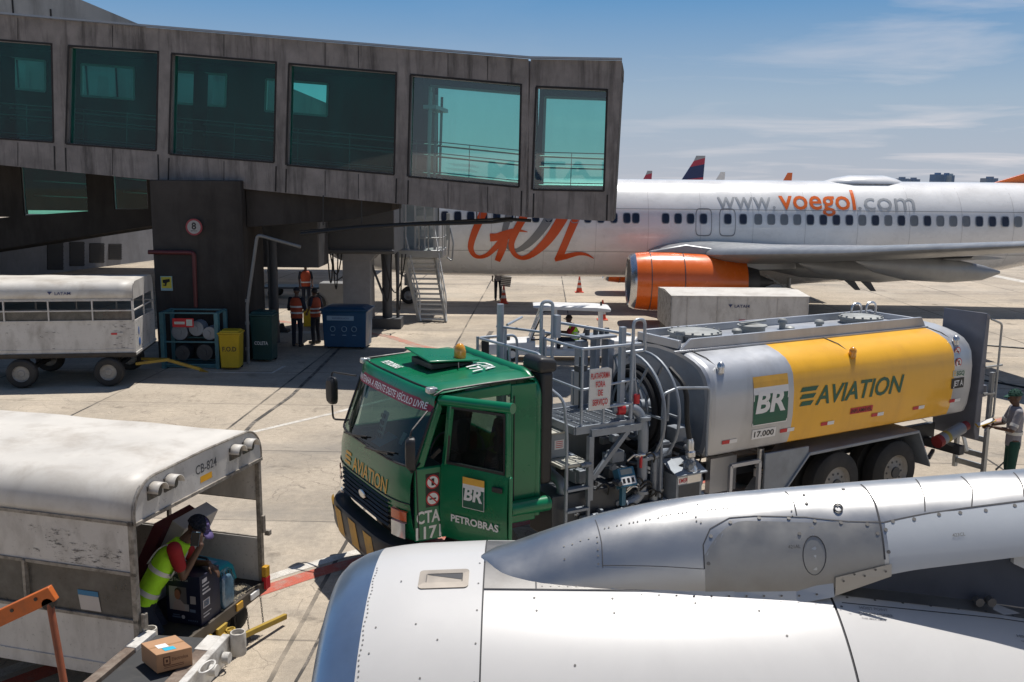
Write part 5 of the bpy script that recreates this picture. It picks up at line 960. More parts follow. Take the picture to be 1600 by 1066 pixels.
def surf_strip(fn, pts, w, e=.0015, n=10):      # thin dark line laid along a surface, fn(a, b, e)
    mb = MB()
    for (a0, b0), (a1, b1) in zip(pts, pts[1:]):
        for i in range(n):
            p, q = fn(lerp(a0, a1, i/n), lerp(b0, b1, i/n), e), fn(lerp(a0, a1, (i+1)/n), lerp(b0, b1, (i+1)/n), e); d = (q-p).normalized(); nn = (fn(a0, b0, e+.1)-fn(a0, b0, e)).normalized(); s = d.cross(nn).normalized()*w/2
            mb.quad(p-s, q-s, q+s, p+s)
    return mb
def dots(fn, pts, r, e=.002, n=8):
    mb = MB()
    for a, b in pts:
        c = fn(a, b, e); nn = (fn(a, b, e+.1)-c).normalized(); u = nn.cross(V((0, 0, 1))).normalized() if abs(nn.z) < .98 else V((1, 0, 0)); w = nn.cross(u); mb.add([c+(u*math.cos(2*math.pi*k/n)+w*math.sin(2*math.pi*k/n))*r for k in range(n)], [tuple(range(n))])
    return mb
def seg_pts(p0, p1, n): return [(lerp(p0[0], p1[0], i/(n-1)), lerp(p0[1], p1[1], i/(n-1))) for i in range(n)]
D_ = math.radians
rk_ = random.Random(9)
dots(NA, [(-.688+.004*math.sin(k), D_(3+1.3*k)) for k in range(46)], .0045).build('rivet_row', rivet_m, inlet, smooth=0, off=O)
dots(NA, [(-.45+rk_.uniform(-.2, .25), D_(rk_.uniform(5, 60))) for k in range(9)]+[(-.155, D_(4+9*k)) for k in range(7)], .005).build('rivet_row', rivet_m, inlet, smooth=0, off=O)
dots(NA, [(.12, D_(18)), (.13, D_(22)), (.5, D_(18)), (.5, D_(22.5)), (.9, D_(19)), (1.2, D_(21)), (1.45, D_(17)), (1.3, D_(28)), (.3, D_(36)), (.9, D_(44))], .006).build('rivet_row', rivet_m, fan_c, smooth=0, off=O)
# flush scoop on the inlet cowl
sc_ = MB(); fa, fb = (-.455, -.205), (D_(7.0), D_(14.5))
def rr_quad(fn, x0, x1, t0, t1, rad, e):
    res = []; rt = rad/1.2
    for cx, ct, a0 in ((x1-rad, t1-rt, 0), (x0+rad, t1-rt, 90), (x0+rad, t0+rt, 180), (x1-rad, t0+rt, 270)):
        for k in range(6): a = D_(a0+18*k); res.append(fn(cx+rad*math.cos(a), ct+rt*math.sin(a), e))
    return res
sc_.loft([rr_quad(NA, *fa, *fb, .022, .0005), rr_quad(NA, *fa, *fb, .022, .006), rr_quad(NA, fa[0]+.035, fa[1]-.03, fb[0]+D_(1.7), fb[1]-D_(2.1), .006, .006), rr_quad(NA, fa[0]+.04, fa[1]-.035, fb[0]+D_(1.9), fb[1]-D_(2.3), .006, .001)], 0, False)
x0, x1, t0, t1 = fa[0]+.04, fa[1]-.035, fb[0]+D_(1.9), fb[1]-D_(2.3)
sc_.add([NA(x0, t0, .0015), NA(x1, t0, .0015), NA(x1, t1, .0015), NA(x0, t1, .0015)], [(0, 1, 2, 3)], 0); sc_.add([NA(x0, t0, .0025), NA(x1, t0, .0025), NA(x1, lerp(t0, t1, .72), .0025)], [(0, 1, 2)], 1); sc_.build('intake_scoop', [brn, seam_m], inlet, smooth=0, off=O)  # flat dark wedge paints the shade inside the scoop's recess
# small stencils and panel edges on the reverser cowl
ls = MB(); tx = lambda x0_, t0_: (lambda x, y: NA(x0_+x, D_(t0_)-y/1.15, .003))
for s_, xx, tt, h_, w_ in (('HOIST POINT', 1.70, 19.2, .018, .14), ('C-DUCT UNDRR', 1.685, 21.0, .018, .17), ('THIS AREA ONLY', 1.69, 22.3, .009, .12), ('HINGE', 2.45, 23.6, .018, .09), ('NO STEP HERE', 2.46, 25.0, .010, .11)): write(ls, s_, None, None, None, h_, w_, 0, .01, fn=tx(xx, tt))
ls.build('stencil_lettering', mat('grey_stencil', (0.22, 0.22, 0.22), 0.6), rev, smooth=0, off=O)
surf_strip(NA, [(1.62, D_(17.6)), (3.2, D_(17.6))], .006).build('panel_gap', seam_m, rev, smooth=0, off=O)
surf_strip(NA, [(2.2, D_(46)), (2.2, D_(40)), (2.6, D_(40))], .01).build('panel_gap', seam_m, rev, smooth=0, off=O)
dots(NA, [(1.66+.14*k, D_(15.5)) for k in range(10)]+[(1.61, D_(19))], .007).build('rivet_row', rivet_m, rev, smooth=0, off=O)
# pylon: rounded upper fairing, its flange on the cowl, and the narrower core behind
HWT = [(-.15, .06), (-.12, .17), (-.06, .225), (0, .25), (.15, .285), (.5, .315), (1.0, .33), (1.6, .34), (2.6, .35), (5.0, .42)]
ZTT = [(-.15, 3.083), (0, 3.125), (.15, 3.19), (.3, 3.25), (.5, 3.315), (.75, 3.375), (1.0, 3.415), (1.45, 3.462), (2.0, 3.508), (2.65, 3.565), (5.0, 3.80)]
ZBT = [(-.15, 3.05), (0, 3.02), (.3, 3.015), (.9, 3.015), (1.5, 3.03), (1.62, 3.09), (1.95, 3.17), (2.7, 3.28), (5.0, 3.55)]
def sm(tab, x): return (edge(tab, x-.06)+edge(tab, x)*2+edge(tab, x+.06))/4
def PY(x, ph, e=0.0):       # ph 0 at the near lower edge, 90 on the ridge, 180 at the far edge
    c, s = math.cos(ph), math.sin(ph); hw, zt, zb = sm(HWT, x), sm(ZTT, x), sm(ZBT, x)
    return V((x, YE-(hw+e)*math.copysign(abs(c), c), zb+(zt-zb)*abs(s)**1.35+e*abs(s)))
xs_ = [-.15, -.12, -.08, -.04]+[.08*k for k in range(0, 64)]
mb = MB(); mb.loft([[PY(x, math.pi*k/40) for k in range(41)] for x in xs_], 0, False, False); pyl = mb.build('pylon', pyl_a, own, smooth=70, off=O)
fl2 = MB()     # flange sheet lying on the cowl along both sides
for sgn in (1, -1):
    for a, b in zip([-.126, .04, .2, .4, .7, 1.0, 1.3, 1.565], [.04, .2, .4, .7, 1.0, 1.3, 1.565]):
        [fl2.quad(NA(a, D_(1.9*j)*sgn, .004), NA(b, D_(1.9*j)*sgn, .004), NA(b, D_(1.9*(j+1))*sgn, .004), NA(a, D_(1.9*(j+1))*sgn, .004)) for j in range(8)]
fl2.build('pylon_flange', mat('flange_skin', (0.20, 0.195, 0.19), 0.5, 0.6, var=0.08, vscale=9, dirt=(0.12, 0.11, 0.10), dscale=6, damt=0.4), own, smooth=60, off=O, weld=True)
for nm, pts in (('f', [(-.126, D_(15.25)), (1.565, D_(15.25))]), ('f', [(.13, D_(3)), (.13, D_(15.2))]), ('f', [(.62, D_(13)), (.62, D_(15.2))])): surf_strip(lambda a, b, e: NA(a, b, e+.004), pts, .007).build('panel_gap', seam_m, own, smooth=0, off=O)
fz = MB()     # upright flange strip with its bolts below the fairing
for a, b in zip([.5, .8, 1.1, 1.4, 1.58], [.8, 1.1, 1.4, 1.58]):
    p, q = PY(a, 0, .012), PY(b, 0, .012); fz.add([p+V((0, .02, .035)), q+V((0, .02, .038)), q+V((0, -.015, -.03)), p+V((0, -.015, -.028))], [(0, 1, 2, 3)])
for a, b in ((1.585, 1.85),): p, q = PY(a, 0, .010), PY(b, 0, .010); fz.add([p+V((0, 0, .06)), q+V((0, 0, .06)), q+V((0, -.01, .0)), p+V((0, -.01, -.03))], [(0, 1, 2, 3)])
fz.build('flange_strip', pyl_a, pyl, smooth=0, off=O)
ff = lambda a, b, e: PY(a, 0, .014+e)+V((0, -.006, .012+b))
dots(ff, [(.56+.085*k, 0) for k in range(12)]+[(1.62+.05*k, .02+.02*(k % 2)) for k in range(5)], .006).build('rivet_row', rivet_m, pyl, smooth=0, off=O)
dots(lambda a, b, e: NA(a, b, e+.004), [(.16+.042*k, D_(14.2)) for k in range(34)], .0035).build('rivet_row', rivet_m, own, smooth=0, off=O)
def ph_at(px, py):       # the place on the fairing under a pixel of the photograph, used once to measure where its seams run
    best = None
    for i in range(0, 141):
        for j in range(1, 60):
            x, ph = -.1+2.9*i/140, math.pi*.62*j/60; p = PY(x, ph); d = p-V((0, 0, EYE))
            zc = d.y*math.cos(PITCH)-d.z*math.sin(PITCH); yc = d.y*math.sin(PITCH)+d.z*math.cos(PITCH); u, w = F_PX*d.x/zc, -F_PX*yc/zc
            e = (800+u-w*ROLL-px)**2+(533+w+u*ROLL-py)**2
            if best is None or e < best[0]: best = (e, x, ph)
    return best[1:]
S = lambda pts: [ph_at(*p) for p in pts]
def seam(px, w=.006, parent=None): surf_strip(PY, S(px), w).build('panel_gap', seam_m, parent or pyl, smooth=0, off=O)
seam([(1228, 768), (1238, 785), (1243, 806)]); seam([(1345, 757), (1368, 785), (1378, 815), (1382, 850), (1383, 874)], .009); seam([(1430, 749), (1446, 775), (1448, 800)]); seam([(1502, 744), (1520, 765), (1520, 793)]); seam([(1583, 737), (1597, 760), (1598, 778)])
seam([(1382, 815), (1450, 801), (1520, 793), (1600, 783)], .008); seam([(1103, 888), (1100, 850), (1110, 828), (1140, 810), (1180, 805)]); seam([(1180, 805), (1260, 807), (1330, 813), (1382, 815)]); seam([(942, 888), (938, 850), (932, 812)], .005); seam([(942, 884), (1100, 890)], .004)
pa_ = MB(); cs = S([(1384, 816), (1450, 802.5), (1520, 794.5), (1605, 784)]); up_ = [c for c in cs]
for (a0, b0), (a1, b1) in zip(cs, cs[1:]):
    for i in range(6):
        for j in range(6):
            F = lambda s, t: PY(lerp(a0, a1, s), lerp(b0, b1, s)*t, .0015); pa_.quad(F(i/6, j/6), F((i+1)/6, j/6), F((i+1)/6, (j+1)/6), F(i/6, (j+1)/6))
for i in range(12): F = lambda s, t: PY(lerp(cs[-1][0], 4.6, s), cs[-1][1]*t, .0015); [pa_.quad(F(i/12, j/6), F((i+1)/12, j/6), F((i+1)/12, (j+1)/6), F(i/12, (j+1)/6)) for j in range(6)]
pa_.build('white_panel', pyl_w, pyl, smooth=60, off=O, weld=True)
pb_ = MB(); xa, xb = ph_at(1103, 880)[0]+.003, ph_at(1381, 850)[0]; _pa, _pb = ph_at(1200, 806)[1], ph_at(1372, 815)[1]
for i in range(24):
    for j in range(8):
        def F(s, t):
            x = lerp(xa, xb, s); tp = lerp(_pa, _pb, s)*(1-max(0, (.26-s)/.26)**2*.42); return PY(x, tp*t, .001)
        pb_.quad(F(i/24, j/8), F((i+1)/24, j/8), F((i+1)/24, (j+1)/8), F(i/24, (j+1)/8))
pb_.build('access_panel', pyl_b, pyl, smooth=60, off=O, weld=True)
big = S([(1108, 840), (1140, 815), (1186, 810), (1232, 812), (1273, 813), (1314, 815), (1355, 818), (1372, 832), (1104, 883), (1248, 836), (1397, 816), (1431, 811), (1466, 806), (1501, 802), (1537, 797), (1585, 790), (1383, 830), (1386, 863), (1316, 767), (1259, 787), (1254, 775)])
dots(PY, big, .0095, .003, 10).build('rivet_row', rivet_m, pyl, smooth=0, off=O)
sml = [(905, 845), (918, 842), (931, 838), (893, 850), (880, 855), (936, 870), (936, 860), (936, 848), (936, 880), (880, 875), (1088, 790), (1090, 806), (1086, 815), (1095, 818), (1151, 784), (1152, 791), (1236, 798), (1238, 804), (1310, 790), (1305, 797), (1350, 780), (1346, 768)]+[(1040+9*k, 806-1.2*k) for k in range(14)]+[(945+9*k, 826-1.9*k) for k in range(11)]
dots(PY, S(sml), .0045, .003).build('rivet_row', rivet_m, pyl, smooth=0, off=O)
cc = ph_at(1273, 871); mb = MB(); CR = [PY(cc[0]+.055*math.cos(2*math.pi*k/28), cc[1]+.22*math.sin(2*math.pi*k/28), .003) for k in range(28)]; mb.tube(CR, .0022, 5, closed=True); mb.build('access_port', seam_m, pyl, off=O)
hp = ph_at(1312, 795); mb = MB(); mb.tube([PY(hp[0]+.02*math.cos(2*math.pi*k/16), hp[1]+.06*math.sin(2*math.pi*k/16), .006) for k in range(16)], .004, 5, closed=True); mb.build('lift_eye', rivet_m, pyl, off=O)
st = MB(); q0 = ph_at(1487, 838); write(st, '423CL', None, None, None, .016, .062, 0, .01, fn=lambda x, y: PY(q0[0]+x, q0[1]+y*2.9, .004)); q1 = ph_at(1230, 856); write(st, '421AL', None, None, None, .014, .06, 1, 0, fn=lambda x, y: PY(q1[0]+x, q1[1]+y*2.9, .004)); st.build('stencil_lettering', [mat('grey_stencil', (0, 0, 0)), rivet_m], pyl, smooth=0, off=O)
core = MB(); core.loft([[V((x, YE+w, z)) for w, z in ((-.2, ZE+.9), (.2, ZE+.9), (.24, sm(ZBT, x)+.05), (-.24, sm(ZBT, x)+.05))] for x in (1.3, 1.9, 2.6, 3.6, 5.0)]); core.build('pylon_core', mat('shade_blue_core', (0.06, 0.075, 0.11), 0.5, 0.2, var=0.2), own, smooth=0, off=O)  # blue-black of the shaded recess is put into the core's colour
tr_ = MB()     # metal trim where the reverser cowl meets the core
for a, b in zip([1.59, 1.9, 2.3, 2.8, 3.3], [1.9, 2.3, 2.8, 3.3, 3.9]):
    f = lambda x, k: NA(x, D_([10.5, 15.0][k]+1.2*(x-1.6)), .004); tr_.quad(f(a, 0), f(b, 0), f(b, 1), f(a, 1))
    tr_.add([f(a, 0), f(b, 0), f(b, 0)+V((0, .03, .05)), f(a, 0)+V((0, .03, .055))], [(0, 1, 2, 3)], 1)
tr_.build('cowl_trim', [pyl_b, brn], rev, smooth=0, off=O)
lt_ = MB()
for x in (2.33, 2.39): lt_.cyl((x, YE-.25, ZE+1.10), (x, YE-.29, ZE+1.10), .022, n=12)
lt_.build('latch', rivet_m, own, off=O)
br2 = MB(); br2.loft([[V((x, YE-.27-d, z)) for d, z in ((0, 3.33), (.03, 3.33), (.03, 3.19-.06*k), (0, 3.19-.06*k))] for k, x in ((0, 2.47), (1, 2.6), (1, 2.9))]); br2.build('fairing_bracket', pyl_w, own, smooth=0, off=O)
# fuselage and wing of the same aircraft, behind and beside the viewer: only their mirror image shows, in the bridge's glass
fz_ = MB(); FYC, FZC, FR = -3.75, 4.55, 2.15
fz_.loft([[V((x, FYC+r*math.cos(2*math.pi*k/48), FZC+dz+r*math.sin(2*math.pi*k/48))) for k in range(48)] for x, r, dz in ((-22, .1, -.7), (-21.3, .7, -.6), (-20, 1.3, -.4), (-18, 1.85, -.15), (-15.5, FR, 0), (17, FR, 0), (24, 1.5, .5), (30, .4, 1.2))]); fus = fz_.build('fuselage', own_white, own, smooth=60, off=O)
wg = MB(); wg.loft([[V((x0+c*t, y, z+th)) for t, th in ((0, 0), (.1, .06*c), (.4, .08*c), (1, .0), (.4, -.05*c), (.1, -.04*c))] for x0, c, y, z in ((3.0, 6.2, -1.9, 2.9), (5.9, 4.2, 4.7, 3.55), (9.5, 2.0, 13.5, 4.3))]); wg.build('wing', gr_metal, own, smooth=40, off=O)
ll = MB(); letter_x, letter_z = LETTER = (-2.2, 5.22)
def FS(x, z, e=.01): return V((x, FYC+math.sqrt(max(0, (FR+e)**2-(z-FZC)**2)), z))
write(ll, 'LATAM', None, None, None, 1.0, 7.0, 0, .03, .1, fn=lambda x, y: FS(letter_x-x, letter_z+y), cuts=5)
for k, m in enumerate((0, 1, 1)):
    z = letter_z+.05+.27*k; ll.add([FS(letter_x-7.4-a, z_) for a, z_ in ((0, z), (1.5, z+.1), (2.1, z+.28), (.5, z+.2))], [(0, 1, 2, 3)], m)
ll.build('lettering', [navy, crim], fus, smooth=0, off=O)
# ================================================================== people
skin_m = mat('brown_skin', (0.10, 0.052, 0.033), 0.55, var=0.08); hair_m = mat('black_hair', (0.012, 0.010, 0.010), 0.7)
vest_g = mat('lime_vest', (0.42, 0.86, 0.025), 0.7, bump=0.55, bscale=15, var=0.12, vscale=6); vest_o = mat('orange_vest', (0.40, 0.065, 0.022), 0.75, bump=0.55, bscale=15, var=0.1); refl_m = mat('reflective_tape', (0.62, 0.62, 0.60), 0.35, var=0.05)
navy_c = mat('navy_cloth', (0.012, 0.016, 0.030), 0.85, bump=0.55, bscale=15, var=0.2); red_c = mat('dark_red_cloth', (0.28, 0.010, 0.014), 0.85, bump=0.55, bscale=15, var=0.15); grey_c = mat('grey_shirt_cloth', (0.25, 0.245, 0.27), 0.85, bump=0.55, bscale=15, var=0.12); green_c = mat('dark_green_cloth', (0.012, 0.062, 0.045), 0.85, bump=0.55, bscale=15, var=0.15); boot_m = mat('black_boot', (0.015, 0.014, 0.013), 0.5); purple_c = mat('violet_cap_cloth', (0.10, 0.075, 0.20), 0.8, var=0.1)
def capsule(mb, a, b, ra, rb=None, n=12):
    a, b = V(a), V(b); rb = ra if rb is None else rb; d = b-a; L = max(d.length, 1e-4)
    pr_ = [(-ra*math.cos(t), max(ra*math.sin(t), .0004)) for t in (0, .4, .8, 1.2)]+[(0, ra), (L, rb)]+[(L+rb*math.cos(t), max(rb*math.sin(t), .0004)) for t in (1.2, .8, .4, 0)]
    mb.lathe(pr_, a, d/L, n)
def organic(mb, name, m, parent, voxel=.012, off=None, sm_=4):
    o = mb.build(name, m, parent, smooth=0, off=off); o.data.polygons.foreach_set('use_smooth', [True]*len(o.data.polygons))
    r = o.modifiers.new('skin', 'REMESH'); r.mode = 'VOXEL'; r.voxel_size = voxel; r.use_smooth_shade = True
    if sm_: s = o.modifiers.new('soft', 'SMOOTH'); s.factor = .5; s.iterations = sm_
    return o
def torso(mb, st):      # st: (centre, half width vector, half depth vector)
    mb.loft([[V(c)+V(w)*math.cos(2*math.pi*k/24)+V(d)*math.sin(2*math.pi*k/24) for k in range(24)] for c, w, d in st])
def hand(mb, w, d, nrm, thumb=1, s=1.0, curl=.35):
    w, d, n = V(w), V(d).normalized(), V(nrm).normalized(); n = (n-d*n.dot(d)).normalized(); sd = d.cross(n)*thumb
    kn = [w+d*.088*s+sd*(x*s) for x in (.033, .011, -.011, -.032)]
    for k in kn: capsule(mb, w+d*.01, k, .017*s, .0125*s, 8)
    for k, l in zip(kn, (.072, .082, .075, .058)):
        p = k; a = curl*.6
        for q in range(3):
            dd_ = d*math.cos(a)+n*math.sin(a); e = p+dd_*l*s*(.45, .32, .23)[q]; capsule(mb, p, e, .0105*s-.001*q, .0098*s-.001*q, 8); p = e; a += curl
    p = w+d*.025*s+sd*.028*s; q = p+(d*.55+sd*.75+n*.25).normalized()*.045*s; capsule(mb, p, q, .014*s, .012*s, 8); capsule(mb, q, q+(d*.9+sd*.2+n*.35).normalized()*.04*s, .012*s, .010*s, 8)
def head(mb, c, fwd, up, s=1.0):
    c, f, u = V(c), V(fwd).normalized(), V(up).normalized(); f = (f-u*f.dot(u)).normalized(); r = f.cross(u)
    M_ = Matrix((r, f, u)).transposed(); mb.ell(c+u*.02*s, .076*s, .095*s, .10*s, 16, 10, M=M_); mb.ell(c-u*.06*s+f*.025*s, .055*s, .062*s, .062*s, 12, 8, M=M_)
    capsule(mb, c+f*.088*s+u*.012*s, c+f*.108*s-u*.018*s, .010*s, .014*s, 8); capsule(mb, c+f*.086*s-u*.055*s+r*.018*s, c+f*.086*s-u*.055*s-r*.018*s, .010*s, n=8); capsule(mb, c+f*.085*s+u*.035*s+r*.03*s, c+f*.085*s+u*.035*s-r*.03*s, .012*s, n=8)
    for q in (-1, 1): mb.ell(c+r*q*.078*s-u*.005*s, .012*s, .022*s, .032*s, 10, 6, M=M_)
    return M_
def cap(name, c, fwd, up, m, parent, s=1.0, off=None, m2=None):
    c, f, u = V(c), V(fwd).normalized(), V(up).normalized(); f = (f-u*f.dot(u)).normalized(); r = f.cross(u); M_ = Matrix((r, f, u)).transposed(); mb = MB()
    rings = [[c+u*.035*s+M_ @ V((.088*s*math.cos(t)*math.cos(2*math.pi*k/24), .106*s*math.cos(t)*math.sin(2*math.pi*k/24), .105*s*math.sin(t))) for k in range(24)] for t in (0, .3, .6, .9, 1.2, 1.5)]
    for i in range(5):
        for k in range(24):
            kk = (k+1) % 24; mb.add([rings[i][k], rings[i][kk], rings[i+1][kk], rings[i+1][k]], [(0, 1, 2, 3)], 1 if (m2 and 4 <= k <= 7) else 0)
    br = [[c+u*(.04-.025*t-.02*abs(x)**2*8)*s+f*(.095+.085*t*(1-(x/.075)**2*.45))*s+r*x*s for x in (-.072, -.04, 0, .04, .072)] for t in (0, .5, 1)]
    mb.loft(br, 1 if m2 else 0, False, False); o = mb.build(name, [m, m2 or m], parent, smooth=60, off=off); sd = o.modifiers.new('thick', 'SOLIDIFY'); sd.thickness = .006; return o
def standing(label, loc, rz, top, legs, hat=None, vest=None, H=1.74, arms=None, group=None, lean=0.0, tapes=(1.02, 1.16), cat='worker', bag=False):
    k = H/1.74; p = thing('person', label, cat, loc, rz, group); S_ = lambda x, y, z: V((x*k, (y+lean*max(0, z-.95))*k, z*k))
    A = arms or {}; sh = [S_(-.185, .0, 1.42), S_(.185, .0, 1.42)]; el = [A.get('el', S_(-.25, .05, 1.14)), A.get('er', S_(.25, .05, 1.14))]; wr = [A.get('wl', S_(-.24, -.08, .92)), A.get('wr', S_(.24, -.08, .92))]
    an = [S_(-.10, .03, .08), S_(.11, .0, .08)]; kn = [S_(-.10, -.02, .50), S_(.11, -.02, .50)]; hp = [S_(-.09, 0, .93), S_(.09, 0, .93)]
    b = MB(); torso(b, [(S_(0, 0, .86), (.14*k, 0, 0), (0, .09*k, 0)), (S_(0, 0, 1.1), (.135*k, 0, 0), (0, .085*k, 0)), (S_(0, 0, 1.35), (.165*k, 0, 0), (0, .095*k, 0)), (S_(0, 0, 1.47), (.07*k, 0, 0), (0, .06*k, 0))]); capsule(b, S_(0, 0, 1.44), S_(0, -.02, 1.56), .055*k, .052*k)
    hc = S_(0, -.03, 1.63); head(b, hc, (0, -1, -.15), (0, -.15, 1), k)
    for i in (0, 1):
        capsule(b, sh[i], el[i], .048*k, .040*k); capsule(b, el[i], wr[i], .038*k, .027*k); d = (wr[i]-el[i]).normalized(); hand(b, wr[i], d, (.3 if i == 0 else -.3, -.6, -.4), 1 if i == 0 else -1, k); capsule(b, hp[i], kn[i], .075*k, .05*k); capsule(b, kn[i], an[i], .048*k, .035*k); capsule(b, an[i]+V((0, 0, -.03)), an[i]+V((0, -.14*k, -.035)), .035*k, .03*k)
    organic(b, 'body', skin_m, p, .0075, sm_=2)
    t = MB(); torso(t, [(S_(0, 0, .84), (.16*k, 0, 0), (0, .115*k, 0)), (S_(0, 0, 1.05), (.155*k, 0, 0), (0, .112*k, 0)), (S_(0, 0, 1.30), (.185*k, 0, 0), (0, .122*k, 0)), (S_(0, 0, 1.43), (.15*k, 0, 0), (0, .10*k, 0)), (S_(0, 0, 1.49), (.075*k, 0, 0), (0, .07*k, 0))])
    for i in (0, 1): capsule(t, sh[i], lerp(sh[i], el[i], .85), .066*k, .058*k)
    organic(t, 'shirt', top, p, .014)
    l = MB(); torso(l, [(S_(0, 0, .80), (.15*k, 0, 0), (0, .11*k, 0)), (S_(0, 0, 1.0), (.155*k, 0, 0), (0, .108*k, 0))])
    for i in (0, 1): capsule(l, hp[i]+V((0, 0, -.04)), kn[i], .088*k, .068*k); capsule(l, kn[i], an[i]+V((0, 0, .02)), .068*k, .058*k)
    organic(l, 'trousers', legs, p, .014)
    for i in (0, 1): bt = MB(); capsule(bt, an[i]+V((0, .02, -.02)), an[i]+V((0, -.17*k, -.035)), .05*k, .042*k); capsule(bt, an[i], an[i]+V((0, 0, .08)), .052*k, .055*k); organic(bt, 'boot', boot_m, p, .012)
    if vest:
        v_ = MB(); torso(v_, [(S_(0, 0, .86), (.185*k, 0, 0), (0, .135*k, 0)), (S_(0, 0, 1.05), (.18*k, 0, 0), (0, .132*k, 0)), (S_(0, 0, 1.30), (.20*k, 0, 0), (0, .140*k, 0)), (S_(0, 0, 1.42), (.17*k, 0, 0), (0, .12*k, 0)), (S_(0, 0, 1.475), (.09*k, 0, 0), (0, .085*k, 0))]); vo = organic(v_, 'vest', vest, p, .014)
        for z in tapes:
            r_ = MB(); q = [[S_(.194*s_*math.cos(2*math.pi*j/32), .146*s_*math.sin(2*math.pi*j/32), z+dz) for j in range(32)] for dz, s_ in ((0, .985), (.0, 1), (.05, 1), (.05, .985))]; r_.loft(q+[q[0]], 0, False); r_.build('reflective_band', refl_m, vo, smooth=40)
    if hat: cap('cap', hc, (0, -1, -.1), (0, -.1, 1), hat, p, k)
    else: h_ = MB(); h_.ell(hc+V((0, .015, .04))*k, .084*k, .10*k, .095*k); h_.build('hair', hair_m, p, smooth=60)
    return p
def facing(dx_, dy_): return math.atan2(dx_, -dy_)     # rotation that turns the figure (made facing -y) towards this direction
w_ = gd(465, 542); ar = {'el': V((-.27, -.02, 1.14)), 'er': V((.27, -.02, 1.14)), 'wl': V((-.12, -.24, 1.08)), 'wr': V((.12, -.24, 1.08))}
standing('worker in orange vest with arms folded, left of the two by the blue bin', w_, facing(.2, 1), navy_c, navy_c, navy_c, vest_o, 1.80, ar, 'ground crew under the bridge', tapes=(1.0, 1.18))
standing('worker in orange vest, right of the two standing by the blue bin', gd(494, 537), facing(-.9, .6), navy_c, navy_c, None, vest_o, 1.72, {'er': V((.30, .06, 1.2)), 'wr': V((.26, -.08, 1.0))}, 'ground crew under the bridge', tapes=(.98, 1.10))
standing('distant worker in orange vest on the sunlit apron beyond the pair by the blue bin', at(478, 480, 37.5)*V((1, 1, 0)) if False else V((at(478, 450, 37.5).x, 37.5, 0)), facing(.3, -1), navy_c, navy_c, None, vest_o, 1.76, None, 'ground crew under the bridge', tapes=(1.0,))
standing('worker seen only from the waist down beyond the white jet, holding a striped bag', V((at(778, 468, 40.6).x, 40.6, 0)), facing(.1, -1), grey_c, navy_c, None, None, 1.75, None, 'ground crew under the bridge')
bagp = at(790, 437, 40.4); mb = MB(); mb.prism([(-.22, 0, -.28), (.2, 0, -.32), (.26, 0, .12), (-.18, 0, .16)], (0, .12, 0))
for k in range(5): mb.prism([(-.22+.01*k, -.004, -.26+.08*k), (.2+.01*k, -.004, -.30+.08*k), (.2+.01*k, -.004, -.27+.08*k), (-.22+.01*k, -.004, -.23+.08*k)], (0, .003, 0), 1)
bo = mb.build('striped_bag', [refl_m, navy_c], None, bevel=.02); bo.location = bagp; tag(bo, 'black and white striped bag hanging at the side of the worker beyond the jet', 'bag')
# crew member with a clipboard at the rear of the truck
wk = standing('worker in grey shirt and dark green trousers writing on a clipboard at the truck rear', V((at(1584, 680, 15.0).x, 15.0, 0)), facing(-1, .25), grey_c, green_c, green_c, None, 1.76, {'el': V((-.27, -.10, 1.16)), 'er': V((.27, -.10, 1.16)), 'wl': V((-.12, -.33, 1.14)), 'wr': V((.14, -.32, 1.16))})
for z in (.98, 1.0): pass
r_ = MB(); q = [[V((.172*s*math.cos(2*math.pi*j/32), .128*s*math.sin(2*math.pi*j/32), 1.05+dz)) for j in range(32)] for dz, s in ((0, .98), (0, 1.0), (.055, 1.0), (.055, .98))]; r_.loft(q+[q[0]], 0, False); r_.build('reflective_band', refl_m, wk, smooth=40)
for x in (-.10, .11):
    r_ = MB(); r_.lathe([(0, .058), (0, .070), (.05, .072), (.05, .058)], (x, -.01, .36), (0, 0, 1), 20, 0, False); r_.build('reflective_band', refl_m, wk, smooth=40)
for i in (0, 1):
    r_ = MB(); s0, e0 = (V((-.185, 0, 1.42)), V((-.27, -.10, 1.16))) if i == 0 else (V((.185, 0, 1.42)), V((.27, -.10, 1.16))); a = lerp(s0, e0, .62); r_.lathe([(0, .058), (0, .068), (.05, .067), (.05, .058)], a, e0-s0, 16, 0, False); r_.build('reflective_band', refl_m, wk, smooth=40)
hs_ = MB(); hs_.box(-.06, .02, -.02, .02, 0, .12); hs_.cyl((.0, 0, .12), (.0, 0, .24), .008, n=6); hs = hs_.build('radio', blk_pl, wk, bevel=.008); hs.location = (-.15, .02, 1.46)
cbm = MB(); mb_box(cbm, (0, 0, 0), .22, .30, .012, Matrix.Rotation(R(25), 3, 'X'), 0); mb_box(cbm, (0, 0, .009), .19, .26, .004, Matrix.Rotation(R(25), 3, 'X'), 1); c_o = cbm.build('clipboard', [mat('yellow_board', (0.6, 0.36, 0.03), 0.5), white_p]); c_o.location = wk.location+Matrix.Rotation(facing(-1, .25), 3, 'Z') @ V((0, -.44, 1.20)); c_o.rotation_euler = (0, 0, facing(-1, .25)); tag(c_o, 'small yellow clipboard with white sheet held by the worker in grey', 'clipboard')
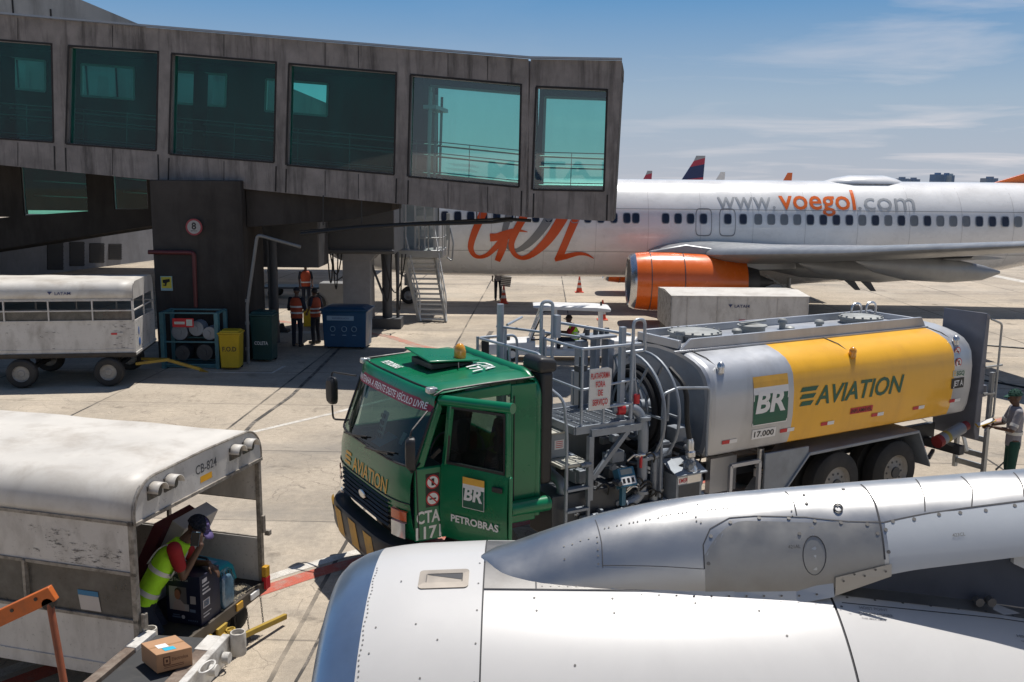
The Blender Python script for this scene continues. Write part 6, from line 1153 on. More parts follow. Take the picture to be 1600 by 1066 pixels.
# ================================================================== baggage carts
cart_w = mat('scuffed_white_cart_paint', (0.56, 0.535, 0.50), 0.5, var=0.08, vscale=2.0, dirt=(0.17, 0.145, 0.12), dscale=2.6, damt=0.55, streak=2.0, speck=0.35)
cart_r = mat('weathered_white_roof', (0.58, 0.55, 0.50), 0.55, var=0.09, vscale=1.1, dirt=(0.33, 0.285, 0.235), dscale=1.5, damt=0.7)
rust = mat('rusty_chipped_frame', (0.30, 0.27, 0.23), 0.7, 0.2, var=0.35, vscale=14, dirt=(0.06, 0.045, 0.035), dscale=9, damt=0.85)
dark_steel = mat('grimy_steel', (0.045, 0.04, 0.036), 0.7, 0.3, var=0.4, dirt=(0.12, 0.09, 0.06), dscale=4, damt=0.5)
film = glass('grimy_plastic_film', (0.40, 0.37, 0.32), refl=0.05, rough=0.25)
_t = film.node_tree; _o = [n for n in _t.nodes if n.type == 'OUTPUT_MATERIAL'][0]; _s = _o.inputs[0].links[0].from_socket; _d = N(_t, 'ShaderNodeBsdfDiffuse'); _d.inputs[0].default_value = (0.21, 0.195, 0.17, 1)
_n = N(_t, 'ShaderNodeTexNoise', Scale=3.0, Detail=8.0, Roughness=0.7); _c = _t.nodes.new('ShaderNodeTexCoord'); _t.links.new(_c.outputs['Object'], _n.inputs['Vector']); _r = N(_t, 'ShaderNodeMapRange'); _r.inputs[1].default_value = .3; _r.inputs[2].default_value = .7; _r.inputs[3].default_value = .25; _r.inputs[4].default_value = .85; _t.links.new(_n.outputs[0], _r.inputs[0])
_m = N(_t, 'ShaderNodeMixShader'); _t.links.new(_r.outputs[0], _m.inputs[0]); _t.links.new(_s, _m.inputs[1]); _t.links.new(_d.outputs[0], _m.inputs[2]); _t.links.new(_m.outputs[0], _o.inputs[0])
yel_p = mat('worn_yellow_paint', (0.38, 0.25, 0.03), 0.6, var=0.25, dirt=(0.1, 0.07, 0.04), damt=0.6, dscale=6)
def scuffs(mb, f, x0, x1, y0, y1, n, rd, m=0):
    for k in range(n):
        x, y = rd.uniform(x0, x1), rd.uniform(y0, y1); w, h = rd.uniform(.01, .10), rd.uniform(.003, .012)
        mb.add([f(x, y), f(x+w, y-rd.uniform(-.006, .01)), f(x+w*.9, y+h), f(x+w*.15, y+h*rd.uniform(.5, 1.2))], [(0, 1, 2, 3)], m)
def cart(label, loc, rz, L, W, z0, zt, wb, wt, zr, r, bars, group, mid=False, hd=None):
    p = thing('baggage_cart', label, 'baggage cart', loc, rz, group)
    # roof: one bent sheet with rounded shoulders
    prof_ = [(0, zr)]+[(r-r*math.cos(t), zt-r+r*math.sin(t)) for t in [math.pi/2*k/8 for k in range(9)]]+[(W*.5, zt+.015)]; prof_ += [(W-y, z) for y, z in prof_[-2::-1]]
    xs2 = [-L+L*k/12 for k in range(13)]; rd = random.Random(int(L*10))
    rf = MB(); rf.loft([[V((x, y, z+(.006*math.sin(x*5+y*4) if .15 < y < W-.15 else 0))) for y, z in prof_] for x in xs2], 0, False, False); ro = rf.build('roof', cart_r, p, smooth=50); sd = ro.modifiers.new('thick', 'SOLIDIFY'); sd.thickness = .012
    for y, s in ((0, 1), (W, -1)):
        sp = MB(); sp.box(-L, -.03, min(y, y+s*.02), max(y, y+s*.02), z0, wb); sp.box(-L, -.03, min(y, y+s*.02), max(y, y+s*.02), wt, zr-.004); sp.box(-L, -.03, min(y-s*.012, y), max(y-s*.012, y), z0+.12, z0+.128)
        so = sp.build('side_panel', cart_w, p, smooth=0)
        fr_ = MB()
        for z in (wb, wt, zr): fr_.bar((-L, y-s*.004, z), (0, y-s*.004, z), .022, .030)
        for x in bars: fr_.bar((x, y-s*.006, wb-.01), (x, y-s*.006, wt+.01), .05, .03)
        if mid: fr_.bar((-L, y-s*.004, (wb+wt)/2), (0, y-s*.004, (wb+wt)/2), .03, .03)
        for x in (-.025, -L+.025): fr_.bar((x, y+s*.01, z0-.02), (x, y+s*.01, zr+.02), .05, .05)
        fr_.build('frame', rust if not mid else cart_w, so)
    return p, prof_
W1, L1, ZT = 2.14, 3.5, 2.37
c1, prof1 = cart('worn white covered baggage cart with an open numbered end, nearest the viewer', (-3.33, 7.97, 0), R(-15.6), L1, W1, .50, ZT, 1.08, 1.53, 2.0, .30, [-1.20, -2.4], 'baggage carts')
hdp = MB(); ep = [(y, z) for y, z in prof1 if z >= 2.0]; hdp.prism([(-.02, y, z) for y, z in ep], (.035, 0, 0)); ho1 = hdp.build('end_lintel', cart_w, c1, smooth=0)
tr1 = MB(); tr1.tube([(.016, y, z) for y, z in prof1], .012, 6); tr1.bar((.018, 0, 2.0), (.018, W1, 2.0), .03, .03); tr1.build('edge_trim', rust, ho1)
bk = MB(); bk.prism([(-L1+.01, y, z) for y, z in prof1[:-1]]+[(-L1+.01, W1, .5), (-L1+.01, 0, .5)], (-.02, 0, 0)); bk.build('rear_wall', cart_w, c1, smooth=0)
for y in (.27, .51, 1.60, 1.85):
    lh = MB(); zc = 2.26 if y < 1.5 else 2.25; n = 10
    o1 = [(.016, y-.055, zc-.06)]; rings = []
    for x in (.016, .13): rings.append([V((x, y+.085*math.cos(math.pi*k/n), zc-.03+.085*math.sin(math.pi*k/n))) for k in range(n+1)])
    lh.loft(rings, 0, False, False); lh.add(rings[1][::2]+[V((.11, y, zc-.02))], [tuple(range(len(rings[1][::2])))]) if False else None
    hoo = lh.build('lamp_hood', cart_r, c1, smooth=50); sd = hoo.modifiers.new('thick', 'SOLIDIFY'); sd.thickness = .006
    ll_ = MB(); ll_.box(.016, .03, y-.082, y+.082, zc-.10, zc+.03); ll_.cyl((.03, y, zc-.03), (.085, y, zc-.03), .06, .045, 14); ll_.build('lamp', mat('smoked_lamp_lens', (0.10, 0.09, 0.08), 0.25), hoo)
cl_ = MB(); write(cl_, 'CB-824', (.0165, .93, 2.17), (0, 1, 0), (0, 0, 1), .095, .36, 0, .012); cl_.add([(.0165, 1.0, 2.07), (.0165, 1.20, 2.07), (.0165, 1.20, 2.135), (.0165, 1.0, 2.135)], [(0, 1, 2, 3)], 1); cl_.build('cart_number', [mat('dark_stencil', (0.07, 0.07, 0.075), 0.6), mat('orange_sticker', (0.72, 0.36, 0.02), 0.5)], ho1, smooth=0)
pw1 = MB(); pw1.quad((-L1, .012, 1.08), (-.05, .012, 1.08), (-.05, .012, 1.53), (-L1, .012, 1.53)); pw1.build('plastic_window', film, c1, smooth=0)
lbl = MB(); lbl.quad((-.62, .004, 1.12), (-.40, .004, 1.12), (-.42, .004, 1.26), (-.64, .004, 1.26), 0); lbl.quad((-.642, .004, 1.261), (-.42, .004, 1.261), (-.425, .004, 1.31), (-.645, .004, 1.31), 1); lbl.build('paper_label', [mat('faded_paper', (0.50, 0.46, 0.42), 0.8, var=0.08), mat('blue_label_band', (0.03, 0.16, 0.30), 0.6)], c1, smooth=0)
def smear(name, col, wear, sx, sz):      # worn-off rub marks: a thin film, broken up by stretched noise
    m = bpy.data.materials.new(name); m.use_nodes = True; t = m.node_tree; b = t.nodes['Principled BSDF']; b.inputs['Base Color'].default_value = (*col, 1); b.inputs['Roughness'].default_value = .8
    c = t.nodes.new('ShaderNodeTexCoord'); mp_ = N(t, 'ShaderNodeMapping'); mp_.inputs['Scale'].default_value = (sx, sx, sz); n = N(t, 'ShaderNodeTexNoise', Scale=1.0, Detail=9.0, Roughness=0.75); t.links.new(c.outputs['Object'], mp_.inputs[0]); t.links.new(mp_.outputs[0], n.inputs['Vector'])
    r_ = N(t, 'ShaderNodeValToRGB'); r_.color_ramp.elements[0].position = wear; r_.color_ramp.elements[1].position = wear+.10; t.links.new(n.outputs[0], r_.inputs[0]); t.links.new(r_.outputs[0], b.inputs['Alpha']); MATS[name] = m; return m
smear('rub_mark', (0.16, 0.15, 0.14), .53, 9, 34); mat('black_scuff', (0.15, 0.14, 0.13), 0.8, var=0.5, vscale=30)
for (x0_, x1_, z0_, z1_, sl) in ((-1.16, -.62, 1.83, 1.90, -.02), (-.95, -.12, 1.68, 1.80, -.05), (-.86, -.16, 1.57, 1.66, -.03), (-1.12, -1.02, 1.62, 1.68, 0), (-2.6, -1.6, 1.6, 1.9, -.04)):
    sc1 = MB(); sc1.quad((x0_, -.0035, z0_), (x1_, -.0035, z0_+sl), (x1_, -.0035, z1_+sl), (x0_, -.0035, z1_)); sc1.build('scuff_mark', MATS['rub_mark'], c1, smooth=0)
bl = MB(); bl.quad((-.3, -.0045, .70), (-.17, -.0045, .70), (-.17, -.0045, .745), (-.3, -.0045, .745), 0); bl.quad((-.17, -.0045, .70), (-.04, -.0045, .70), (-.04, -.0045, .745), (-.17, -.0045, .745), 1); bl.build('reflector_strip', [mat('pale_reflector', (0.5, 0.48, 0.45), 0.4), red_p], c1, smooth=0)
bd = MB(); bd.box(-L1, .0, .03, W1-.03, .48, .58); bd.box(.001, .03, .0, W1, .47, .592, 1); bd.build('cart_bed', [dark_steel, mat('worn_edge_steel', (0.10, 0.085, 0.07), 0.5, 0.5, var=0.4)], c1, smooth=0)
dbm = MB(); rd2 = random.Random(8)
for k in range(420):
    x, y = rd2.gauss(-.12, .05), rd2.uniform(1.28, 1.98); s = rd2.uniform(.006, .016)
    if x < -.015: dbm.add([(x-s, y-s, .5805), (x+s, y-s*.6, .5805), (x+s*.6, y+s, .5805), (x-s*.7, y+s*.8, .5805), (x, y, .5805+s)], [(0, 1, 4), (1, 2, 4), (2, 3, 4), (3, 0, 4)])
dbm.build('grit', mat('pale_grit', (0.34, 0.29, 0.21), 0.9, var=0.2), c1, smooth=0)
cn = MB(); cn.box(.0, .06, W1-.06, W1+.03, .50, .64, 0); cn.box(.0, .058, W1-.055, W1+.028, .641, .76, 1); cn.box(.031, .05, 1.5, 1.62, .50, .58, 1); cn.box(.031, .05, 1.78, 1.95, .50, .57, 2); cn.build('corner_lamp', [red_p, mat('amber_block', (0.55, 0.30, 0.03), 0.35), white_p], c1, bevel=.006)
for q, y in enumerate((1.25, 1.45, 1.68, 1.97)):
    chn = MB(); n = 13
    for k in range(n):
        z = .46-.032*k; a = (k % 2)*math.pi/2; ct = V((.045, y+.004*k, z)); chn.tube([ct+V((math.cos(a)*.009*math.cos(t), math.sin(a)*.009*math.cos(t), .020*math.sin(t))) for t in [2*math.pi*j/8 for j in range(8)]], .0035, 4, closed=True)
    chn.build('chain', dark_steel, c1)
yb = MB(); yb.bar((.02, 1.45, .20), (.16, 2.30, .10), .045, .06); yb.bar((.03, 1.0, .48), (.02, 1.0, .22), .05); yb.box(-.05, .10, 1.05, 1.35, .36, .40); yb.prism([(.03, 1.12, .48), (.03, 1.30, .48), (.03, 1.24, .36), (.03, 1.12, .40)], (.03, 0, 0)); yb.tube([(.1+.04*math.cos(t), 1.28+.05*math.sin(t), .415) for t in [2*math.pi*k/14 for k in range(14)]], .010, 6, closed=True); yb.build('yellow_tow_gear', yel_p, c1, bevel=.004)
lk = MB(); lk.box(.02, .05, W1-.06, W1-.01, 1.16, 1.36); lk.box(.03, .09, W1-.02, W1+.04, 1.12, 1.18); lk.box(.02, .06, .0, .05, 1.02, 1.16); lk.cyl((.04, -.01, .92), (.04, .08, .92), .03, n=10); lk.build('latch', rust, c1, bevel=.006)
for x in (-.36, -2.85):
    ax = MB(); ax.bar((x, .2, .24), (x, W1-.2, .24), .09); ax.bar((x, .5, .24), (x, .5, .48), .1); ax.bar((x, W1-.5, .24), (x, W1-.5, .48), .1); ao = ax.build('axle', dark_steel, c1)
    for y in (.24, W1-.24): w = MB(); wheel(w, (x, y, .24), .24, .2); w.build('wheel', [rubber, rust], ao)
# far cart
c2, prof2 = cart('white slatted baggage cart with a railed window band, parked in front of the concrete pier', (-9.18, 22.74, 0), R(8.5), 4.3, 2.15, .80, 2.56, 1.62, 2.12, 2.14, .28, [-.95, -1.95, -2.95, -3.9], 'baggage carts', True)
e2 = MB(); e2.box(-.02, .0, .02, 2.13, .80, 1.62); e2.prism([(-.02, y, z) for y, z in prof2 if z >= 2.13], (.02, 0, 0)); e2.bar((-.01, 0, 1.87), (-.01, 2.15, 1.87), .03); e2.bar((-.01, 1.07, 1.62), (-.01, 1.07, 2.14), .05, .03); e2.box(-.03, .02, -.01, 2.16, .78, .84); e2.build('end_panel', cart_w, c2, smooth=0)
e2 = MB(); e2.box(-4.3, -4.28, .02, 2.13, .80, 2.14); e2.build('end_panel', cart_w, c2, smooth=0)
s2 = MB(); rd3 = random.Random(6); f2 = lambda y, z: V((.0045, y, z)); scuffs(s2, f2, .05, 2.0, .85, 1.6, 60, rd3); scuffs(s2, lambda x, z: V((x, -.0185, z)), -.55, -.08, .95, 1.62, 40, rd3); scuffs(s2, lambda x, z: V((x, -.0185, z)), -4.2, -.6, .9, 1.6, 26, rd3); s2.build('scuff_mark', MATS['black_scuff'], c2, smooth=0)
b2_ = MB(); b2_.box(-4.3, 0, .02, 2.13, .72, .80); b2_.bar((-4.3, -.01, .80), (0, -.01, .80), .05, .07); b2_.build('cart_bed', dark_steel, c2, smooth=0)
t2 = MB(); write(t2, 'LATAM', (-1.78, -.0, 0), (1, 0, 0), (0, 0, 1), .075, .36, 0, .012, fn=lambda x, y: V((-1.78+x, .035, 2.26+y))+V((0, -.05, 0))); t2.add([V((-1.95+x, -.016, 2.26+z)) for x, z in ((0, .08), (.12, .08), (.08, .04), (.05, 0), (.03, .04))], [(0, 1, 2, 3, 4)], 0)
for x in (-3.35, -.55):
    for k, m in enumerate((1, 2)): t2.quad(*[V((x+.14*k+a, -.019, 1.28+b)) for a, b in ((0, 0), (.14, 0), (.14, .045), (0, .045))], m)
t2.build('side_lettering', [navy, red_p, MATS['pale_reflector']], c2, smooth=0)
s_b = MB(); s_b.ell((.006, .42, 1.05), .004, .09, .10, 16, 8); s_b.ell((.006, .38, 1.32), .004, .05, .11, 12, 8); s_b.build('blue_sticker', mat('blue_sticker_film', (0.04, 0.14, 0.42), 0.4), c2)
fb = MB(); fb.quad((-4.25, .03, 1.62), (-.04, .03, 1.62), (-.04, .03, 1.87), (-4.25, .03, 1.87)); fb.build('plastic_window', film, c2, smooth=0)
for x in (-.66, -2.66):
    ax = MB(); ax.bar((x, .15, .36), (x, 2.0, .36), .1); ax.bar((x, .4, .36), (x, .4, .74), .12); ax.bar((x, 1.75, .36), (x, 1.75, .74), .12); ao = ax.build('axle', dark_steel, c2)
    for y in (.05, 2.1): w = MB(); wheel(w, (x, y, .36), .36, .22); w.build('wheel', [rubber, mat('pale_wheel_rim', (0, 0, 0))], ao)
tb2 = MB(); tb2.bar((-.2, .7, .42), (.55, 1.0, .46), .07); tb2.bar((-.2, 1.4, .42), (.55, 1.0, .46), .07); tb2.bar((.5, 1.0, .46), (1.35, .85, .22), .07); tb2.prism([(1.3, .82, .28), (1.55, .80, .14), (1.3, .94, .14)], (0, .06, 0)); tb2.build('tow_bar', yel_p, c2)
bg2 = thing('luggage_pile', 'small pile of suitcases glimpsed through the window band of the cart by the pier', 'luggage', c2.matrix_world @ V((0, 0, 0)))
bg2.location = (-10.6, 23.6, .80); sb = MB(); sb.box(-.3, .3, -.2, .2, 0, .7); sb.build('suitcase', navy_c, bg2, bevel=.04); sb = MB(); sb.box(.36, .85, -.2, .2, 0, .95); sb.build('suitcase', red_c, bg2, bevel=.04)
# closed white trailer beyond the tank
tY = 26.4; xa, xb = at(1049, 480, tY).x, at(1265, 480, tY).x
t3 = thing('cargo_trailer', 'low closed white cargo trailer with grimy end, standing beyond the yellow tank', 'trailer', (xa, tY, 0), R(1.0)); Lt = xb-xa
q = MB(); q.box(0, Lt, 0, 2.2, 1.02, 1.93); q.build('trailer_box', cart_w, t3, bevel=.015)
q = MB(); q.prism([(-.02, -.02, 1.93), (-.02, 1.1, 2.0), (-.02, 2.22, 1.93)], (Lt+.04, 0, 0)); q.build('roof', cart_r, t3, smooth=0)
q = MB(); q.box(-.015, -.003, .02, 2.18, .95, 1.92); rdq = random.Random(2); scuffs(q, lambda y, z: V((-.018, y, z)), .05, 2.1, 1.0, 1.9, 130, rdq, 1); q.build('end_panel', [mat('grimy_end_panel', (0.34, 0.31, 0.28), 0.7, var=0.3, vscale=6, dirt=(0.07, 0.055, 0.045), dscale=5, damt=0.9), MATS['black_scuff']], t3, smooth=0)
q = MB(); 
for x in (.02, .45, 1.3, 2.15, 3.0, Lt-.03): q.bar((x, -.008, 1.03), (x, -.008, 1.9), .03, .012)
q.bar((0, -.006, 1.9), (Lt, -.006, 1.9), .02, .03); q.build('panel_rib', cart_w, t3)
q = MB(); write(q, 'LATAM', (1.78, -.016, 1.60), (1, 0, 0), (0, 0, 1), .085, .42, 0, .012); q.add([V((1.6+x, -.016, 1.60+z)) for x, z in ((0, .09), (.13, .09), (.09, .045), (.06, 0), (.035, .045))], [(0, 1, 2, 3, 4)], 0); q.quad((1.92, -.016, 1.2), (2.1, -.016, 1.2), (2.1, -.016, 1.26), (1.92, -.016, 1.26), 1); q.build('side_lettering', [navy, red_p], t3, smooth=0)
q = MB(); q.box(.05, Lt-.05, .1, 2.1, .7, 1.0)
for x in (.6, 1.7, 2.9): q.box(x, x+.1, .0, .1, .35, 1.0)
q.build('underframe', dark_steel, t3, smooth=0)
for x in (.8, Lt-.8):
    for y in (.15, 2.05): w = MB(); wheel(w, (x, y, .35), .35, .22); w.build('wheel', [rubber, rust], t3)
# ================================================================== things under and around the bridge
dk_conc = MATS['stained_shade_concrete']
# telescopic passenger bridge behind the concrete one
JB = V((at(560, 400, 32).x, 31.5, 0))
jb = thing('jetway', 'grey telescopic jetway resting on a square column behind the concrete bridge', 'jetway', JB)
m_ = mat('jetway_grey', (0.075, 0.078, 0.085), 0.6, 0.1, var=0.15, dirt=(0.06, 0.06, 0.06), damt=0.5, streak=3)
q = MB(); a, b = at(470, 380, 31.5), at(616, 380, 31.5); zb_ = at(560, 397, 31.5).z; zt_ = at(560, 345, 31.5).z; q.box(a.x, b.x, 31.5, 34.4, zb_, 5.25); q.bar((a.x, 31.48, zb_+.1), (b.x, 31.48, zb_+.1), .2, .1); q.build('tunnel', m_, jb, bevel=.03, off=JB)
q = MB(); a2 = at(385, 390, 29.5); b2 = at(495, 390, 29.5); q.box(a2.x, b2.x, 29.8, 31.4, at(440, 418, 29.8).z, 5.1); q.build('equipment_box', mat('dark_grey_metal', (0, 0, 0)), jb, bevel=.03, off=JB)
q = MB(); c0, c1_ = at(536, 470, 31.9), at(579, 470, 31.9); q.box(c0.x, c1_.x, 31.9, 32.9, 0, zb_); q.prism([(c0.x-.25, 31.8, zb_), (c1_.x+.25, 31.8, zb_), (c1_.x+.05, 31.8, zb_-.25), (c0.x-.05, 31.8, zb_-.25)], (0, 1.2, 0)); q.build('column', mat('jetway_column', (0.26, 0.26, 0.27), 0.6, var=0.12, dirt=(0.1, 0.1, 0.1), damt=0.4), jb, bevel=.02, off=JB)
q = MB(); 
for px, w in ((606, .16), (600, .05), (622, .06)): p = at(px, 500, 32.6); q.cyl((p.x, 32.6, 0), (p.x, 32.6, zb_), w, n=12)
p = at(606, 500, 32.6); q.box(p.x-.5, p.x+.5, 32.2, 33.0, .0, .35); q.bar((p.x-.6, 32.5, 2.4), (p.x, 32.5, .8), .07); q.build('lift_leg', m_, jb, off=JB)
q = MB()
for k, (x0, x1, d) in enumerate(((512, 520, 1.0), (516, 534, .7), (520, 528, 1.2), (596, 612, 1.6), (600, 634, 1.3), (628, 618, 1.9))):
    s_, e_ = at(x0, 398, 31.7), at(x1, 398, 31.7); q.tube([lerp(V((s_.x, 31.7, zb_)), V((e_.x, 31.7, zb_)), t)-V((0, 0, d*4*t*(1-t))) for t in [k2/14 for k2 in range(15)]], .022, 6)
q.build('hanging_cable', black, jb, off=JB)
cab2 = MB(); x0, x1 = at(616, 370, 34.6).x, at(692, 370, 34.6).x; zf = at(650, 391, 34.6).z; cab2.box(x0, x1, 34.6, 36.6, zf-.28, zf); cab2.build('platform', mat('galvanised_steel', (0, 0, 0)), jb, bevel=.02, off=JB)
cab3 = MB(); zt3 = zf+2.3; cab3.box(x0, x0+.08, 34.9, 36.6, zf, zt3); cab3.box(x0, x1-.3, 36.5, 36.6, zf, zt3); cab3.box(x0, x1-.3, 34.9, 36.6, zt3, zt3+.1)
for k in range(5): xx = lerp(x0+.04, x1-.34, k/4); cab3.bar((xx, 34.9, zf), (xx, 34.9, zt3), .06)
cab3.bar((x0, 34.9, zf+1.0), (x1-.3, 34.9, zf+1.0), .05); cab3.build('bridgehead', mat('pale_cladding', (0.45, 0.46, 0.47), 0.5, var=0.1), jb, off=JB)
gw_ = MB(); gw_.quad((x0+.1, 34.92, zf), (x1-.3, 34.92, zf), (x1-.3, 34.92, zt3), (x0+.1, 34.92, zt3)); gw_.build('pane', glass('pale_glass', (0.75, 0.82, 0.82), refl=.08), jb, smooth=0, off=JB)
rl = MB()
for z in (.45, 1.0): rl.tube([(x1-.02, 36.5, zf+z), (x1-.02, 34.65, zf+z), (x0+.9, 34.65, zf+z)], .022, 6)
for x, y in ((x1-.02, 36.5), (x1-.02, 35.6), (x1-.02, 34.65), (lerp(x0, x1, .7), 34.65), (x0+.9, 34.65)): rl.bar((x, y, zf), (x, y, zf+1.0), .04)
rl.bent([(x1+.1, 36.0, zf-.3), (x1+.16, 36.0, zf+.8), (x1+.3, 35.9, zf+.2), (x1+.25, 35.9, zf-.5), (x1+.05, 35.9, zf-.35)], .03, .1, 6); rl.bar((x1+.1, 36, zf+.3), (x1+.1, 36, zf+1.3), .12); rl.build('platform_rail', mat('galvanised_steel', (0, 0, 0)), jb, off=JB)
# service stairs
s0, s1 = gd(656, 503), gd(697, 504); top0, top1 = at(630, 394, 35.2), at(678, 393, 35.2); SB = (s0+s1)/2
ss = thing('service_stairs', 'white metal service stairs with open treads leading up to the jetway door', 'stairs', SB)
wm_ = mat('white_stair_metal', (0.62, 0.62, 0.60), 0.45, 0.1, var=0.1, dirt=(0.3, 0.29, 0.27), damt=0.4)
top0 = V((top0.x, 35.1, zf-.05)); top1 = V((top1.x, 35.1, zf-.05)); st = MB(); st.bar(s0, top0, .05, .22); st.build('stringer', wm_, ss, off=SB); st = MB(); st.bar(s1, top1, .05, .22); st.build('stringer', wm_, ss, off=SB)
for k in range(14):
    t = (k+.6)/14.2; a, b = lerp(s0, top0, t), lerp(s1, top1, t); tr = MB(); tr.add([a, b, b+V((0, .22, 0)), a+V((0, .22, 0)), a-V((0, 0, .05)), b-V((0, 0, .05)), b+V((0, .22, -.05)), a+V((0, .22, -.05))], [(0, 1, 2, 3), (7, 6, 5, 4), (0, 4, 5, 1), (1, 5, 6, 2), (2, 6, 7, 3), (3, 7, 4, 0)]); tr.build('tread', wm_, ss, smooth=0, off=SB)
for a, b in ((s0, top0), (s1, top1)):
    hr_ = MB(); hr_.bent([a+V((0, .1, .1)), a+V((0, .05, .95)), b+V((0, 0, 1.0)), b+V((0, .4, 1.0))], .024, .15, 8); hr_.tube([a+V((0, .1, .5)), b+V((0, 0, .5))], .018, 6)
    for k in range(1, 6): p = lerp(a, b, k/6); hr_.bar(p, p+V((0, 0, 1.0)), .035)
    hr_.build('handrail', wm_, ss, off=SB)
# small things at the pier
P0 = MB(); pw = mat('pale_pipe', (0.17, 0.17, 0.165), 0.6, var=0.1); P0.tube(rounded([at(388, 568, 25.6), at(386, 480, 25.6), at(402, 367, 25.6), at(470, 386, 25.6)], .12), .045, 10)
for py in (470, 505, 545): P0.cyl(at(386.5, py, 25.6)-V((0, 0, .04)), at(386.5, py, 25.6)+V((0, 0, .04)), .062, n=10)
tag(P0.build('drain_pipe', pw), 'pale grey drain pipe bending down the right side of the pier', 'pipe')
P1 = MB(); P1.tube(rounded([at(232, 394, 25.8), at(303, 395, 25.8), at(306, 480, 25.8)], .1), .06, 10); tag(P1.build('fire_pipe', mat('dull_red_pipe', (0.10, 0.018, 0.018), 0.5, var=0.1)), 'dull red fire pipe running down the face of the concrete pier', 'pipe')
def disc_sign(name, label, c, r, draw):
    o = thing(name, label, 'sign', c); b = MB(); b.cyl((0, 0, 0), (0, .02, 0), r, n=32, m=0); b.cyl((0, -.004, 0), (0, -.0005, 0), r*.80, n=32, m=1); draw(b); b.build('sign_face', [mat('faded_red_rim', (0.26, 0.035, 0.045), 0.6), mat('dull_white_face', (0.30, 0.29, 0.28), 0.6), black_p], o, smooth=0); m = MB(); m.bar((0, .021, 0), (0, .16, 0), .05); m.build('bracket', alu, o)
def d8(b): write(b, '8', (-.062, -.006, -.06), (1, 0, 0), (0, 0, 1), .19, .125, 2, .03); write(b, 'METROS', (-.085, -.006, -.115), (1, 0, 0), (0, 0, 1), .03, .17, 2, .01)
disc_sign('height_sign', 'round red rimmed sign with the figure 8 on the pier', at(303, 355, 25.78), .225, d8)
cs = thing('camera_sign', 'small square sign with black camera on yellow at the edge of the pier', 'sign', at(260.5, 443, 25.93)); b = MB(); b.box(-.16, .16, -.02, 0, -.20, .20, 0); b.quad((-.14, -.021, -.13), (.14, -.021, -.13), (.14, -.021, .18), (-.14, -.021, .18), 1); b.add([(x, -.023, z) for x, z in ((-.10, .10), (.09, .13), (.10, .05), (-.05, .0), (-.10, .02))], [(0, 1, 2, 3, 4)], 2); b.add([(x, -.023, z) for x, z in ((-.04, .01), (.02, .03), (-.01, -.07), (-.09, -.06), (-.09, -.03), (-.04, -.03))], [(0, 1, 2, 3, 4, 5)], 2); b.build('sign_face', [mat('pale_cyan_sign', (0.30, 0.45, 0.47), 0.5), mat('yellow_sign', (0.60, 0.50, 0.06), 0.5), black_p], cs, smooth=0)
fcl, fcr = gd(262, 572), gd(348, 573); FC = V(((fcl.x+fcr.x)/2, 25.0, 0)); hw = 25.0*(348-262)/1478/2
fc = thing('equipment_frame', 'teal steel frame around pumps and hoses at the foot of the pier', 'frame', FC); tl_m = mat('teal_frame_paint', (0.05, 0.16, 0.19), 0.5, var=0.15, dirt=(0.05, 0.06, 0.06), damt=0.5); b = MB()
for x in (-hw, hw):
    for y in (0, .75): b.bar((x, y, 0), (x, y, 1.52), .17 if y == 0 else .08, .10)
    b.bar((x, 0, 1.5), (x, .75, 1.5), .06)
for z in (.10, .72, 1.5): b.bar((-hw, 0, z), (hw, 0, z), .04); b.bar((-hw, .75, z), (hw, .75, z), .04)
b.box(-hw, hw, 0, .75, .02, .06); b.build('frame', tl_m, fc)
b = MB(); b.quad((-.45, -.03, 1.12), (.12, -.03, 1.12), (.12, -.03, 1.36), (-.45, -.03, 1.36), 0); b.quad((-.08, -.032, 1.16), (.08, -.032, 1.16), (.08, -.032, 1.33), (-.08, -.032, 1.33), 1); b.quad((-.40, -.032, 1.20), (-.12, -.032, 1.20), (-.12, -.032, 1.27), (-.40, -.032, 1.27), 1); b.build('red_notice', [red_p, MATS['pale_label']], fc, smooth=0)
for x, z, r in ((-.35, .95, .22), (.1, 1.05, .2), (.45, .92, .18), (-.3, .38, .2), (.3, .4, .22)):
    b = MB(); b.cyl((x, .2, z), (x, .6, z), r, n=16); b.cyl((x-.05, .18, z), (x-.05, .2, z), r*.5, n=12); b.build('pump', mat('grey_pipe_paint', (0, 0, 0)) if z > .7 else steel_dk, fc)
def bin_(label, loc, rz, w, d, h, body, lid, txt=None, tcol=None, wheels=True, name='wheelie_bin', t_=.88):
    o = thing(name, label, 'bin', loc, rz); b = MB()
    b.loft([[V((x*w/2*s, y*d/2*s, z)) for x, y in ((-1, -1), (1, -1), (1, 1), (-1, 1))] for z, s in ((.06, t_), (h*.92, 1.0), (h*.95, 1.06))]); bo_ = b.build('bin_body', body, o, bevel=.03)
    b = MB(); b.box(-w*.55, w*.55, -d*.56, d*.52, h*.955, h*1.0); b.loft([[V((x*w/2*s, y*d/2*s, z)) for x, y in ((-1, -1), (1, -1), (1, 1), (-1, 1))] for z, s in ((h*1.001, .98), (h*1.05, .8))]); b.build('lid', lid, o, bevel=.02)
    if txt:
        b = MB()
        for s_, z, hh, ww in txt: write(b, s_, (-ww/2, -d/2*(t_+(1-t_)*z/h)-.012, z), (1, 0, 0), (0, -.03, 1), hh, ww, 0, .015)
        b.build('lettering', tcol, bo_, smooth=0)
    if wheels:
        for x in (-w*.38, w*.38): wb_ = MB(); wheel(wb_, (x, d*.35, .1), .1, .05, (1, 0, 0), n=16); wb_.build('wheel', [rubber, steel_dk], o)
    return o
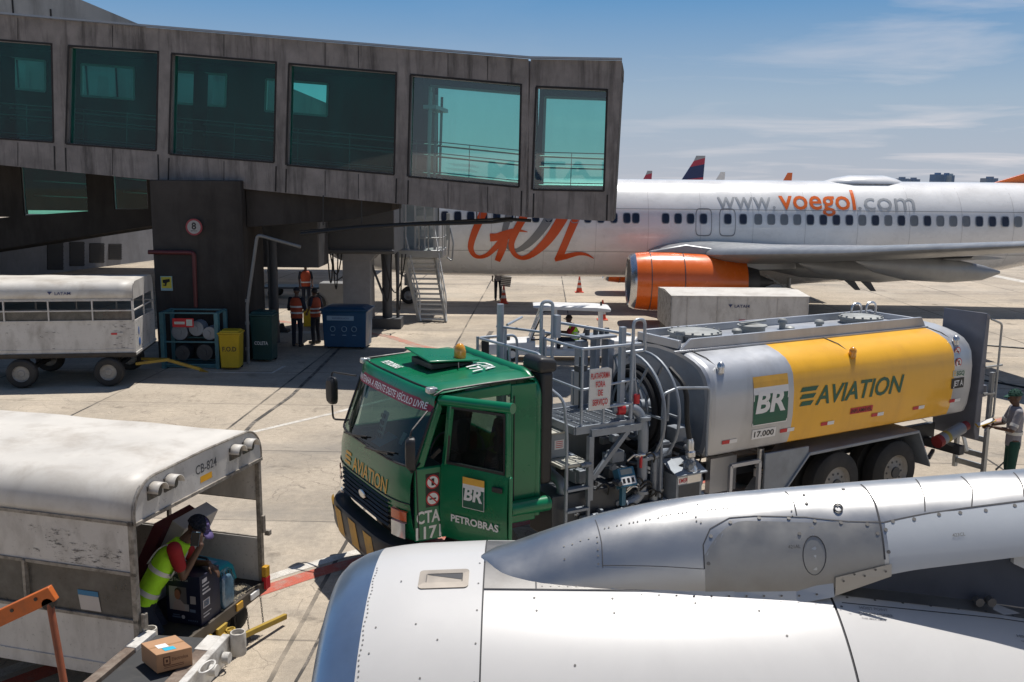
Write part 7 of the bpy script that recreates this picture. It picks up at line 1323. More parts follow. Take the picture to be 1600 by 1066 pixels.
bin_('yellow wheeled bin with black lettering beside the pier', (at(363, 572, 25.0).x, 25.0, 0), R(4), .55, .55, 1.02, mat('yellow_bin_plastic', (0.50, 0.34, 0.012), 0.5, var=0.1), mat('yellow_bin_plastic', (0, 0, 0)), [('F.O.D', .52, .13, .36)], black_p)
bin_('dark green wheeled bin standing half hidden in the shade of the bridge', (at(410, 563, 25.9).x, 26.2, 0), R(-4), .62, .6, 1.36, mat('dark_green_plastic', (0.012, 0.05, 0.045), 0.5), mat('dark_green_plastic', (0, 0, 0)), [('COLETA', .5, .10, .38)], white_p)
dm = mat('blue_bin_plastic', (0.006, 0.06, 0.135), 0.42, var=0.12)
db = bin_('large blue waste container on castors beside the jetway column', (at(544, 541, 28.6).x, 28.6, 0), R(-3), 1.35, .95, 1.22, dm, dm, None, None, False, 'waste_container', .94)
b = MB(); b.quad((-.52, -.495, .88), (.30, -.495, .88), (.30, -.495, 1.02), (-.52, -.495, 1.02), 0); write(b, 'RESÍDUOS', (-.35, -.497, .925), (1, 0, 0), (0, 0, 1), .05, .5, 1)
for x in (-.35, 0.0, .3):
    b.tube([V((x+.075*math.cos(t), -.487, .62+.08*math.sin(t))) for t in [2*math.pi*k/12 for k in range(12)]], .012, 4, m=0, closed=True); b.quad((x-.06, -.48, .42), (x+.06, -.48, .42), (x+.06, -.48, .445), (x-.06, -.48, .445), 0)
b.build('lettering', [mat('pale_blue_print', (0.22, 0.33, 0.42), 0.5), navy], db, smooth=0)
for x in (-.5, .5):
    for y in (-.33, .33): wb_ = MB(); wheel(wb_, (x, y, .09), .09, .05); wb_.build('wheel', [rubber, steel_dk], db)
cone_m, cone_b = mat('orange_cone_rubber', (0.62, 0.07, 0.03), 0.5, var=0.1), mat('pale_cone_band', (0.65, 0.64, 0.62), 0.5)
def cone(label, loc, first=None):
    if first: o = copy_tree(first); o['label'] = label; o.location = loc; return o
    o = thing('traffic_cone', label, 'traffic cone', loc, 0, 'traffic cones on the apron'); b = MB(); b.box(-.2, .2, -.2, .2, 0, .035); b.build('base', cone_m, o, bevel=.01)
    b = MB(); rr = lambda z: lerp(.145, .028, (z-.035)/.71); zz = [.035, .22, .34, .46, .58, .745]
    for k, (a, c) in enumerate(zip(zz, zz[1:])): b.lathe([(a, rr(a)), (c, rr(c))], (0, 0, 0), (0, 0, 1), 20, 1 if k in (1, 3) else 0, k == 4)
    b.build('cone_body', [cone_m, cone_b], o, smooth=50); return o
k1 = cone('traffic cone on the sunlit apron between the lettering and the orange engine', gd(905, 457)); cone('traffic cone in front of the standing legs under the white jet', gd(787, 474), k1); cone('traffic cone at the dark pillar left of the workers in vests', gd(433, 518), k1); cone('traffic cone behind the roof post of the white tractor', gd(941, 500), k1)
cy = MB(); cy.loft([[V((x*.13, y*.1, z)) for x, y in ((-1, -1), (1, -1), (1, 1), (-1, 1))] for z in (0.0, .62)]); cyo = cy.build('wet_floor_stand', mat('yellow_stand', (0.62, 0.42, 0.02), 0.5), bevel=.02); cyo.location = gd(481, 510); tag(cyo, 'yellow floor stand glimpsed between the two workers in vests', 'stand')
bp0 = gd(441, 519); bb = MB(); bb.loft([[V((x*.24*s, y*.2*s, z)) for x, y in ((-1, -1), (1, -1), (1, 1), (-1, 1))] for z, s in ((0, 1), (.10, .9), (.12, .4), (.3, .2))]); bbo = bb.build('cone_weight', rubber, bevel=.01); bbo.location = bp0; tag(bbo, 'black rubber weight beside the cone at the dark pillar', 'weight')
pl = MB(); pl.cyl((at(430, 520, 29.3).x, 29.3, 0), (at(430, 520, 29.3).x, 29.3, 3.2), .14, n=12); pl.cyl((at(423, 520, 29.2).x, 29.2, 0), (at(423, 520, 29.2).x, 29.2, 3.2), .04, n=8); tag(pl.build('support_post', mat('jetway_grey', (0, 0, 0))), 'slim grey support post at the edge of the shade left of the workers', 'post')
# low equipment beyond the workers
dl_ = thing('baggage_dolly', 'low empty dolly with a drawbar on the sunlit apron behind the workers in vests', 'dolly', V((at(470, 450, 41).x, 41, 0))); b = MB(); b.box(-1.6, 1.6, -.6, .6, .42, .50); b.bar((-1.6, 0, .45), (-2.5, 0, .9), .05); b.bar((1.2, 0, .5), (1.9, .1, .95), .06); b.build('deck', steel_dk, dl_)
for x in (-1.1, 1.1):
    for y in (-.5, .5): wb_ = MB(); wheel(wb_, (x, y, .22), .22, .12); wb_.build('wheel', [rubber, steel_dk], dl_)
gp = thing('ground_power_cart', 'dark two wheeled power cart beside the jetway column', 'cart', V((at(512, 470, 36.5).x, 36.5, 0))); b = MB(); b.box(-.25, .75, -.4, .4, .25, 1.15); b.build('cabinet', mat('grey_cabinet', (0.20, 0.20, 0.20), 0.6), gp, bevel=.03)
for y in (-.45, .45): wb_ = MB(); wheel(wb_, (-.35, y, .36), .36, .15); wb_.build('wheel', [rubber, steel_dk], gp)
hs1 = MB(); hs1.tube(rounded([(12.2, 24.5, .02), (12.9, 23.6, .02), (13.3, 22.8, .02), (14.6, 21.8, .02)], .4), .025, 6); tag(hs1.build('ground_hose', black), 'thin dark hose lying on the apron behind the worker in grey', 'hose'); hs1 = MB(); hs1.tube([(13.0, 31.5, .02), (14.5, 30.2, .02), (16.2, 29.3, .02), (18, 28, .02)], .03, 6); tag(hs1.build('ground_hose', black), 'farther thin hose on the sunlit apron beyond the slate rear panel', 'hose')
hs2 = MB(); hs2.tube([gd(1556, 735)+V((0, 0, .02)), gd(1570, 722)+V((0, 0, .02)), gd(1590, 745)+V((0, 0, .02)), gd(1640, 770)+V((0, 0, .02))], .015, 6); tag(hs2.build('earthing_cable', black), 'thin earthing cable on the ground by the rear ladder', 'cable')
# ================================================================== baggage tractor with driver
TY2 = 26.85; tr0 = V((at(850, 520, TY2).x, TY2, 0)); U = 54.9
tg = thing('baggage_tractor', 'white open baggage tractor with a flat roof, passing behind the truck platform', 'tractor', tr0)
X_ = lambda px: (px-850)/U
wt_ = mat('white_tractor_paint', (0.72, 0.72, 0.71), 0.4, var=0.05, dirt=(0.4, 0.39, 0.37), damt=0.4)
b = MB(); b.loft([[V((x, y*.42*s, z)) for y, z in ((-1, .18), (1, .18), (1, zt), (.8, zt+.05), (-.8, zt+.05), (-1, zt))] for x, zt, s in ((X_(762), .46, .92), (X_(800), .52, 1), (X_(836), .56, 1))]); b.box(X_(836), X_(1010), -.42, .42, .16, .34); b.build('body', wt_, tg, bevel=.02)
b = MB(); b.box(X_(752), X_(764), -.40, .40, .2, .58); b.cyl((X_(794), -.1, .55), (X_(794), -.1, .66), .05, n=10); b.build('grille_guard', blk_pl, tg, bevel=.01)
b = MB(); b.box(X_(955), X_(1015), -.42, .42, .34, .62); b.build('rear_body', wt_, tg, bevel=.03)
b = MB()
for y in (-.40, .40): b.bar((X_(826), y, .56), (X_(845), y, 1.50), .05, .05); b.bar((X_(868), y, .34), (X_(868), y, 1.50), .04); b.bar((X_(940), y, .34), (X_(938), y, 1.50), .065); b.bar((X_(845), y, 1.48), (X_(868), y, 1.48), .05)
b.bar((X_(845), -.4, 1.48), (X_(845), .4, 1.48), .05); b.build('roof_post', wt_, tg)
b = MB()
for y in (-.40, .40): b.bent([(X_(829), y, .62), (X_(848), y, 1.44), (X_(864), y, 1.44), (X_(862), y, .66), (X_(829), y, .62)], .022, .06, 6)
b.build('window_frame', blk_pl, tg); b = MB(); b.quad((X_(826), -.37, .58), (X_(844), -.37, 1.46), (X_(844), .37, 1.46), (X_(826), .37, .58)); b.build('windscreen', glass('clear_glass', (0.85, 0.88, 0.86), refl=.05), tg, smooth=0)
b = MB(); b.loft([[V((x, y*.46, z)) for y, z in ((-1, z0), (1, z0), (1, z1), (.85, z1+.03), (-.85, z1+.03), (-1, z1))] for x, z0, z1 in ((X_(832), 1.545, 1.56), (X_(850), 1.50, 1.58), (X_(930), 1.46, 1.56), (X_(950), 1.44, 1.52), (X_(952), 1.47, 1.5))]); b.build('roof', wt_, tg, bevel=.01)
b = MB(); b.lathe([(0, .045), (.05, .045), (.09, .03), (.10, .005)], (X_(860), 0, 1.60), (0, 0, 1), 12); b.build('beacon', amber, tg); b = MB(); b.cyl((X_(939), 0, 1.56), (X_(939), 0, 1.68), .03, n=8); b.build('exhaust', dark_steel, tg)
b = MB(); b.box(X_(885), X_(915), -.3, .3, .34, .50); b.prism([(X_(908), -.3, .50), (X_(916), -.3, .50), (X_(922), -.3, .95), (X_(916), -.3, .95)], (0, .6, 0)); b.build('seat', seat_m, tg, bevel=.03)
b = MB(); b.tube([V((X_(862), 0, .80))+Matrix.Rotation(R(-55), 3, 'Y') @ V((.14*math.cos(t), .14*math.sin(t), 0)) for t in [2*math.pi*k/18 for k in range(18)]], .013, 6, closed=True); b.bar((X_(850), 0, .6), (X_(862), 0, .8), .035); b.build('steering_wheel', blk_pl, tg)
for x in (X_(800), X_(985)):
    for y in (-.36, .36): wb_ = MB(); wheel(wb_, (x, y, .2), .2, .13); wb_.build('wheel', [rubber, wt_], tg)
b = MB(); b.loft([[V((x, y, z)) for y, z in ((-.3, .3), (-.1, .3), (-.1, .55), (-.3, .55))] for x in (X_(880), X_(902))]); b.build('side_cover', wt_, tg, bevel=.02)
# driver (proportioned to the tractor)
dk = .80; dp0 = tr0; drv = thing('person', 'tractor driver in cap, dark red shirt and lime vest holding the wheel', 'driver', tr0)
J = lambda px, z, y=0.0: V((X_(px), y, z))
hip, chest, nk, hc = J(900, .56), J(897, .88), J(893, 1.04), J(889, 1.165)
b = MB(); torso(b, [(J(900, .50), (0, .13, 0), (.10, 0, 0)), (J(899, .7), (0, .125, 0), (.085, 0, 0)), (chest, (0, .15, 0), (.09, 0, 0)), (nk, (0, .06, 0), (.05, 0, 0))]); capsule(b, nk-V((0, 0, .03)), hc-V((0, 0, .06)), .045); head(b, hc, (-1, 0, -.05), (0, 0, 1), .92)
for sg_ in (-1, 1):
    sh_, el_, wr_ = J(896, .98, sg_*.165), J(888, .76, sg_*.22), J(868, .80, sg_*.12); capsule(b, sh_, el_, .045, .038); capsule(b, el_, wr_, .036, .027); hand(b, wr_, (wr_-el_), (0, 0, -1), -sg_, .9, .6)
    kn_, an_ = J(876, .56, sg_*.12), J(870, .22, sg_*.12); capsule(b, J(900, .54, sg_*.09), kn_, .075, .055); capsule(b, kn_, an_, .05, .036); capsule(b, an_, an_-V((.12, 0, .02)), .035, .03)
organic(b, 'body', skin_m, drv, .0085, sm_=2)
b = MB(); torso(b, [(J(900, .48), (0, .15, 0), (.115, 0, 0)), (J(899, .7), (0, .145, 0), (.10, 0, 0)), (chest, (0, .165, 0), (.105, 0, 0)), (J(894, 1.0), (0, .13, 0), (.08, 0, 0)), (J(893, 1.05), (0, .065, 0), (.055, 0, 0))])
for sg_ in (-1, 1): capsule(b, J(896, .98, sg_*.165), lerp(J(896, .98, sg_*.165), J(888, .76, sg_*.22), .85), .062, .056)
organic(b, 'shirt', red_c, drv, .013)
b = MB(); torso(b, [(J(900, .50), (0, .17, 0), (.13, 0, 0)), (J(899, .7), (0, .16, 0), (.115, 0, 0)), (chest, (0, .17, 0), (.118, 0, 0)), (J(894, 1.0), (0, .135, 0), (.09, 0, 0)), (J(893, 1.04), (0, .075, 0), (.065, 0, 0))]); vo = organic(b, 'vest', vest_g, drv, .013)
for z in (.62, .78): b = MB(); q = [[J(899, z+dz)+V((.122*s*math.cos(t), .172*s*math.sin(t), 0)) for t in [2*math.pi*k/28 for k in range(28)]] for dz, s in ((0, .98), (0, 1.02), (.045, 1.02), (.045, .98))]; b.loft(q+[q[0]], 0, False); b.build('reflective_band', refl_m, vo, smooth=40)
b = MB()
for sg_ in (-1, 1): capsule(b, J(900, .54, sg_*.09), J(876, .57, sg_*.12), .09, .07); capsule(b, J(876, .56, sg_*.12), J(870, .26, sg_*.12), .068, .055)
organic(b, 'trousers', navy_c, drv, .013); cap('cap', hc, (-1, 0, -.05), (0, 0, 1), hair_m, drv, .92)
# ================================================================== belt loader, boxes and the handler in the near cart
zB = .93; h0, h1 = gd(230, 992, zB), gd(364, 1000, zB); l0, l1 = gd(141, 1066, .90), gd(306, 1066, .90)
e0, e1 = h0+(l0-h0)*3.2, h1+(l1-h1)*3.2; BL = V((h0.x, h0.y, 0))
bt = thing('belt_loader', 'grimy belt loader with black belt and worn white side rails below the near cart', 'belt loader', BL)
i0, i1, j0, j1 = lerp(h0, h1, .10), lerp(h0, h1, .72), lerp(e0, e1, .10), lerp(e0, e1, .72)
beltm = mat('black_belt_rubber', (0.035, 0.036, 0.038), 0.75, var=0.25, vscale=3, dirt=(0.08, 0.075, 0.07), dscale=2.5, damt=0.6)
b = MB(); b.add([i0+V((0, 0, .012)), i1+V((0, 0, .012)), j1+V((0, 0, .012)), j0+V((0, 0, .012)), i0-V((0, 0, .10)), i1-V((0, 0, .10)), j1-V((0, 0, .10)), j0-V((0, 0, .10))], [(0, 1, 2, 3), (7, 6, 5, 4), (0, 4, 5, 1), (1, 5, 6, 2), (2, 6, 7, 3), (3, 7, 4, 0)]); b.build('belt', beltm, bt, bevel=.02, off=BL)
wr = mat('worn_white_rail', (0.62, 0.60, 0.56), 0.5, var=0.12, vscale=6, dirt=(0.09, 0.07, 0.055), dscale=6, damt=0.75)
lft, rgt = MB(), MB(); lft.bar(lerp(h0, h1, .045), lerp(h0, e0, .12)+(h1-h0)*.045, .11, .10); lft.build('side_rail', wr, bt, bevel=.006, off=BL); b = MB(); b.bar(lerp(h0, e0, .121)+(h1-h0)*.045, e0+(h1-h0)*.045, .10, .09); b.build('side_rail', mat('rusty_brown_rail', (0.14, 0.10, 0.075), 0.7, var=0.3, vscale=8, dirt=(0.4, 0.36, 0.3), dscale=7, damt=0.5), bt, bevel=.006, off=BL)
r0 = lerp(h0, h1, .80); r1 = lerp(e0, e1, .80); b = MB(); b.bar(r0+V((0, 0, .01)), lerp(r0, r1, .11)+V((0, 0, .01)), .15, .05); b.build('side_rail', wr, bt, bevel=.006, off=BL); b = MB(); b.bar(lerp(r0, r1, .111)+V((0, 0, -.01)), r1, .12, .08); b.build('side_rail', mat('rusty_brown_rail', (0, 0, 0)), bt, bevel=.006, off=BL)
g0_, g1_ = lerp(h0, h1, .93), lerp(e0, e1, .93); b = MB(); b.bar(g0_-V((0, 0, .06)), g1_-V((0, 0, .06)), .07, .24); b.build('side_plate', wr, bt, bevel=.01, off=BL)
b = MB(); d_ = (g1_-g0_).normalized(); sd_ = (h1-h0).normalized()
for t, z in ((.18, -.02), (.42, .0), (.9, .01)): p = g0_+d_*t+sd_*.05; b.cyl(p+V((0, 0, z-.05)), p+sd_*.06+V((0, 0, z-.05)), .05, n=12)
b.tube([g0_+d_*.55+sd_*(.09+.05*math.cos(t))+V((0, 0, .06+.0*t))+d_*.1*math.sin(t) for t in [2*math.pi*k/18 for k in range(18)]], .010, 6, closed=True); b.build('rail_fitting', wr, bt, off=BL)
for c, r in ((lerp(h0, h1, 1.06)-V((0, 0, .13)), .070), (lerp(h0, h1, .03)+V((-.02, .05, -.17)), .068)): b = MB(); b.lathe([(0, r*.95), (.02, r), (.19, r), (.21, r*.95), (.21, r*.8), (.17, r*.75)], c, (0, 0, 1), 24); b.build('rubber_buffer', mat('pale_buffer', (0.50, 0.47, 0.42), 0.6, var=0.15, dirt=(0.2, 0.17, 0.14), damt=0.6, dscale=8), bt, off=BL)
b = MB(); m0 = lerp(h0, h1, .5)
for k in (.06, .30, .62, .95): a = lerp(lerp(h0, e0, k), lerp(h1, e1, k), .1); c = lerp(lerp(h0, e0, k), lerp(h1, e1, k), .85); b.bar(a-V((0, 0, .16)), c-V((0, 0, .16)), .08); b.bar(a-V((0, 0, .16)), V((a.x, a.y, .0)), .07) if k in (.30, .95) else None; b.bar(c-V((0, 0, .16)), V((c.x, c.y, 0)), .07) if k in (.30, .95) else None
b.build('under_frame', dark_steel, bt, off=BL)
# cardboard box on the belt
kraft = mat('kraft_cardboard', (0.42, 0.235, 0.125), 0.75, var=0.08, vscale=3, dirt=(0.28, 0.15, 0.08), damt=0.3)
zt_b = zB+.012+.165; C4 = [gd(x, y, zt_b) for x, y in ((244, 1024), (300, 1011), (274, 992), (220, 1005))]; ctr = sum(C4, V((0, 0, 0)))/4; BX = V((ctr.x, ctr.y, zB+.012)); cbx = thing('cardboard_box', 'sealed brown cardboard box with a cyan label riding on the black belt', 'box', BX)
b = MB(); b.prism([p-V((0, 0, .165)) for p in C4], (0, 0, .165)); b.build('carton', kraft, cbx, bevel=.004, off=BX)
ex, ey = (C4[1]-C4[0]), (C4[3]-C4[0]); f = lambda s, t, e=.002: C4[0]+ex*s+ey*t+V((0, 0, e)); b = MB(); b.quad(f(.30, .12), f(.62, .12), f(.62, .34), f(.30, .34), 0); b.quad(f(.22, .36, .002), f(.52, .36, .002), f(.52, .62, .002), f(.22, .62, .002), 1); b.quad(f(.0, .47, .001), f(1, .47, .001), f(1, .53, .001), f(0, .53, .001), 2)
fs = lambda x, z: C4[0]+ex.normalized()*x+V((0, 0, -.165+z))-ey.normalized()*.0015; L_ = ex.length; b.quad(fs(.18*L_, .055), fs(.38*L_, .055), fs(.38*L_, .13), fs(.18*L_, .13), 3); b.quad(fs(.21*L_, .065)-ey*.002, fs(.35*L_, .065)-ey*.002, fs(.35*L_, .12)-ey*.002, fs(.21*L_, .12)-ey*.002, 4); b.quad(fs(.25*L_, .08)-ey*.004, fs(.31*L_, .08)-ey*.004, fs(.31*L_, .105)-ey*.004, fs(.25*L_, .105)-ey*.004, 3)
write(b, 'Electrolux', fs(.42*L_, .085), ex, (0, 0, 1), .032, .46*L_, 3, .0)
for z in (.03, .045): b.quad(fs(.2*L_, z), fs(.75*L_, z), fs(.75*L_, z+.005), fs(.2*L_, z+.005), 3)
b.build('carton_print', [cyan, white_p, mat('packing_tape', (0.36, 0.20, 0.10), 0.3), mat('dark_brown_print', (0.09, 0.035, 0.02), 0.7), mat('kraft_cardboard', (0, 0, 0))], cbx, smooth=0, off=BX)
# boxes and crate inside the near cart
MC = Matrix.Translation(V((-3.33, 7.97, 0))) @ Matrix.Rotation(R(-15.6), 4, 'Z'); LC = lambda x, y, z: MC @ V((x, y, z))
dkb = mat('dark_navy_carton', (0.010, 0.013, 0.035), 0.4, var=0.08); ab = thing('appliance_box', 'glossy dark appliance box with a photo print that the handler leans on', 'box', LC(-.21, 1.12, .585), R(-15.6))
bw_, bd_, bh_ = .40, .34, .52
b = MB(); b.box(-bw_/2, bw_/2, -bd_/2, bd_/2, 0, bh_); b.build('carton', dkb, ab, bevel=.004)
fr2 = lambda x, z, e=.002: V((-bw_/2+x*bw_, -bd_/2-e, z*bh_)); b = MB(); R2 = lambda x0, x1, z0, z1, m, e=.002: b.quad(fr2(x0, z0, e), fr2(x1, z0, e), fr2(x1, z1, e), fr2(x0, z1, e), m)
R2(.10, .60, .28, .76, 0); R2(.10, .34, .28, .76, 1, .003); b.add([fr2(.34+.085*math.cos(t), .60+.10*math.sin(t), .005) for t in [2*math.pi*k/18 for k in range(18)]], [tuple(range(18))], 2); b.add([fr2(x, z, .0045) for x, z in ((.20, .28), (.56, .28), (.52, .42), (.42, .50), (.30, .50), (.22, .42))], [tuple(range(6))], 3); b.add([fr2(.36+.10*math.cos(t), .66+.08*math.sin(t), .004) for t in [2*math.pi*k/18 for k in range(18)]], [tuple(range(18))], 4)
R2(.52, .66, .28, .42, 1, .004); R2(.70, .86, .44, .60, 1); R2(.68, .84, .27, .33, 5); R2(.10, .22, .86, .97, 6); R2(.125, .195, .875, .955, 7, .003); R2(.145, .175, .895, .935, 6, .004); write(b, 'Electrolux', fr2(.26, .885), (1, 0, 0), (0, 0, 1), .034, .16, 6, .0)
R2(.16, .40, .12, .15, 5); R2(.18, .38, .17, .19, 5); b.add([fr2(.48+.05*math.cos(t), .15+.04*math.sin(t), .003) for t in [2*math.pi*k/16 for k in range(16)]], [tuple(range(16))], 6)
for k in range(5): R2(.62+.06*k, .65+.06*k, .08, .11, 5)
sd3 = lambda y, z: V((bw_/2+.002, -bd_/2+y*bd_, z*bh_))
for y0, y1, z0, z1, m in ((.1, .5, .62, .66, 6), (.1, .42, .70, .73, 6), (.1, .45, .78, .81, 6), (.1, .35, .85, .93, 6), (.1, .45, .34, .50, 6), (.14, .4, .36, .48, 8), (.1, .4, .15, .18, 6), (.1, .5, .22, .24, 6)): b.quad(sd3(y0, z0), sd3(y1, z0), sd3(y1, z1), sd3(y0, z1), m)
b.build('carton_print', [mat('photo_grey', (0.12, 0.11, 0.12), 0.5), mat('photo_pale', (0.33, 0.31, 0.33), 0.5), mat('photo_skin', (0.30, 0.13, 0.085), 0.5), mat('photo_blouse', (0.38, 0.30, 0.30), 0.5), mat('photo_hair', (0.05, 0.03, 0.025), 0.5), mat('print_blue_grey', (0.10, 0.14, 0.22), 0.5), mat('print_pale', (0.45, 0.45, 0.48), 0.5), dkb, mat('print_blue', (0.02, 0.15, 0.35), 0.5)], ab, smooth=0)
pk = thing('wrapped_pack', 'pack of blue goods in clear wrap wedged beside the dark appliance box', 'pack', LC(-.04, 1.44, .585), R(-15.6)); b = MB(); b.loft([[V((x*.04*s, y*.10*s, z*.85)) for x, y in ((-1, -1), (1, -1), (1, 1), (-1, 1))] for z, s in ((0, .9), (.1, 1), (.30, 1), (.40, .7))]); b.build('contents', mat('blue_goods', (0.16, 0.27, 0.36), 0.4, var=0.4, vscale=14), pk, bevel=.02); b = MB(); b.loft([[V((x*.05*s, y*.11*s, z*.9)) for x, y in ((-1, -1), (1, -1), (1, 1), (-1, 1))] for z, s in ((-.0, .9), (.1, 1.05), (.32, 1.02), (.46, .5))]); b.build('plastic_wrap', glass('clear_wrap', (0.8, 0.85, 0.88), refl=.12, rough=.2), pk, bevel=.02)
tealp = mat('teal_crate_plastic', (0.006, 0.23, 0.27), 0.4, var=0.08); cr = thing('pet_crate', 'teal and grey plastic pet crate with slotted sides at the back of the cart', 'pet crate', LC(-.46, 1.66, .585), R(-15.6-8)); cr.scale = (.84, .84, .84)
b = MB(); b.loft([[V((x*.36*s, y*.22*s, z)) for x, y in ((-1, -1), (1, -1), (1, 1), (-1, 1))] for z, s in ((0, .9), (.17, 1.0))]); b.build('crate_base', mat('grey_crate_plastic', (0.10, 0.10, 0.10), 0.5), cr, bevel=.03)
b = MB(); b.loft([[V((x*.365*s, y*.225*s2, z)) for x, y in ((-1, -1), (1, -1), (1, 1), (-1, 1))] for z, s, s2 in ((.175, 1.02, 1.02), (.20, 1.0, 1.0), (.36, .93, .90), (.42, .80, .72), (.43, .6, .5))]); tp = b.build('crate_top', tealp, cr, bevel=.02)
b = MB()
for k in range(11): x = -.26+.052*k; b.quad((x, -.2245, .235), (x+.022, -.2245, .235), (x+.022, -.2085, .335), (x, -.2085, .335))
for k in range(6): y = -.14+.052*k; b.quad((.3615, y, .235), (.3615, y+.022, .235), (.347, y+.022, .335), (.347, y, .335))
b.build('vent_slot', mat('slot_dark', (0.004, 0.03, 0.035), 0.7), tp, smooth=0); b = MB(); b.bent([(-.14, 0, .43), (-.12, 0, .475), (.08, 0, .475), (.10, 0, .43)], .016, .03, 8); b.build('carry_handle', blk_pl, tp)
b = MB(); b.quad((.02, -.1, .4335), (.2, -.1, .4335), (.2, .06, .4335), (.02, .06, .4335)); b.build('label', MATS['pale_blue_print'], tp, smooth=0)
for nm, lab, x, y, m, tilt, w_ in (('carton', 'long white carton with maroon print leaning behind the handler in the cart', -.86, 1.42, mat('white_carton', (0.50, 0.48, 0.47), 0.6), 28, .16), ('carton', 'tall maroon carton leaning behind the white one in the cart', -1.02, 1.32, mat('maroon_carton', (0.10, 0.015, 0.025), 0.5), 28, .12), ('carton', 'pale brown carton standing deep inside the near cart', -1.40, 1.0, kraft, 0, .45)):
    o = thing(nm, lab, 'box', LC(x, y, .59), R(-15.6)); b = MB(); M_ = Matrix.Rotation(R(tilt), 3, 'Y'); b.add([M_ @ V(p) for p in [(-w_/2, -.3, .06 if tilt else 0), (w_/2, -.3, .06 if tilt else 0), (w_/2, .3, .06 if tilt else 0), (-w_/2, .3, .06 if tilt else 0), (-w_/2, -.3, 1.1 if tilt else .6), (w_/2, -.3, 1.1 if tilt else .6), (w_/2, .3, 1.1 if tilt else .6), (-w_/2, .3, 1.1 if tilt else .6)]], [(3, 2, 1, 0), (4, 5, 6, 7), (0, 1, 5, 4), (1, 2, 6, 5), (2, 3, 7, 6), (3, 0, 4, 7)]); b.build('box_shell', m, o, bevel=.005)
    b = MB(); 
    if tilt: b.quad(*[M_ @ V((w_/2+.003, y_, z_)) for y_, z_ in ((-.25, .3), (-.1, .3), (-.1, .9), (-.25, .9))]); b.build('print_band', MATS['maroon_carton'] if m.name == 'white_carton' else m, o, smooth=0)
    else: b.quad((-w_/2, -.302, .27), (w_/2, -.302, .27), (w_/2, -.302, .33), (-w_/2, -.302, .33)); b.build('tape', MATS['packing_tape'], o, smooth=0)
# the handler leaning on the box with a phone at his ear
hp_ = thing('person', 'baggage handler in violet cap and lime vest leaning on a box with his phone', 'worker', LC(-.55, .95, .585))
HL = hp_.location.copy(); W = lambda px, py, Y: at(px, py, Y)-HL
hc = W(307, 826, 9.06); nk = W(287, 845, 9.0); chs = W(266, 868, 8.95); wst = W(236, 915, 8.88); pel = W(224, 950, 8.86); fw = V((.84, -.12, -.53)); up_ = V((.54, -.06, .84))
shN, shF = W(272, 858, 8.78), W(288, 848, 9.20); elN, wrN = W(286, 901, 8.86), W(314, 852, 8.90); elF, wrF = W(304, 880, 9.22), W(326, 880, 9.10)
lat = (shF-shN); latn = lat.normalized(); sp = (chs-wst).normalized(); dep = latn.cross(sp).normalized()
b = MB(); T_ = lambda s: [(pel, latn*.15*s, dep*.10*s), (wst, latn*.145*s, dep*.10*s), (lerp(wst, chs, .6), latn*.165*s, dep*.115*s), (chs, latn*.175*s, dep*.115*s), (lerp(chs, nk, .55), latn*.13*s, dep*.095*s), (nk, latn*.06*s, dep*.06*s)]
torso(b, T_(.86)); capsule(b, lerp(chs, nk, .7), lerp(nk, hc, .6), .056, .052); head(b, hc, fw, up_, 1.0)
capsule(b, shN, elN, .050, .042); capsule(b, elN, wrN, .042, .028); capsule(b, shF, elF, .048, .040); capsule(b, elF, wrF, .038, .028)
hand(b, wrN, V((-.25, .12, .95)), V((-.5, .8, .1)), 1, 1.0, .45); hand(b, wrF, V((.62, -.1, -.55)), V((-.5, -.1, -.8)), -1, 1.05, .25)
for s_ in (-1, 1): capsule(b, pel+latn*.09*s_, pel+latn*.11*s_+V((.16, .02, -.30)), .08, .06)
organic(b, 'body', skin_m, hp_, .006, sm_=2)
b = MB(); torso(b, T_(1.0)); 
for a, e in ((shN, elN), (shF, elF)): capsule(b, a, lerp(a, e, .62), .075, .066)
organic(b, 'shirt', red_c, hp_, .012)
b = MB(); torso(b, T_(1.10)[:5]+[(nk, latn*.085, dep*.085)]); vs2 = organic(b, 'vest', vest_g, hp_, .012)
def band(c, ax, ru, rv, h, name='reflective_band'):
    ax = ax.normalized(); q = [[c+latn*ru*s*math.cos(t)+dep*rv*s*math.sin(t)+ax*dz for t in [2*math.pi*k/32 for k in range(32)]] for dz, s in ((-h/2, .97), (-h/2, 1.02), (h/2, 1.02), (h/2, .97))]; m = MB(); m.loft(q+[q[0]], 0, False); m.build(name, refl_m, vs2, smooth=40)
band(lerp(pel, wst, .75), sp, .162, .112, .05); band(lerp(wst, chs, .55), sp, .182, .128, .045)
for s_ in (-1, 1):
    m = MB(); pts = [lerp(wst, chs, .6)+dep*.135*sg2+latn*.09*s_ for sg2 in (1,)]; path = [lerp(wst, chs, .55)+dep*.132+latn*.09*s_, chs+dep*.128+latn*.10*s_, lerp(chs, nk, .5)+dep*.09+latn*.115*s_+sp*.03, lerp(chs, nk, .5)-dep*.09+latn*.115*s_+sp*.02, chs-dep*.128+latn*.10*s_, lerp(wst, chs, .55)-dep*.132+latn*.09*s_]
    path = rounded(path, .08); L_, R_ = [p+latn*.022 for p in path], [p-latn*.022 for p in path]
    for i in range(len(path)-1): m.quad(L_[i], L_[i+1], R_[i+1], R_[i])
    mo = m.build('reflective_band', refl_m, vs2, smooth=60); sd = mo.modifiers.new('thick', 'SOLIDIFY'); sd.thickness = .012; sd.offset = 0
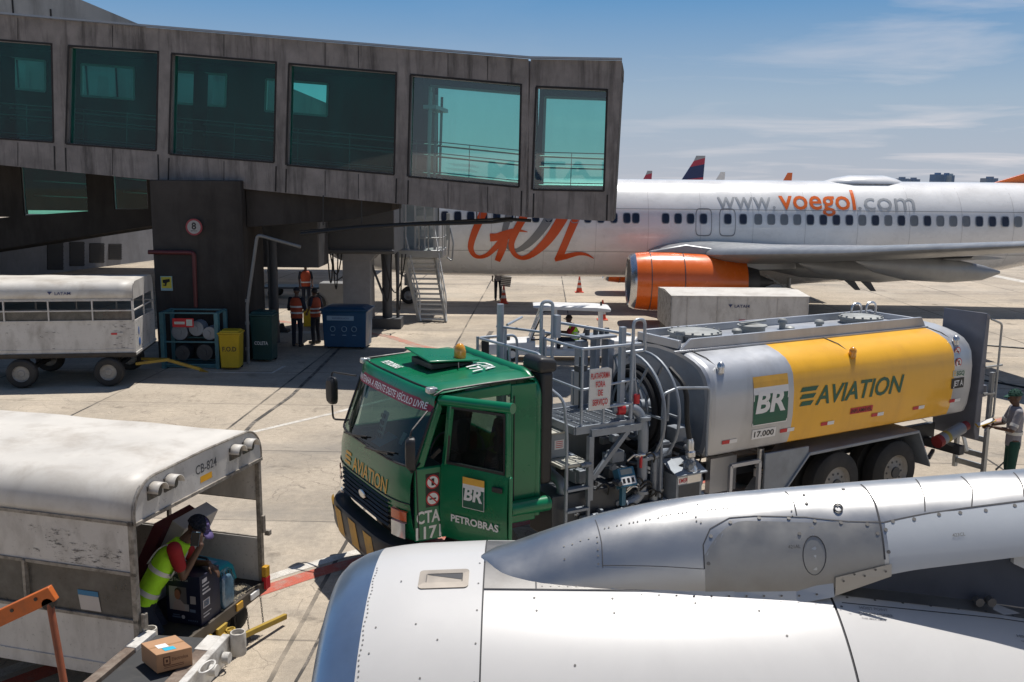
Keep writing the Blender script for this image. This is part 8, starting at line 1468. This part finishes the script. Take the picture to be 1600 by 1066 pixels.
b = MB(); torso(b, [(pel-sp*.06, latn*.16, dep*.12), (lerp(pel, wst, .5), latn*.155, dep*.115)])
for s_ in (-1, 1): capsule(b, pel+latn*.09*s_, pel+latn*.11*s_+V((.16, .02, -.30)), .10, .08)
organic(b, 'trousers', navy_c, hp_, .013)
cap('cap', hc, fw, up_, navy_c, hp_, 1.08, None, purple_c)
ph = MB(); pc = wrN+HL+V((-.035, .0, .085)); mb_box(ph, (0, 0, 0), .075, .010, .145, Matrix.Rotation(R(10), 3, 'Y') @ Matrix.Rotation(R(15), 3, 'Z'), 0); mb_box(ph, (0, 0, 0), .079, .006, .149, Matrix.Rotation(R(10), 3, 'Y') @ Matrix.Rotation(R(15), 3, 'Z'), 1); po = ph.build('phone', [black_p, mat('blue_phone_case', (0.05, 0.18, 0.30), 0.3)], bevel=.002); po.location = pc+V((0, -.055, 0)); tag(po, 'dark phone with a blue edge held to the ear of the baggage handler', 'phone')
# orange rail in the corner
og = mat('worn_orange_paint', (0.50, 0.115, 0.015), 0.5, var=0.15, dirt=(0.15, 0.06, 0.03), damt=0.5, dscale=6); rp0, rp1 = at(-120, 1022, 6.5), at(84, 926, 6.5); ORL = V((rp1.x, rp1.y, 0))
orl = thing('guard_rail', 'orange steel rail on a rusty post crossing in front of the near cart', 'rail', ORL)
b = MB(); b.bar(rp0, rp1, .06, .115); b.build('rail_beam', og, orl, bevel=.006, off=ORL); b = MB(); pt = at(77, 938, 6.5); fo = at(112, 1135, 6.3); dirp = (fo-pt); b.cyl(pt, pt+dirp*((0-pt.z)/dirp.z), .026, n=12); b.cyl(rp0+V((.05, 0, 0)), V((rp0.x+.05, rp0.y, 0)), .026, n=12); b.build('rail_post', mat('rusty_orange_post', (0.22, 0.06, 0.025), 0.6, var=0.25, vscale=8), orl, off=ORL)
b = MB(); b.cyl(pt+V((0, -.03, -.02)), pt+V((0, .03, -.02)), .045, n=14); 
for t in (.70, .88): p = lerp(rp0, rp1, t); b.cyl(p+V((0, -.036, .02)), p+V((0, -.028, .02)), .014, n=8)
b.build('rail_bolt', dark_steel, orl, off=ORL)
